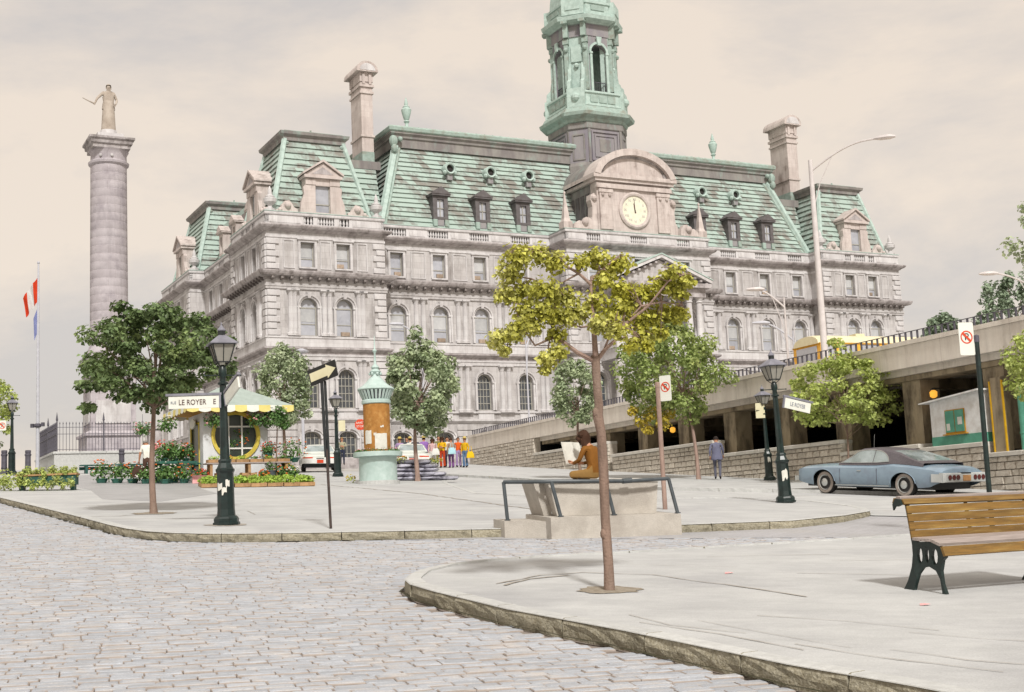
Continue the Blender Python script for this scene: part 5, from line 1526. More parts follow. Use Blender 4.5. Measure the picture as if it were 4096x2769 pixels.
tree('broad dark green round tree rising from the left plaza beside the street-name lamp', -8.37, 30.14, (.12, 0, 3.6), (1.28, 1.35, 1.1), 'leaf_dark', .08, 2.3, 74, 100, .14, seed=3, csize=.26, low=-.95, jit=.38,
     extra=lambda m_, r_: [leaf_cloud(m_, r_, p, (q, q, q * .5), 60, .14) for p, q in (((-1.6, 0, 3.0), .28), ((-1.4, 0, 3.4), .28), ((-.75, 0, 4.85), .28), ((-.55, .2, 4.6), .36), ((.7, 0, 4.4), .36), ((-1.5, 0, 2.5), .25), ((1.3, 0, 3.5), .3))])
tree('dense grey-green pear-shaped tree behind the round poster pillar', -3.95, 51.5, (.28, 0, 3.6), (1.36, 1.36, 1.7), 'leaf_mid', .10, 2.0, 70, 80, .19, seed=8, bark='bark_pale', csize=.28, low=-.98,
     extra=lambda m_, r_: [leaf_cloud(m_, r_, p, (q, q, q * .9), 70, .18) for p, q in (((.2, 0, 5.5), .5), ((.15, 0, 5.9), .34), ((.3, 0, 5.0), .8))])
tree('grey-green tree standing behind the flower kiosk roof', -11.0, 62.0, (.05, 0, 4.1), (1.3, 1.3, 1.8), 'leaf_mid', .1, 2.3, 54, 70, .2, seed=12, csize=.29, low=-.95,
     extra=lambda m_, r_: [leaf_cloud(m_, r_, p, (q, q, q), 60, .2) for p, q in (((0, 0, 6.0), .4), ((-.1, 0, 5.6), .6))])
tree('small grey-green tree at the foot of the ramp left of the reader', 2.5, 52.5, (-.05, 0, 3.5), (.92, .95, 1.25), 'leaf_mid', .07, 2.3, 34, 70, .17, seed=15, csize=.32, low=-.95)
mixed = tree('mixed green tree with a yellowing underside behind the slim no-parking pole', 7.1, 51.7, (-.85, 0, 4.15), (1.95, 1.8, 1.85), 'leaf_fresh', .085, 2.7, 66, 84, .19, seed=19, bark='bark_pale', csize=.28, low=-.9, lean=(-.15, 0),
     extra=lambda m_, r_: [leaf_cloud(m_, r_, p, (q, q, q), 60, .2) for p, q in (((-.6, 0, 6.2), .5), ((-.9, 0, 5.9), .7))])
m_ = MB()
for p, q in (((-2.2, -.6, 2.35), .34), ((-1.75, -.7, 2.6), .4), ((-1.4, -.7, 2.2), .36), ((-1.95, -.7, 2.0), .25), ((-1.1, -.6, 2.55), .3), ((-2.45, -.5, 2.75), .28)): leaf_cloud(m_, rn, p, (q, q, q * .8), 110, .12)
m_.build('yellowed_foliage', 'leaf_gold', mixed)
tree('lime-green spreading tree in front of the garage pillars above the blue car', 11.6, 46.0, (.0, 0, 3.25), (1.62, 1.55, 1.3), 'leaf_lime', .05, 1.6, 52, 74, .17, seed=23, csize=.25, low=-.9, jit=.3,
     extra=lambda m_, r_: [leaf_cloud(m_, r_, p, (q, q, q * .6), 60, .16) for p, q in (((1.75, 0, 2.6), .5), ((-1.5, 0, 2.5), .45), ((.0, 0, 4.6), .5), ((-.15, 0, 5.0), .3), ((1.2, 0, 2.2), .5))])
tree('leafy tree cut off by the right picture edge in front of the garage', 13.65, 33.0, (0, 0, 3.35), (1.15, 1.2, 1.15), 'leaf_lime', .07, 2.0, 34, 80, .15, seed=27, csize=.32)
# trees far behind the deck on the right, and at the left edge
for i, (x, y, zc, rx, rz, lb, sd) in enumerate([(31.6, 95, 13.4, 1.5, 1.7, 'hazy round treetop just right of the town hall beyond the deck railing', 31),
                                          (36.6, 95, 14.9, 1.7, 3.0, 'hazy feathery treetop beyond the deck railing behind the small curved street lamp', 32),
                                          (26.9, 62, 14.2, 2.0, 2.0, 'dark treetop at the right picture edge high above the deck railing', 33)]):
    z0 = 5.8
    tree(lb, x, y, (0, 0, zc - z0), (rx, rx, rz), 'leaf_far' if i < 2 else 'leaf_mid', .22, max(2, zc - z0 - rz * .7), 30, 70, .36 if i < 2 else .26, seed=sd, z0=z0, group='trees beyond the deck', name='tree', jit=.35)
tree('small leafy tree at the left picture edge behind the far lamp', -26.4, 65.0, (0, 0, 3.3), (1.4, 1.4, 1.5), 'leaf_lime', .09, 1.8, 34, 70, .2, seed=36)
tree('sparse pale shrub tree at the left edge beside the bollards', -27.2, 66.0, (0, 0, 1.3), (.9, .9, 1.1), 'leaf_mid', .05, .7, 16, 40, .16, seed=38)
tree('standard-trimmed flowering tree with a ball crown at the kiosk corner', -9.55, 52.2, (0, 0, 2.5), (.52, .5, .42), 'plant_green', .035, 2.1, 14, 60, .12, seed=41,  csize=.5)

# ------------------------------------------------------------------ street lamps
def street_lamp(label, x, y, lean=(0, 0), k=1.0, stickers=False):
    t = thing('street_lamp', label, 'street lamp', (x, y, gz(x, y)), 0.4, 'lantern lamp posts on the square')
    t.rotation_euler = (lean[1], lean[0], .4)
    t.scale = (k, k, k)
    m_ = MB(); m_.lathe([(.27, 0), (.27, .05), (.245, .06), (.25, .12), (.225, .16), (.20, .18)], n=8); m_.build('base', 'iron_green', t)
    m_ = MB(); m_.lathe([(.185, .18), (.172, .3), (.165, 1.02), (.19, 1.06), (.19, 1.10), (.165, 1.12), (.12, 1.22), (.135, 1.26), (.125, 1.30)], n=8); m_.build('pedestal', 'iron_green', t)
    m_ = MB()
    prof = [(.098, 1.30), (.09, 1.6), (.075, 2.4), (.068, 2.78)]
    n = 16
    m_.rings([[((r_ * (1.0 if j % 2 else .84)) * math.cos(2 * PI * j / n), (r_ * (1.0 if j % 2 else .84)) * math.sin(2 * PI * j / n), h) for j in range(n)] for r_, h in prof])
    m_.build('shaft', 'iron_green', t)
    m_ = MB(); m_.lathe([(.07, 2.78), (.105, 2.80), (.105, 2.83), (.065, 2.86), (.06, 2.95), (.085, 3.0), (.085, 3.1), (.05, 3.18), (.035, 3.2)], n=10); m_.build('collar', 'iron_green', t, smooth=True)
    m_ = MB(); m_.tube([(-.36, 0, 2.98), (.36, 0, 2.98)], .012, n=6); m_.ball((-.36, 0, 2.98), .022, 6, 4); m_.ball((.36, 0, 2.98), .022, 6, 4); m_.build('ladder_bar', 'iron_green', t)
    # lantern
    b, tp, zb, zt = .125, .225, 3.24, 3.60
    m_ = MB()
    for sx in (-1, 1):
        for sy in (-1, 1):
            m_.tube([(sx * b, sy * b, zb), (sx * tp, sy * tp, zt)], .014, n=5)
            m_.tube([(sx * .02, sy * .02, 3.12), (sx * b, sy * b, zb)], .010, n=5)
    for q, z in ((b, zb), (tp, zt)):
        P = [(-q, -q, z), (q, -q, z), (q, q, z), (-q, q, z), (-q, -q, z)]
        for i in range(4): m_.tube([P[i], P[i + 1]], .014, n=5)
    for a in range(4):
        c_, s_ = math.cos(a * PI / 2), math.sin(a * PI / 2)
        m_.tube([(b * c_ * .98, b * s_ * .98, zb), (tp * c_ * .98, tp * s_ * .98, zt)], .009, n=4)
    m_.build('lantern_frame', 'iron_black', t)
    m_ = MB(); e = .012
    m_.rings([[(-b + e, -b + e, zb), (b - e, -b + e, zb), (b - e, b - e, zb), (-b + e, b - e, zb)], [(-tp + e, -tp + e, zt), (tp - e, -tp + e, zt), (tp - e, tp - e, zt), (-tp + e, tp - e, zt)]], cap=False)
    m_.build('glass', 'lamp_glass', t)
    m_ = MB(); m_.lathe([(.05, zb - .05), (.07, zb + .1), (.05, zb + .2)], n=8); m_.build('bulb', 'sign_white', t)
    m_ = MB(); m_.lathe([(.385, zt), (.39, zt + .02), (.30, zt + .075), (.17, zt + .15), (.09, zt + .19)], n=4, a0=PI / 4); m_.build('lantern_roof', 'lamp_roof', t)
    m_ = MB(); m_.lathe([(.075, zt + .19), (.08, zt + .27), (.05, zt + .28)], n=8); m_.build('chimney_cap', 'iron_black', t)
    m_ = MB(); m_.lathe([(.085, zt + .28), (.09, zt + .30), (.045, zt + .36), (.015, zt + .40), (.02, zt + .42), (.002, zt + .47)], n=8); m_.build('finial', 'lamp_roof', t, smooth=True)
    return t
L1 = street_lamp('dark green lamp post with two street-name plates at the left plaza corner', -5.8, 26.09, (-.012, 0))
L2 = street_lamp('thin lamp post standing before the arched basement doors left of the poster pillar', -7.95, 58.11, (-.01, 0), .96)
L3 = street_lamp('lamp post between bollards near the left picture edge', -24.92, 64.59, (0, 0), .98)
L4 = street_lamp('dark green lamp post with one hanging street sign left of the blue car', 6.77, 33.47, (-.035, 0), .97)
L5 = street_lamp('smaller-looking lamp post with a white plate behind the hanging-sign lamp', 9.58, 50.07, (-.02, 0), .90)
# torn stickers on two pedestals
def sticker(par, a, z, w_, h):
    m_ = MB(); n = 5
    r_ = .176
    P = []
    for i in range(n):
        th = a + (i / (n - 1) - .5) * w_ / r_
        P.append((r_ * math.cos(th), r_ * math.sin(th)))
    rn2 = random.Random(int(z * 100))
    vs = []
    for (px, py) in P: vs += [(px, py, z + rn2.uniform(0, h * .35)), (px, py, z + h - rn2.uniform(0, h * .3))]
    m_.add(vs, [(2 * i, 2 * i + 2, 2 * i + 3, 2 * i + 1) for i in range(n - 1)])
    m_.build('torn_sticker', 'paper', par)
sticker(L1, -PI / 2 - .4 - .5, .66, .12, .2); sticker(L1, -PI / 2 - .4 + .45, .70, .08, .2); sticker(L1, -PI / 2 - .35, .58, .10, .18)
sticker(L4, -PI / 2 - .4 + .1, .55, .16, .38); sticker(L5, -PI / 2 - .3, .7, .12, .3)

def street_sign(label, x, y, z, rz, w_, h, words, fx=1, wood=True, sx=1.0):
    t = thing('street_sign', label, 'street sign', (x, y, z), rz, 'street-name plates on the lamp posts')
    m_ = MB(); m_.cbox(.09 * fx if fx > 0 else -w_ - .09, w_ + .09 if fx > 0 else -.09, -.02, .02, 0, h, .012); m_.build('plate', 'sign_white', t)
    m_ = MB(); m_.box(min(.05 * fx, (w_ + .14) * fx), max(.05 * fx, (w_ + .14) * fx), -.035, .035, h + .003, h + .05); m_.box(min(.06 * fx, .10 * fx), max(.06 * fx, .10 * fx), -.028, .028, -.01, h); m_.build('rail', 'lamp_roof', t)
    cx_ = fx * (w_ / 2 + .09)
    for (s_, sz, dx, mt) in words:
        text(s_, sz, mt, t, (cx_ + dx, -.026, h * .47), (PI / 2, 0, 0), sx=sx)
    return t
street_sign('white street plate reading LE ROYER E on the left lamp post', -5.80, 26.04, gz(-5.8, 26.09) + 2.33, math.radians(8), 1.0, .25, [('RUE', .075, -.40, 'letter_grey'), ('LE ROYER', .150, -.03, 'letter_dark'), ('E', .150, .40, 'letter_dark')], -1, sx=.82)
s2 = street_sign('blank-looking white street plate turned toward the viewer on the left lamp post', -5.78, 26.02, gz(-5.8, 26.09) + 2.33, 0, .82, .25, [], 1)
s2.rotation_euler = (0, math.radians(-20), math.radians(-58))
s4 = street_sign('white street plate slanting away from the right lamp post', 6.80, 33.42, gz(6.77, 33.47) + 2.44, 0, .80, .27, [('LE ROYER', .15, 0, 'letter_grey')], 1, sx=.7)
s4.rotation_euler = (0, math.radians(12), math.radians(22))
t = thing('sign_plate', 'small blank cream plate on the lamp post behind the hanging street sign', 'sign', (9.38, 49.98, gz(9.5, 50) + 2.38), math.radians(4))
m_ = MB(); m_.cbox(-.18, .18, -.012, .012, 0, .58, .01); m_.build('plate', 'sign_cream', t); m_ = MB(); m_.box(.08, .2, .012, .06, .45, .5); m_.build('bracket', 'iron_black', t)
t = thing('sign_plate', 'small blank cream plate hung on the thin lamp post by the poster pillar', 'sign', (-7.72, 58.0, gz(-7.9, 58.1) + 2.0), 0.1)
m_ = MB(); m_.cbox(-.14, .16, -.012, .012, 0, .48, .01); m_.build('plate', 'sign_cream', t); m_ = MB(); m_.box(-.22, .0, .012, .05, .35, .39); m_.build('bracket', 'iron_black', t)

def no_parking(label, x, y, z, rz, w_=.30, h=.60, cz=.33):
    t = thing('parking_sign', label, 'traffic sign', (x, y, z), rz, 'no-parking signs')
    m_ = MB(); m_.cbox(-w_ / 2, w_ / 2, -.006, .006, 0, h, .02); 
    m_ = MB(); n = 5; r_ = .03
    out_ = []
    for cx_, cz_, a0 in ((w_ / 2 - r_, r_, -PI / 2), (w_ / 2 - r_, h - r_, 0), (-w_ / 2 + r_, h - r_, PI / 2), (-w_ / 2 + r_, r_, PI)):
        out_ += [(cx_ + r_ * math.cos(a0 + PI / 2 * i / 4), cz_ + r_ * math.sin(a0 + PI / 2 * i / 4)) for i in range(5)]
    m_.prism(out_, -.005, .005); m_.build('plate', 'sign_white', t)
    R0, R1 = w_ * .40, w_ * .325
    m_ = MB(); n = 32
    for i in range(n):
        a, b = 2 * PI * i / n, 2 * PI * (i + 1) / n
        m_.prism([(R0 * math.cos(a), cz + R0 * math.sin(a)), (R0 * math.cos(b), cz + R0 * math.sin(b)), (R1 * math.cos(b), cz + R1 * math.sin(b)), (R1 * math.cos(a), cz + R1 * math.sin(a))], -.009, -.0055)
    m_.build('red_ring', 'sign_red', t)
    text('P', w_ * .62, 'sign_black', t, (0, -.008, cz), (PI / 2, 0, 0), ext=.0015)
    m_ = MB(); c_, s_ = math.cos(-PI / 4), math.sin(-PI / 4); q = .026 * w_ / .3 / 2 * 1.6
    m_.prism([(-R1 * c_ - s_ * -q, cz - R1 * s_ - c_ * q), (R1 * c_ + s_ * q, cz + R1 * s_ - c_ * q), (R1 * c_ - s_ * q, cz + R1 * s_ + c_ * q), (-R1 * c_ - s_ * q, cz - R1 * s_ + c_ * q)], -.0125, -.0105); m_.build('red_bar', 'sign_red', t)
    return t
def sign_pole(label, x, y, h, r_, mat, lean=0.0, capmat=None, z=None):
    t = thing('sign_pole', label, 'pole', (x, y, gz(x, y) if z is None else z), 0)
    t.rotation_euler = (0, lean, 0)
    m_ = MB(); m_.lathe([(r_, -.1), (r_, h)], n=10); m_.build('shaft', mat, t, smooth=True)
    m_ = MB(); m_.lathe([(r_ * 1.12, h - .10), (r_ * 1.14, h + .02), (r_ * .5, h + .035)], n=10); m_.build('cap', capmat or mat, t)
    return t
sign_pole('thick dark pole carrying the no-parking sign behind the bench', 8.42, 23.6, 3.48, .048, 'iron_green', .006, 'iron_grey')
no_parking('large no-parking sign above the bench at the right', 8.25, 23.56, gz(8.28, 23.6) + 3.14, math.radians(12))
sign_pole('grey wooden pole of the slim no-parking sign behind the reader', 3.40, 30.72, 2.95, .055, 'bark_pale', -.004)
no_parking('slim no-parking sign in front of the trees left of the walking man', 3.56, 30.62, gz(3.35, 30.72) + 2.52, math.radians(-36))
no_parking('faded no-parking sign on the lamp post at the left picture edge', -25.33, 64.4, gz(-24.9, 64.6) + 2.18, math.radians(-5), .40, .5, .24)
# one-way sign: two black posts side by side and a tilted arrow plate
t = thing('sign_pole', 'dark rusty double post of the one-way arrow sign on the plaza edge', 'pole', (-3.56, 24.85, gz(-3.56, 24.85)), 0)
t.rotation_euler = (0, -.028, 0)
m_ = MB(); m_.tube([(0, 0, -.1), (0, 0, 1.5)], [.026, .026], n=8); m_.build('lower_post', 'rust_pole', t)
m_ = MB(); m_.tube([(-.022, 0, 1.35), (-.03, 0, 2.84)], .030, n=8); m_.tube([(.03, .01, 1.2), (.035, .01, 2.80)], .026, n=8); m_.build('upper_posts', 'iron_black', t)
arrow = thing('one_way_sign', 'black one-way sign with a cream arrow pointing right, tilted upward', 'traffic sign', (-3.63, 24.80, gz(-3.56, 24.85) + 2.95), math.radians(-28))
arrow.rotation_euler = (0, math.radians(-13.5), math.radians(-30))
m_ = MB(); m_.cbox(-.34, .34, -.008, .008, -.16, .16, .004); m_.build('plate', 'sign_black', arrow)
m_ = MB(); m_.prism([(-.31, -.085), (.10, -.085), (.10, -.135), (.32, 0), (.10, .135), (.10, .085), (-.31, .085)], -.0125, -.009); m_.build('arrow', 'sign_cream', arrow)
# octagonal stop sign before the hall
x, y = -9.2, 77.5
sign_pole('thin post of the red stop sign beside the poster pillar', x, y, 2.7, .03, 'pole_grey')
t = thing('stop_sign', 'red octagonal ARRET STOP sign left of the poster pillar', 'traffic sign', (x, y - .05, gz(x, y) + 2.5), 0)
m_ = MB(); m_.prism([(.34 * math.cos(PI / 8 + i * PI / 4), .34 * math.sin(PI / 8 + i * PI / 4)) for i in range(8)], -.01, .01); m_.build('plate', 'sign_red', t)
text('ARRÊT', .17, 'sign_white', t, (0, -.014, .10), (PI / 2, 0, 0)); text('STOP', .19, 'sign_white', t, (0, -.014, -.11), (PI / 2, 0, 0))

# tall cobra-head street lights
def cobra(label, x, y, z, h, arm, rz, r_=.10, both=False, zoff=0.0, mat='pole_grey'):
    t = thing('street_light', label, 'street light', (x, y, z), rz, 'tall curved street lights')
    m_ = MB(); m_.lathe([(r_ * 1.3, 0), (r_ * 1.15, h * .45), (r_ * .8, h)], n=10); m_.build('pole', mat, t, smooth=True)
    for s_ in ((1, -1) if both else (1,)):
        P = [(s_ * arm * f, 0, h - .5 + 1.0 * math.sin(min(1, f * 1.15) * PI / 2)) for f in [i / 10 for i in range(11)]]
        m_ = MB(); m_.tube(P, .045, n=6); m_.tube([(0, 0, h - 2.2), (s_ * arm * .12, 0, h - 1.1), (s_ * arm * .33, 0, h + .05)], .022, n=5); m_.build('arm', mat, t, smooth=True)
        e = P[-1]
        m_ = MB(); m_.rings([[(e[0] + s_ * dx, wy * c_, e[2] + dz + hz * s2) for c_, s2 in ((-1, 0), (-.7, 1), (.7, 1), (1, 0), (.7, -.6), (-.7, -.6))] for dx, wy, hz, dz in ((-.1, .06, .05, 0), (.15, .16, .10, -.02), (.55, .17, .11, -.03), (.8, .06, .05, -.04))]); m_.build('lamp_head', mat, t, smooth=True)
    return t
x, y = gar(25.7, 5); cobra('tall curved street light rising above the garage deck right of the hall', x, y, 6.42, 10.4, 2.9, GROT + math.radians(42), .12)
x, y = gar(18.6, 8); cobra('slender street light reaching left in front of the right hall wing', x, y, 6.42, 5.6, -1.7, GROT + math.radians(60), .05)
x, y = gar(17.0, 9.5); cobra('pale low curved street light arching left in front of the right hall wing', x, y, 6.42, 4.2, -1.9, GROT + math.radians(60), .05, mat='pole_white')
cobra('pale curved street light arching left behind the pear-shaped tree', -5.6, 80.5, gz(-5.6, 80.5), 8.3, -1.9, math.radians(15), .06, mat='pole_white')
cobra('pale thin street light standing before the hall left of the porch', .9, 84.5, gz(.9, 84.5), 8.0, 1.2, math.radians(60), .05, mat='pole_white')
x, y = gar(44, 12); cobra('small curved street light above the deck railing near the right edge', 25.6, 62.5, 6.42, 5.7, -2.6, math.radians(-10), .06)
tl = thing('street_light', 'thin white lamp standard rising beside the tree behind the kiosk', 'street light', (-12.2, 75, gz(-12.2, 75)), 0, 'tall curved street lights')
m_ = MB(); m_.lathe([(.1, 0), (.06, 6.6)], n=8); m_.build('pole', 'pole_white', tl); m_ = MB(); m_.lathe([(.1, 6.6), (.42, 6.68), (.45, 6.76), (.1, 6.9)], n=12); m_.build('lamp_head', 'pole_white', tl)

# ------------------------------------------------------------------ monument column with statue
MX, MY = -22.4, 72.0
mz = gz(MX, MY)
mon = thing('monument_column', 'tall round stone column on a square pedestal with a stone statue on top', 'monument', (MX, MY, mz), CROT)
def mb_box(name, a, z0, z1, mat='column_stone', ch=.0):
    m_ = MB(); m_.box(-a, a, -a, a, z0, z1); m_.build(name, mat, mon)
mb_box('step', 1.75, .0, .9); mb_box('pedestal_base', 1.42, .903, 1.8)
m_ = MB(); m_.sweep([(-1.42, -1.42), (1.42, -1.42), (1.42, 1.42), (-1.42, 1.42)], [(0, 1.8), (.12, 1.82), (.12, 1.95), (-.15, 2.1)], closed=True); m_.build('base_moulding', 'column_stone', mon)
mb_box('pedestal', 1.2, 1.803, 5.9)
for a in range(4):
    mt = Matrix.Rotation(a * PI / 2, 4, 'Z'); m_ = MB(mt); m_.box(-.92, .92, -1.26, -1.201, 2.5, 3.75); m_.build('inscription_panel', 'stone_light', mon)
    m_ = MB(mt)
    P = [(.85 * math.cos(PI + PI * i / 14), -1.27, 5.3 + .9 * math.sin(PI + PI * i / 14)) for i in range(15)]
    m_.tube(P, .07, n=6); m_.build('garland', 'stone_stained', mon)
m_ = MB(); m_.sweep([(-1.2, -1.2), (1.2, -1.2), (1.2, 1.2), (-1.2, 1.2)], [(0, 5.7), (.06, 5.75), (.2, 5.95), (.22, 6.2), (0, 6.3), (-.6, 6.32)], closed=True); m_.build('pedestal_cornice', 'column_stone', mon)
m_ = MB(); m_.lathe([(1.2, 6.3), (1.22, 6.5), (1.12, 6.7), (1.05, 6.9)], n=28); m_.build('shaft_base', 'column_stone', mon, smooth=True)
nd = 22
for i in range(nd):    # drums of the shaft
    z0_, z1_ = 6.9 + (17.1 - 6.9) * i / nd, 6.9 + (17.1 - 6.9) * (i + 1) / nd
    ra = 1.03 - .04 * (i / nd); rb_ = 1.03 - .04 * ((i + 1) / nd)
    m_ = MB(); m_.lathe([(ra - .012, z0_), (ra, z0_ + .02), (rb_, z1_ - .015), (rb_ - .012, z1_ - .001)], n=28); m_.build('drum', 'column_stone', mon, smooth=True)
m_ = MB(); m_.lathe([(.98, 17.1), (1.10, 17.2), (1.12, 17.32), (.99, 17.4), (.98, 17.75), (1.04, 17.9), (1.1, 18.0)], n=28); m_.build('necking', 'column_stone', mon, smooth=True)
for a in (-.6, .0): 
    m_ = MB(); m_.ball((1.03 * math.cos(-PI / 2 + a), 1.03 * math.sin(-PI / 2 + a), 17.58), .09, 7, 4); m_.build('rosette', 'stone_light', mon)
m_ = MB(); m_.box(-1.02, 1.02, -1.02, 1.02, 18.0, 18.2); m_.sweep([(-1.02, -1.02), (1.02, -1.02), (1.02, 1.02), (-1.02, 1.02)], [(0, 18.2), (.1, 18.25), (.12, 18.42), (.22, 18.5), (.22, 18.62), (-.6, 18.66)], closed=True); m_.build('abacus', 'stone_stained', mon)
m_ = MB(); m_.box(-.72, .72, -.72, .72, 18.66, 18.95); m_.lathe([(.6, 18.95), (.5, 19.0), (.46, 19.25)], n=12); m_.build('statue_base', 'stone_light', mon)

# flagpole and flags
fp = thing('flagpole', 'white flagpole rising at the left of the monument', 'flagpole', (-24.75, 67.6, gz(-24.75, 67.6)), 0)
m_ = MB(); m_.lathe([(.10, 0), (.085, 4), (.045, 11.0)], n=10); m_.build('pole', 'pole_white', fp, smooth=True); m_ = MB(); m_.ball((0, 0, 11.05), .08, 8, 5); m_.build('ball', 'pole_white', fp)
m_ = MB(); m_.lathe([(.14, 2.35), (.2, 2.4), (.2, 2.5), (.14, 2.55)], n=8); m_.box(-.36, -.2, -.08, .08, 2.35, 2.55); m_.box(.2, .34, -.08, .08, 2.4, 2.6); m_.build('floodlight', 'iron_grey', fp)
def flag(label, x, y, z, strips, rz, drop, seed, name='flag'):
    """a limp flag: coloured bands sewn side by side, hanging in folds from the hoist"""
    t = thing(name, label, 'flag', (x, y, z), rz, 'flags by the monument')
    u0 = 0.0
    rn2 = random.Random(seed)
    tot = sum(s_[1] for s_ in strips)
    for (mt, ln) in strips:
        n, k = 8, 10
        vs = []
        for i in range(n + 1):
            u = (u0 + ln * i / n)
            for j in range(k + 1):
                v = j / k
                px = u * (.42 - .1 * v) 
                pz = -v * 1.3 - u * drop * (1 - .25 * v)
                py = .10 * math.sin(u * 7 + v * 2.5 + seed) * min(1, u * 2) 
                vs.append((-px, py, pz))
        m_ = MB(); m_.add(vs, [(i * (k + 1) + j, (i + 1) * (k + 1) + j, (i + 1) * (k + 1) + j + 1, i * (k + 1) + j + 1) for i in range(n) for j in range(k)])
        m_.build('flag_band', mt, t, smooth=True)
        u0 += ln
    return t
z = gz(-24.75, 67.6)
flag('red and white flag hanging limp on the flagpole', -24.80, 67.6, z + 10.25, [('flag_red', .5), ('flag_white', .75), ('flag_red', .5)], math.radians(8), .62, 1)
flag('pale blue flag hanging limp below the red and white flag', -24.79, 67.58, z + 8.6, [('flag_blue', .45)], math.radians(20), 1.2, 3)
fp2 = thing('flagpole', 'thin flagpole almost hidden behind the monument column', 'flagpole', (-22.6, 74.5, gz(-22.6, 74.5)), 0)
m_ = MB(); m_.lathe([(.07, 0), (.04, 9.6)], n=8); m_.build('pole', 'pole_white', fp2)
flag('small red and white flag peeping out behind the monument column', -22.65, 74.5, gz(-22.6, 74.5) + 9.4, [('flag_red', .35), ('flag_white', .5), ('flag_red', .35)], math.radians(5), .7, 5)

# raised stone base with an iron fence round the monument
px0, py0 = -23.75, 67.2
pz0 = gz(px0, py0)
plat = thing('monument_terrace', 'low granite terrace with an iron railing round the monument', 'terrace', (px0, py0, pz0), CROT)
TW = 7.4
m_ = MB(); m_.box(0, 5.2, 0, 7.2, -.6, .98); m_.build('base_wall', 'granite_top', plat)
for i in range(4):
    m_ = MB(); m_.cbox(-.06 + 1.33 * i, 1.26 + 1.33 * i, -.06, .5, .983, 1.10, .02); m_.build('coping_stone', 'granite_top', plat)
m_ = MB(); m_.cbox(-.06, .5, .503, 7.2, .983, 1.10, .02); m_.build('coping_stone', 'granite_top', plat)
m_ = MB()
for z_ in (1.2, 2.0, 2.35): m_.box(.15, 4.75, .18, .205, z_, z_ + .025); m_.box(.15, .175, .2, 6.8, z_, z_ + .025)
m_.build('rail', 'iron_grey', plat)
m_ = MB(); m_.box(-.011, .011, -.011, .011, 0, 1.42); m_.lathe([(.022, 1.42), (.028, 1.47), (.002, 1.56)], n=5); bar_ = m_.mesh('fence_bar', 'iron_grey')
m_ = MB(); m_.box(-.03, .03, -.03, .03, 0, 1.6); m_.lathe([(.05, 1.6), (.06, 1.66), (.005, 2.05)], n=6); pst = m_.mesh('fence_post', 'iron_grey')
for i in range(28): put('fence_bar', bar_, plat, (.3 + i * .162, .19, 1.1))
for i in range(36): put('fence_bar', bar_, plat, (.163, .35 + i * .18, 1.1))
for p in ((.16, .19), (2.5, .19), (.16, 3.4)): put('fence_post', pst, plat, (*p, 1.1))
m_ = MB(); m_.cbox(4.8, 5.5, -.1, .6, -.6, 2.2, .05); m_.box(4.72, 5.58, -.18, .68, 2.203, 2.38); m_.build('gate_pier', 'stone_stained', plat)

# bollards
m_ = MB(); m_.lathe([(.20, 0), (.20, .1), (.15, .14), (.14, .9), (.17, .94), (.17, 1.0), (.13, 1.04), (.15, 1.08), (.15, 1.18), (.12, 1.2)], n=8); bol = m_.mesh('body', 'iron_grey')
for (x, y, lb) in ((-25.3, 64.6, 'dark iron bollard touching the far left lamp post'), (-24.05, 64.4, 'dark iron bollard between the far left lamp and the flagpole'), (-20.4, 67.6, 'dark iron bollard in front of the monument terrace by the long bench')):
    t = thing('bollard', lb, 'bollard', (x, y, gz(x, y)), 0, 'iron bollards'); put('body', bol, t)
    m_ = MB(); m_.lathe([(.16, .3), (.165, .32), (.16, .34)], n=8, cap=False); m_.build('ring', 'iron_black', t)
# long low green bench in front of the terrace
ax, ay = -21.9, 65.6
lb = thing('long_bench', 'long low dark green bench in front of the monument terrace', 'bench', (ax, ay, gz(ax, ay)), CROT)
sl = (gz(-21.9 + 5.2 * .888, 65.6 + 5.2 * .46) - gz(ax, ay)) / 5.2
for i in range(3):
    m_ = MB(); m_.box(0, 5.2, -.28 + i * .19, -.28 + i * .19 + .15, .38, .43); m_.build('slat', 'teal_dark', lb)
m_ = MB(); m_.box(0, 5.2, .2, .23, .18, .34); m_.build('front_board', 'teal_dark', lb)
for a in (.3, 2.6, 4.9):
    m_ = MB(); m_.box(a - .06, a + .06, -.25, .2, -.1, .38); m_.build('leg', 'teal_dark', lb)
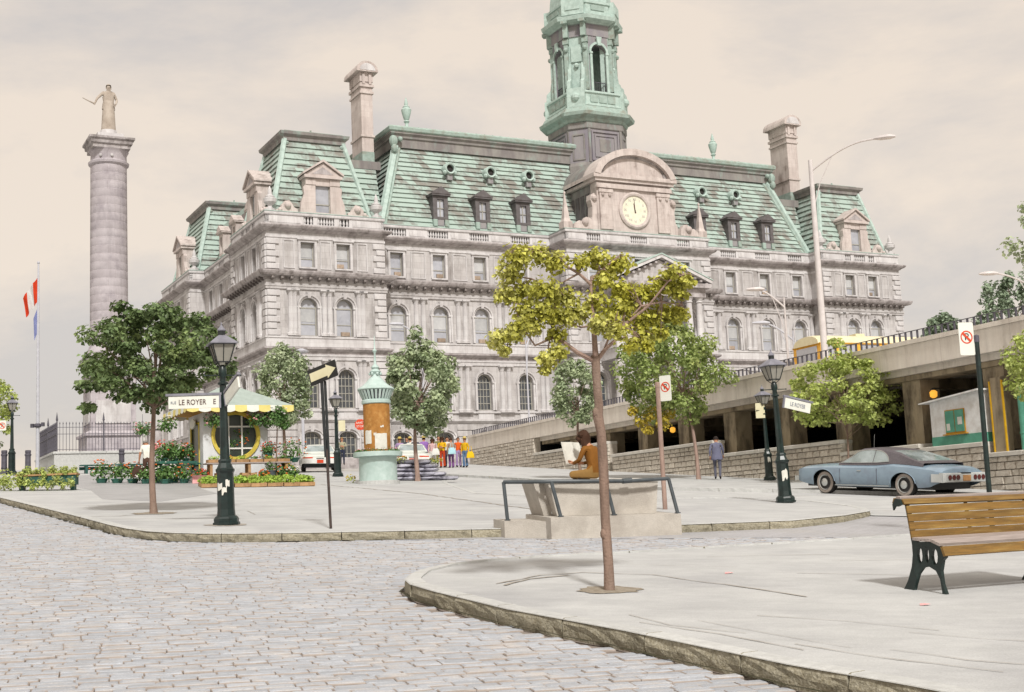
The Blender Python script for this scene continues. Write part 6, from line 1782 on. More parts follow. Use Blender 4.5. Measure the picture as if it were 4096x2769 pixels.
# ------------------------------------------------------------------ plants, tubs and the flower stand
def flowers(mb, rn, c, r, n, size):
    for _ in range(n):
        a, z = rn.uniform(0, 2 * PI), rn.uniform(-.35, 1)
        rr = math.sqrt(max(0, 1 - z * z)) * rn.uniform(.8, 1.08)
        p = (c[0] + r[0] * rr * math.cos(a), c[1] + r[1] * rr * math.sin(a), c[2] + r[2] * z)
        s = size * rn.uniform(.7, 1.2)
        mb.add([(p[0] + s, p[1], p[2]), (p[0], p[1] + s, p[2]), (p[0] - s, p[1], p[2]), (p[0], p[1] - s, p[2]), (p[0], p[1], p[2] + s * .8), (p[0], p[1], p[2] - s * .6)],
               [(0, 1, 4), (1, 2, 4), (2, 3, 4), (3, 0, 4), (1, 0, 5), (2, 1, 5), (3, 2, 5), (0, 3, 5)])
def plant(label, x, y, z, r, leaf='plant_green', fl=None, nf=14, pot=None, nl=130, ls=.09, fs=.045, seed=1, cat='plant', group=None, potmat='green_paint', name='potted_plant'):
    """leaves and blooms over a pot; z is the height of the pot's foot"""
    rn = random.Random(seed)
    t = thing(name, label, cat, (x, y, z), 0, group)
    zc = r[2] * .8
    if pot:
        m_ = MB(); m_.lathe([(pot[0] * .75, 0), (pot[0], pot[1]), (pot[0] * 1.08, pot[1]), (pot[0] * 1.08, pot[1] + .03), (pot[0] * .9, pot[1] + .03)], n=10); m_.build('pot', potmat, t)
        zc = pot[1] + r[2] * .7
    m_ = MB(); leaf_cloud(m_, rn, (0, 0, zc), r, nl, ls, shell=.3); m_.build('foliage', leaf, t)
    if fl:
        m_ = MB(); flowers(m_, rn, (0, 0, zc), (r[0] * 1.02, r[1] * 1.02, r[2] * 1.05), nf, fs); tag(m_.build('blooms', fl, t), kind='stuff')
    return t

# --- planters at the far left
def trough(label, x, y, rz, ln, wd, legs, seed):
    t = thing('planter', label, 'planter', (x, y, gz(x, y)), rz, 'planters at the left kerb')
    rn = random.Random(seed)
    m_ = MB(); m_.box(-ln / 2, ln / 2, -wd / 2, wd / 2, legs, legs + .32); m_.build('trough', 'teal_dark', t)
    m_ = MB(); m_.box(-ln / 2 - .04, ln / 2 + .04, -wd / 2 - .04, wd / 2 + .04, legs + .323, legs + .38); m_.build('rim', 'wood_crate', t)
    for a in (-ln / 2 + .12, ln / 2 - .12):
        m_ = MB(); m_.box(a - .06, a + .06, -wd / 2 + .05, wd / 2 - .05, -.15, legs - .003); m_.build('leg', 'teal_dark', t)
    m_ = MB()
    for i in range(14):
        leaf_cloud(m_, rn, (-ln / 2 + ln * (i + .5) / 14, rn.uniform(-.28, .1), legs + rn.uniform(.30, .5)), (ln / 14, wd * .5, rn.uniform(.14, .24)), 90, .09, shell=.2)
    m_.build('foliage', 'leaf_lime', t)
    m_ = MB()
    for i in range(8): leaf_cloud(m_, rn, (-ln / 2 + ln * (i + .5) / 8, -wd / 2 - .2, rn.uniform(.12, .36)), (ln / 12, .2, .22), 90, .085, shell=.2)
    m_.build('ground_plants', 'leaf_lime', t)
    return t
trough('green planter trough overgrown with yellow-green plants at the left kerb', -15.9, 44.4, math.radians(8), 1.9, .55, .16, 4)
plant('bushy yellow-green plant tumbling beside the planter at the left edge', -17.2, 44.0, gz(-17.2, 44.0), (.45, .4, .42), 'leaf_lime', nl=240, ls=.10, seed=5)
plant('second bushy yellow-green plant at the left picture edge by the planter', -17.75, 44.3, gz(-17.75, 44.3), (.4, .4, .3), 'leaf_lime', nl=160, ls=.10, seed=6)

# --- kiosk of the flower seller
KX, KY = -12.35, 51.6
kz = gz(KX, KY)
KW, KD, KH = 2.62, 2.4, 2.95
kio = thing('flower_kiosk', 'white flower kiosk with a round yellow-ringed window and a grey hipped roof', 'kiosk', (KX, KY, kz), CROT)
# front wall with a round hole
m_ = MB()
cx_, cz_, cr = KW / 2, 1.82, .86
n = 40
def edge(a):
    c_, s_ = math.cos(a), math.sin(a)
    k = min((KW / 2) / abs(c_) if abs(c_) > 1e-6 else 1e9, ((KH - cz_) if s_ > 0 else cz_ + .2) / abs(s_) if abs(s_) > 1e-6 else 1e9)
    return (cx_ + c_ * k, cz_ + s_ * k)
angs = sorted(set([2 * PI * i / n for i in range(n)] + [math.atan2(KH - cz_, KW / 2), PI - math.atan2(KH - cz_, KW / 2), 2 * PI - math.atan2(cz_ + .2, KW / 2), PI + math.atan2(cz_ + .2, KW / 2)]))
vs = []
for a in angs:
    e = edge(a); vs += [(cx_ + cr * math.cos(a), 0, cz_ + cr * math.sin(a)), (e[0], 0, e[1])]
N_ = len(angs)
m_.add(vs, [(2 * i, 2 * i + 1, (2 * i + 3) % (2 * N_), (2 * i + 2) % (2 * N_)) for i in range(N_)])
m_.rings([[(cx_ + cr * math.cos(a), yy, cz_ + cr * math.sin(a)) for a in angs] for yy in (0, .18)], cap=False)
m_.box(0, .12, .003, KD, -.2, .5); m_.box(0, .12, .003, .55, .5, KH); m_.box(0, .12, KD - .35, KD, .5, KH); m_.box(0, .12, .55, KD - .35, 2.45, KH)
m_.box(KW - .12, KW, .003, KD, -.2, KH); m_.box(.12, KW - .12, KD - .12, KD, -.2, KH)
m_.build('wall', 'kiosk_white', kio)
m_ = MB(); ringY2 = [(cr + .13, -.001), (cr + .13, -.07), (cr, -.09), (cr - .02, .02)]
m_.rings([[(cx_ + r_ * math.cos(2 * PI * j / 36), yy, cz_ + r_ * math.sin(2 * PI * j / 36)) for j in range(36)] for r_, yy in ringY2], cap=False); m_.build('window_ring', 'kiosk_yellow', kio, smooth=True)
wo = MB(); 
for x0_, x1_, z0_, z1_ in ((-.86, .86, -.53, -.47), (-.86, .86, .34, .40), (-.30, -.24, -.8, .8), (.24, .30, -.8, .8)): wo.box(cx_ + x0_, cx_ + x1_, .06, .11, cz_ + z0_, cz_ + z1_)
wo = wo.build('window', 'white_paint', kio)
m_ = MB(); m_.prism([(cx_ + cr * math.cos(2 * PI * j / 32), cz_ + cr * math.sin(2 * PI * j / 32)) for j in range(32)], .12, .13); m_.build('pane', 'shop_dark', wo)
rn = random.Random(2)
m_ = MB()
for j in range(14): leaf_cloud(m_, rn, (cx_ + rn.uniform(-.6, .6), .09, cz_ + rn.uniform(-.6, .2)), (.12, .01, .12), 14, .07)
m_.build('window_plants', 'plant_green', wo)
m_ = MB(); flowers(m_, rn, (cx_, .08, cz_ - .2), (.6, .01, .5), 16, .035); m_.build('window_blooms', 'flower_orange', wo)
# door side
d_ = MB(); d_.box(-.03, .02, .58, .66, .3, 2.42); d_.box(-.03, .02, KD - .46, KD - .38, .3, 2.42); d_.box(-.03, .02, .66, KD - .46, 2.36, 2.42); d_ = d_.build('door_frame', 'kiosk_yellow', kio)
m_ = MB(); m_.box(.05, .07, .56, KD - .36, .5, 2.45); m_.build('doorway', 'shop_dark', d_)
m_ = MB(); m_.box(-.35, .02, .6, KD - .3, .72, .80); m_.build('counter', 'green_paint', kio)
m_ = MB(); m_.rings([[(-.16, .62 + .40 * math.cos(2 * PI * j / 20) + .5, 2.38 + .2 * math.sin(2 * PI * j / 20)) for j in range(20)], [(-.12, .62 + .40 * math.cos(2 * PI * j / 20) + .5, 2.38 + .2 * math.sin(2 * PI * j / 20)) for j in range(20)]]); m_.build('oval_sign', 'sign_white', kio)
# roof and striped valance
o_ = .84
ez = KH + .02
m_ = MB(); ap = (KW / 2, KD / 2, ez + 1.08)
cs_ = [(-o_, -o_, ez), (KW + o_, -o_, ez), (KW + o_, KD + o_, ez), (-o_, KD + o_, ez)]
m_.add(cs_ + [ap], [(0, 1, 4), (1, 2, 4), (2, 3, 4), (3, 0, 4)]); m_.build('roof', 'kiosk_roof', kio)
m_ = MB(); m_.add([(p[0], p[1], ez - .03) for p in cs_] + [(0, 0, ez - .22), (KW, 0, ez - .22), (KW, KD, ez - .22), (0, KD, ez - .22)], [(0, 1, 5, 4), (1, 2, 6, 5), (2, 3, 7, 6), (3, 0, 4, 7)]); m_.build('awning_lining', 'kiosk_gold', kio)
for s_ in range(4):
    a, b = Vector(cs_[s_]), Vector(cs_[(s_ + 1) % 4])
    nv = 9
    nrm = Vector(((b - a).y, -(b - a).x, 0)).normalized() * .03
    for i in range(nv):
        p, q = a.lerp(b, i / nv), a.lerp(b, (i + 1) / nv)
        m_ = MB()
        lo = [(p.lerp(q, f) + nrm * .5 + Vector((0, 0, -.22 - .06 * math.sin(PI * f)))) for f in (0, .25, .5, .75, 1)]
        up_ = [(p.lerp(q, f) + Vector((0, 0, 0))) for f in (0, .25, .5, .75, 1)]
        m_.add(lo + up_, [(j, j + 1, j + 6, j + 5) for j in range(4)]); m_.build('valance_flap', 'valance_yellow' if i % 2 == 0 else 'valance_white', kio)
m_ = MB(); m_.box(-.1, KW + .1, -.1, KD + .1, -.5, -.02); m_.build('floor_slab', 'concrete_wall', kio)
def kp(a, b, c=0.0):
    p = Vector((KX, KY)) + FV * a + SV * b
    return p.x, p.y, gz(p.x, p.y) + c
# hanging baskets in front of window and door
for i, (a, b, c, fl, lb) in enumerate([(.35, -.5, 2.15, 'flower_pink', 'hanging basket with pink blooms at the left of the round window'), (2.0, -.5, 2.2, 'flower_pink', 'hanging basket with pink blooms at the right of the round window'),
                                 (-1.3, .5, 2.0, 'flower_white', 'hanging flower basket with pale blooms left of the kiosk door'), (-2.1, 1.2, 1.85, 'flower_pink', 'hanging flower basket at the outer left of the kiosk')]):
    x, y, z = kp(a, b, c)
    t = plant(lb, x, y, z, (.42, .38, .34), 'plant_green', fl, 14, None, 260, .095, .05, 60 + i, 'hanging basket', 'hanging baskets on the kiosk', name='hanging_basket')
    m_ = MB(); m_.tube([(0, 0, .3), (0, 0, .85)], .008, n=4); m_.tube([(.2, 0, .25), (0, 0, .6)], .006, n=4); m_.tube([(-.2, 0, .25), (0, 0, .6)], .006, n=4); m_.build('hanger', 'iron_grey', t)
fx = random.Random(9)
t = plant('cluster of white and red blooms on top of the trimmed ball tree', -9.5, 52.1, gz(-9.5, 52.1) + 2.55, (.42, .4, .25), 'plant_green', 'flower_white', 14, None, 60, .1, .055, 71, 'flowers', name='flower_cluster')
# plank table with boxes in front of the window
x, y, z = kp(1.5, -1.0)
tb = thing('plank_table', 'long plank table of seedling boxes below the round window', 'table', (x, y, z), CROT)
m_ = MB(); m_.box(-1.7, 1.7, -.3, .3, .72, .77); m_.build('top', 'wood_grey', tb)
for a in (-1.5, 0, 1.5):
    m_ = MB(); m_.box(a - .05, a + .05, -.25, -.15, -.1, .717); m_.box(a - .05, a + .05, .15, .25, -.1, .717); m_.build('trestle', 'wood_crate', tb)
for i in range(6):
    x, y, z = kp(.15 + i * .55, -1.0, .775)
    cr_ = thing('seedling_box', ['wooden box of grassy seedlings at the left end of the plank table', 'second wooden box of seedlings from the left on the plank table', 'wooden box with pale seedlings in the middle of the plank table', 'wooden box with orange blooms on the plank table', 'fifth wooden box from the left on the plank table', 'wooden box at the right end of the plank table'][i], 'box', (x, y, z), CROT, 'boxes on the plank table')
    m_ = MB(); m_.box(-.25, .25, -.2, .2, 0, .12); m_.build('box', 'wood_crate', cr_)
    m_ = MB(); leaf_cloud(m_, fx, (0, 0, .18), (.24, .19, .10), 70, .07, shell=.2); tag(m_.build('seedlings', 'plant_green' if i % 2 else 'seedling', cr_), kind='stuff')
    if i in (1, 3, 4): m_ = MB(); flowers(m_, fx, (0, 0, .2), (.22, .18, .08), 8, .03); tag(m_.build('blooms', 'flower_orange', cr_), kind='stuff')
for i, (a, lb) in enumerate([(.5, 'empty wooden crate under the left half of the plank table'), (1.5, 'empty wooden crate under the middle of the plank table'), (2.35, 'empty wooden crate under the right half of the plank table')]):
    x, y, z = kp(a, -1.05)
    c_ = thing('wooden_crate', lb, 'crate', (x, y, z), CROT, 'crates under the plank table')
    for q in range(3):
        m_ = MB(); m_.box(-.3, .3, -.2, -.185, .02 + q * .12, .12 + q * .12); m_.build('slat', 'wood_crate', c_)
        m_ = MB(); m_.box(-.3, .3, .185, .2, .02 + q * .12, .12 + q * .12); m_.build('slat', 'wood_crate', c_)
    m_ = MB(); m_.box(-.3, -.285, -.184, .184, .02, .38); m_.box(.285, .3, -.184, .184, .02, .38); m_.box(-.284, .284, -.184, .184, 0, .02); m_.build('box_end', 'wood_crate', c_)
x, y, z = kp(2.35, -1.25); t = thing('bucket', 'grey metal bucket at the right end of the plank table', 'bucket', (x, y, z), 0); m_ = MB(); m_.lathe([(.16, 0), (.21, .42), (.225, .42), (.225, .45), (.19, .45), (.15, .05)], n=14); m_.build('pail', 'rail_grey', t, smooth=True)
m_ = MB(); leaf_cloud(m_, fx, (0, 0, .62), (.26, .24, .24), 80, .1); m_.build('foliage', 'plant_green', t)
# potted flowers round the stand
POTS = [(2.0, -1.5, .0, (.16, .16, .14), 'flower_orange', 'small pot of orange flowers in front of the plank table'), (2.75, -1.3, 0, (.22, .2, .2), 'flower_orange', 'pot of orange flowers at the right front of the kiosk'), (3.1, -1.0, .1, (.25, .22, .24), 'flower_yellow', 'pot of yellow blooms near the white car'),
        (3.2, -1.5, 0, (.22, .2, .18), 'flower_white', 'pot of white blooms at the right end of the flower stand'), (2.55, -.35, .95, (.22, .2, .2), 'flower_red', 'pot of deep red flowers right of the round window'), (3.45, -.55, .75, (.42, .36, .34), 'flower_orange', 'big leafy plant with orange blooms beside the white car'),
        (-.9, -.6, 0, (.28, .26, .24), 'flower_orange', 'low pot of orange marigolds beside the cart wheel'), (-1.5, -.3, 0, (.3, .28, .26), 'flower_white', 'tub of white flowers beside the cart'), (-2.0, .3, .0, (.3, .3, .28), 'flower_orange', 'tub of orange marigolds left of the cart'),
        (-2.6, .6, 0, (.32, .3, .26), 'flower_orange', 'tub of orange marigolds by the walking man'), (-3.1, 1.1, 0, (.34, .3, .26), 'flower_white', 'tub of pale plants left of the walking man'), (-3.6, 1.6, 0, (.34, .3, .3), 'flower_orange', 'leftmost tub of plants with orange blooms by the iron bollard'),
        (-.35, -1.0, 0, (.2, .2, .16), 'flower_red', 'small red flower pot left of the lamp post foot'), (-1.7, -.9, 0, (.26, .24, .22), None, 'dark green leafy pot in front of the cart'), (-2.3, -.3, 0, (.26, .24, .2), 'flower_white', 'pot of white blooms in front of the marigolds'),
        (-1.15, .1, 0, (.3, .28, .3), None, 'dark leafy shrub pot under the kiosk counter')]
for i, (a, b, c, r_, fl, lb) in enumerate(POTS):
    x, y, z = kp(a, b, c)
    plant(lb, x, y, z, tuple(v * 1.5 for v in r_), 'plant_green', fl, 22, (r_[0] * .7, .14), 260, .095, .045, 100 + i, 'potted plant', 'potted plants round the flower stand', name='potted_plant')
# flower cart
x, y, z = kp(-1.0, .35)
cart = thing('flower_cart', 'two-wheeled flower cart heaped with geraniums beside the kiosk door', 'cart', (x, y, z), CROT + .25)
m_ = MB(); m_.box(-.9, .7, -.4, .4, .72, .82); m_.build('tray', 'green_paint', cart)
m_ = MB(); m_.tube([(.7, -.25, .78), (1.3, -.25, .62)], .025, n=6); m_.tube([(.7, .25, .78), (1.3, .25, .62)], .025, n=6); m_.build('shaft', 'green_paint', cart)
for s_ in (-1, 1):
    m_ = MB(mt := Matrix.Translation((.1, s_ * .47, .36)) @ Matrix.Rotation(PI / 2, 4, 'X')); m_.rings([[(r_ * math.cos(2 * PI * j / 20), r_ * math.sin(2 * PI * j / 20), h) for j in range(20)] for r_, h in ((.36, -.02), (.36, .02), (.32, .02), (.32, -.02), (.36, -.02))], cap=False); m_.build('wheel', 'rail_grey', cart)
    m_ = MB(mt)
    for j in range(6): m_.tube([(0, 0, 0), (.33 * math.cos(j * PI / 3), .33 * math.sin(j * PI / 3), 0)], .012, n=4)
    m_.build('spokes', 'rail_grey', cart)
m_ = MB(); m_.box(-.75, -.68, -.35, .35, .0, .72); m_.build('leg', 'green_paint', cart)
for i, (dx, dy, r_, fl, lb) in enumerate([(-.55, -.1, .38, 'flower_red', 'geranium with red blooms at the left end of the flower cart'), (-.05, 0, .40, 'flower_pink', 'geranium with pink blooms in the middle of the flower cart'), (.45, .05, .34, 'flower_orange', 'geranium with orange blooms at the right end of the flower cart')]):
    p = Vector((x, y)) + Matrix.Rotation(CROT + .25, 2) @ Vector((dx, dy))
    plant(lb, p.x, p.y, z + .82, (r_ * 1.3, r_ * 1.3, r_ * 1.1), 'plant_green', fl, 14, (.15, .10), 380, .1, .045, 140 + i, 'potted plant', 'geraniums on the cart', name='potted_plant')
x, y, z = kp(-1.15, 1.35, .95); t = thing('striped_awning', 'small red and white striped cloth canopy beside the kiosk door', 'canopy', (x, y, z), CROT)
for i in range(6):
    m_ = MB(); m_.add([(-.5 + i * .165, -.25, .45), (-.335 + i * .165, -.25, .45), (-.335 + i * .165, .25, .62), (-.5 + i * .165, .25, .62), (-.5 + i * .165, -.25, .30), (-.335 + i * .165, -.25, .30)], [(0, 1, 2, 3), (4, 5, 1, 0)]); m_.build('stripe', 'red_cloth' if i % 2 == 0 else 'valance_white', t)
m_ = MB(); m_.tube([(-.48, -.2, -.9), (-.48, -.2, .45)], .02, n=5); m_.tube([(.46, -.2, -.9), (.46, -.2, .45)], .02, n=5); m_.build('post', 'white_paint', t)
# trays of young plants on the pavement: each tray its own thing
tr = MB(); tr.box(-.27, .27, -.22, .22, 0, .02); tr.box(-.27, .27, -.22, -.20, .02, .13); tr.box(-.27, .27, .20, .22, .02, .13); tr.box(-.27, -.25, -.199, .199, .02, .13); tr.box(.25, .27, -.199, .199, .02, .13); trm = tr.mesh('tray', 'wood_crate')
lv = []
for k in range(4):
    m_ = MB(); leaf_cloud(m_, random.Random(k), (0, 0, .22), (.31, .27, .17), 150, .10, shell=.15); lv.append(m_.mesh('seedlings', 'seedling'))
b0 = Vector((-11.05, 45.75)); b1 = Vector((-7.25, 46.9)); dv = (b1 - b0); rz = math.atan2(dv.y, dv.x); nn = Vector((-dv.y, dv.x)).normalized()
for j in range(5):
    for i in range(7):
        p = b0 + dv * ((i + .5) / 7) + nn * (j * .5 + fx.uniform(-.05, .05))
        if j > 3 and i < 1: continue
        t = thing('seedling_tray', 'tray of green seedlings before the kiosk, %s row, %s from the left' % (('front', 'second', 'middle', 'fourth', 'back')[j], ('first', 'second', 'third', 'fourth', 'fifth', 'sixth', 'seventh')[i]), 'tray', (p.x, p.y, gz(p.x, p.y) + .005), rz + fx.uniform(-.06, .06), 'seedling trays on the pavement')
        put('tray', trm, t); tag(put('seedlings', lv[fx.randrange(4)], t, (0, 0, 0), PI * fx.randrange(2)), kind='stuff')
        if (i, j) in ((5, 1), (5, 0), (2, 1), (4, 1)): m_ = MB(); flowers(m_, fx, (0, 0, .2), (.22, .18, .05), 14, .03); tag(m_.build('blooms', 'flower_white', t), kind='stuff')
x, y, z = kp(-.45, -1.3); t = thing('cardboard_box', 'open pale cardboard box at the left end of the seedling trays', 'box', (x, y, z), .3)
m_ = MB(); m_.box(-.3, .3, -.2, .2, 0, .22); m_.add([(-.3, -.2, .22), (.3, -.2, .22), (.34, -.36, .30), (-.34, -.36, .30)], [(0, 1, 2, 3)]); m_.build('box', 'flower_pink', t)

# ------------------------------------------------------------------ round poster pillar
MX2, MY2 = -5.2, 49.0
pil = thing('poster_pillar', 'round poster pillar with a pale green domed cap and flower tub base', 'advertising column', (MX2, MY2, gz(MX2, MY2)), 0)
m_ = MB(); m_.lathe([(.80, -.1), (.80, .09), (.76, .10)], n=28); m_.build('footing', 'granite_top', pil)
m_ = MB(); m_.lathe([(.71, .10), (.71, .98), (.72, 1.0)], n=28); m_.build('tub', 'teal_paint', pil, smooth=True)
m_ = MB(); m_.lathe([(.73, .98), (.92, 1.0), (.93, 1.16), (.90, 1.17), (.86, 1.10)], n=28); m_.build('tub_rim', 'teal_paint', pil, smooth=True)
m_ = MB()
for i in range(22):
    a = 2 * PI * i / 22; leaf_cloud(m_, fx, (.72 * math.cos(a), .72 * math.sin(a), 1.2), (.13, .13, .10), 26, .07)
m_.build('foliage', 'plant_green', pil); m_ = MB()
for i in range(22):
    a = 2 * PI * i / 22 + .1; flowers(m_, fx, (.74 * math.cos(a), .74 * math.sin(a), 1.24), (.1, .1, .07), 2, .03)
m_.build('blooms', 'flower_pink', pil)
m_ = MB(); m_.lathe([(.50, 1.0), (.50, 3.0)], n=28); m_.build('drum', 'pillar_orange', pil, smooth=True)
def poster(a0, w_, z0, z1, jag=0.0):
    m_ = MB(); n = 7; vs = []
    for i in range(n):
        th = a0 + (i / (n - 1) - .5) * w_ / .5
        vs += [(.506 * math.cos(th), .506 * math.sin(th), z0 + fx.uniform(0, jag)), (.506 * math.cos(th), .506 * math.sin(th), z1 - fx.uniform(0, jag))]
    m_.add(vs, [(2 * i, 2 * i + 2, 2 * i + 3, 2 * i + 1) for i in range(n - 1)]); m_.build('poster', 'paper', pil)
poster(-PI / 2 - .62, .30, 1.45, 1.98, .03); poster(-PI / 2 + .42, .48, 1.25, 1.85, .02); poster(-PI / 2 + .5, .14, 2.05, 2.16, .05); poster(-PI / 2 - .05, .10, 1.75, 1.9, .06)
m_ = MB(); m_.lathe([(.52, 2.97), (.55, 3.0), (.55, 3.1), (.50, 3.14)], n=28); m_.build('cap_ring', 'teal_paint', pil, smooth=True)
m_ = MB(); m_.lathe([(.44, 3.1), (.58, 3.5), (.62, 3.52)], n=28); m_.build('cap_core', 'iron_grey', pil)
for i in range(26):
    mt = Matrix.Rotation(2 * PI * i / 26, 4, 'Z'); m_ = MB(mt); m_.add([(.47, -.035, 3.13), (.47, .035, 3.13), (.64, .05, 3.50), (.64, -.05, 3.50), (.51, -.03, 3.13), (.51, .03, 3.13), (.67, .045, 3.49), (.67, -.045, 3.49)], [(0, 1, 2, 3), (4, 7, 6, 5), (0, 3, 7, 4), (1, 5, 6, 2)]); m_.build('cap_fin', 'teal_paint', pil)
m_ = MB(); m_.lathe([(.66, 3.49), (.70, 3.52), (.69, 3.56), (.52, 3.66), (.36, 3.80), (.26, 3.92), (.2, 3.98)], n=28); m_.build('dome', 'teal_paint', pil, smooth=True)
m_ = MB(); m_.lathe([(.2, 3.98), (.14, 4.1), (.22, 4.2), (.12, 4.3), (.16, 4.36), (.05, 4.5), (.035, 4.9), (.07, 4.95), (.09, 5.0), (.03, 5.08), (.015, 5.5), (.002, 5.6)], n=12)
for i in range(6): m_.ball((.2 * math.cos(i * PI / 3), .2 * math.sin(i * PI / 3), 4.12), .06, 6, 4)
m_.build('finial', 'teal_paint', pil, smooth=True)
# sacks piled round the tree behind the pillar
rn = random.Random(14)
def sack_mesh(k):
    r2 = random.Random(200 + k); m_ = MB(); n = 12; rs = []
    for i, (f, s_) in enumerate(((-1, .35), (-.93, .75), (-.6, .98), (0, 1.05), (.6, .98), (.93, .75), (1, .35))):
        rs.append([(f * .42, .24 * s_ * math.cos(2 * PI * j / n) * (1 + .08 * math.sin(3 * j + k)), .085 * s_ * math.sin(2 * PI * j / n) + .09 + .012 * math.sin(5 * j + f * 6 + k)) for j in range(n)])
    m_.rings(rs); return m_.mesh('sack_body', 'sack', True)
SM = [sack_mesh(k) for k in range(4)]
si = 0
for lay, spots_ in enumerate([(-.65, -.0, .62, 1.25, 1.75), (-.6, .05, .72, 1.2), (-.5, .15, .8), (-.35, .3, .85), (-.1, .5)]):
    for qi, q in enumerate(spots_):
        x, y = -4.3 + q * .88 + rn.uniform(-.04, .04), 52.3 + q * .1 + rn.uniform(-.1, .1)
        pos = ('bottom', 'second', 'middle', 'fourth', 'top')[lay]; nth = ('first', 'second', 'third', 'fourth', 'fifth')[qi]
        t = thing('sack', f'dark sack in the {pos} layer of the heap, {nth} from the left', 'sack', (x, y, gz(x, y) + lay * .165), rn.uniform(-.25, .25), 'soil sacks piled round the tree')
        put('sack_body', SM[si % 4], t); m_ = MB(); m_.box(.36, .44, -.1, .1, .08, .11); m_.build('seam_end', 'sack', t); si += 1
plant('yellow flowering plant on top of the soil sacks at the left', -4.75, 52.1, gz(-4.75, 52.1) + .72, (.42, .3, .14), 'leaf_lime', 'flower_yellow', 30, None, 80, .08, .045, 201)
plant('yellow flowering plant on the soil sacks right of the tree trunk', -3.3, 52.2, gz(-3.3, 52.2) + .70, (.34, .3, .11), 'leaf_lime', 'flower_yellow', 18, None, 60, .08, .04, 202)
plant('little yellow flower clump at the left foot of the poster pillar', -6.3, 49.6, gz(-6.3, 49.6), (.18, .18, .2), 'leaf_lime', 'flower_yellow', 16, None, 50, .07, .04, 203)

# ------------------------------------------------------------------ concrete stair head with pipe rail
sx0, sy0 = 0.52, 24.0
st = thing('stair_parapet', 'low concrete parapet on a base block with bent black pipe railing round it', 'parapet', (sx0, sy0, gz(sx0, sy0)), 0)
dir_ = Vector((2.96 - .53, 24.9 - 23.95)); rzw = math.atan2(dir_.y, dir_.x)
st.rotation_euler.z = rzw
WL = dir_.length
def gl(a, b):   # ground height in the parapet frame
    p = Vector((sx0, sy0)) + Matrix.Rotation(rzw, 2) @ Vector((a, b)); return gz(p.x, p.y) - gz(sx0, sy0)
def slab(m_, pts, z0, z1):
    vs = [(a, b, gl(a, b) + z0) for a, b in pts] + [(a, b, gl(a, b) + z1) for a, b in pts]
    n = len(pts); m_.add(vs, [tuple(range(n - 1, -1, -1)), tuple(range(n, 2 * n))] + [(i, (i + 1) % n, (i + 1) % n + n, i + n) for i in range(n)])
m_ = MB(); slab(m_, [(0, -.12), (WL + .05, -.12), (WL + .05, 1.1), (0, 1.1)], -.2, .24); m_.build('base_block', 'concrete_wall', st)
m_ = MB(); slab(m_, [(-.62, .62), (-.003, .1), (-.003, 1.1), (-.62, 1.2)], -.2, .16); m_.build('side_block', 'concrete_wall', st)
def wallp(a0, a1, b0, b1, t0, t1):
    m_ = MB(); vs = []
    for z, e in ((.243, 0), (.84, 1)):
        vs += [(a0 - (t0 * e), b0 - .02 * e, gl(a0, b0) + z), (a1 + t1 * e, b0 - .02 * e, gl(a1, b0) + z), (a1 + t1 * e, b1, gl(a1, b1) + z), (a0 - t0 * e, b1, gl(a0, b1) + z)]
    m_.add(vs, [(3, 2, 1, 0), (4, 5, 6, 7), (0, 1, 5, 4), (1, 2, 6, 5), (2, 3, 7, 6), (3, 0, 4, 7)]); return m_
wallp(.28, WL - .28, .24, .44, .16, .06).build('front_wall', 'concrete_wall', st)
wallp(.10, .26, .445, 1.05, .18, 0).build('side_wall', 'concrete_wall', st)
m_ = MB(); slab(m_, [(.02, .2), (WL - .2, .2), (WL - .2, 1.1), (.02, 1.1)], .845, .885); m_.build('cap_slab', 'coping', st)
P = [(-.58, .68), (-.18, .32), (.12, .06), (1.2, .02), (1.62, .03), (1.68, .03), (2.2, .04), (WL - .05, .10)]
top = [Vector((a, b, gl(a, b) + .885 + .015 * math.sin(3 * a))) for a, b in P]
m_ = MB(); m_.tube(top[:5], .036, n=8); m_.tube([top[4] + Vector((-.04, 0, .0)), top[5] + Vector((.02, 0, 0)), *top[6:]], .034, n=8); m_.build('handrail', 'rail_grey', st, smooth=True)
m_ = MB(); m_.tube([top[4] - Vector((.07, 0, .0)), top[5] + Vector((.06, 0, .01))], .05, n=8); m_.build('joint_sleeve', 'rail_grey', st, smooth=True)
for (p, q) in ((0, (-.54, .66)), (2, (.26, .02)), (3, (1.33, .0)), (7, (WL + .06, .02))):
    m_ = MB(); e = top[p]; m_.tube([e, Vector((q[0], q[1], gl(*q) + (.16 if p == 0 else .24)))], .036, n=8); m_.lathe([(.06, 0), (.06, .02)], q[0], q[1], gl(*q) + (.162 if p == 0 else .243), n=8); m_.build('rail_post', 'rail_grey', st, smooth=True)

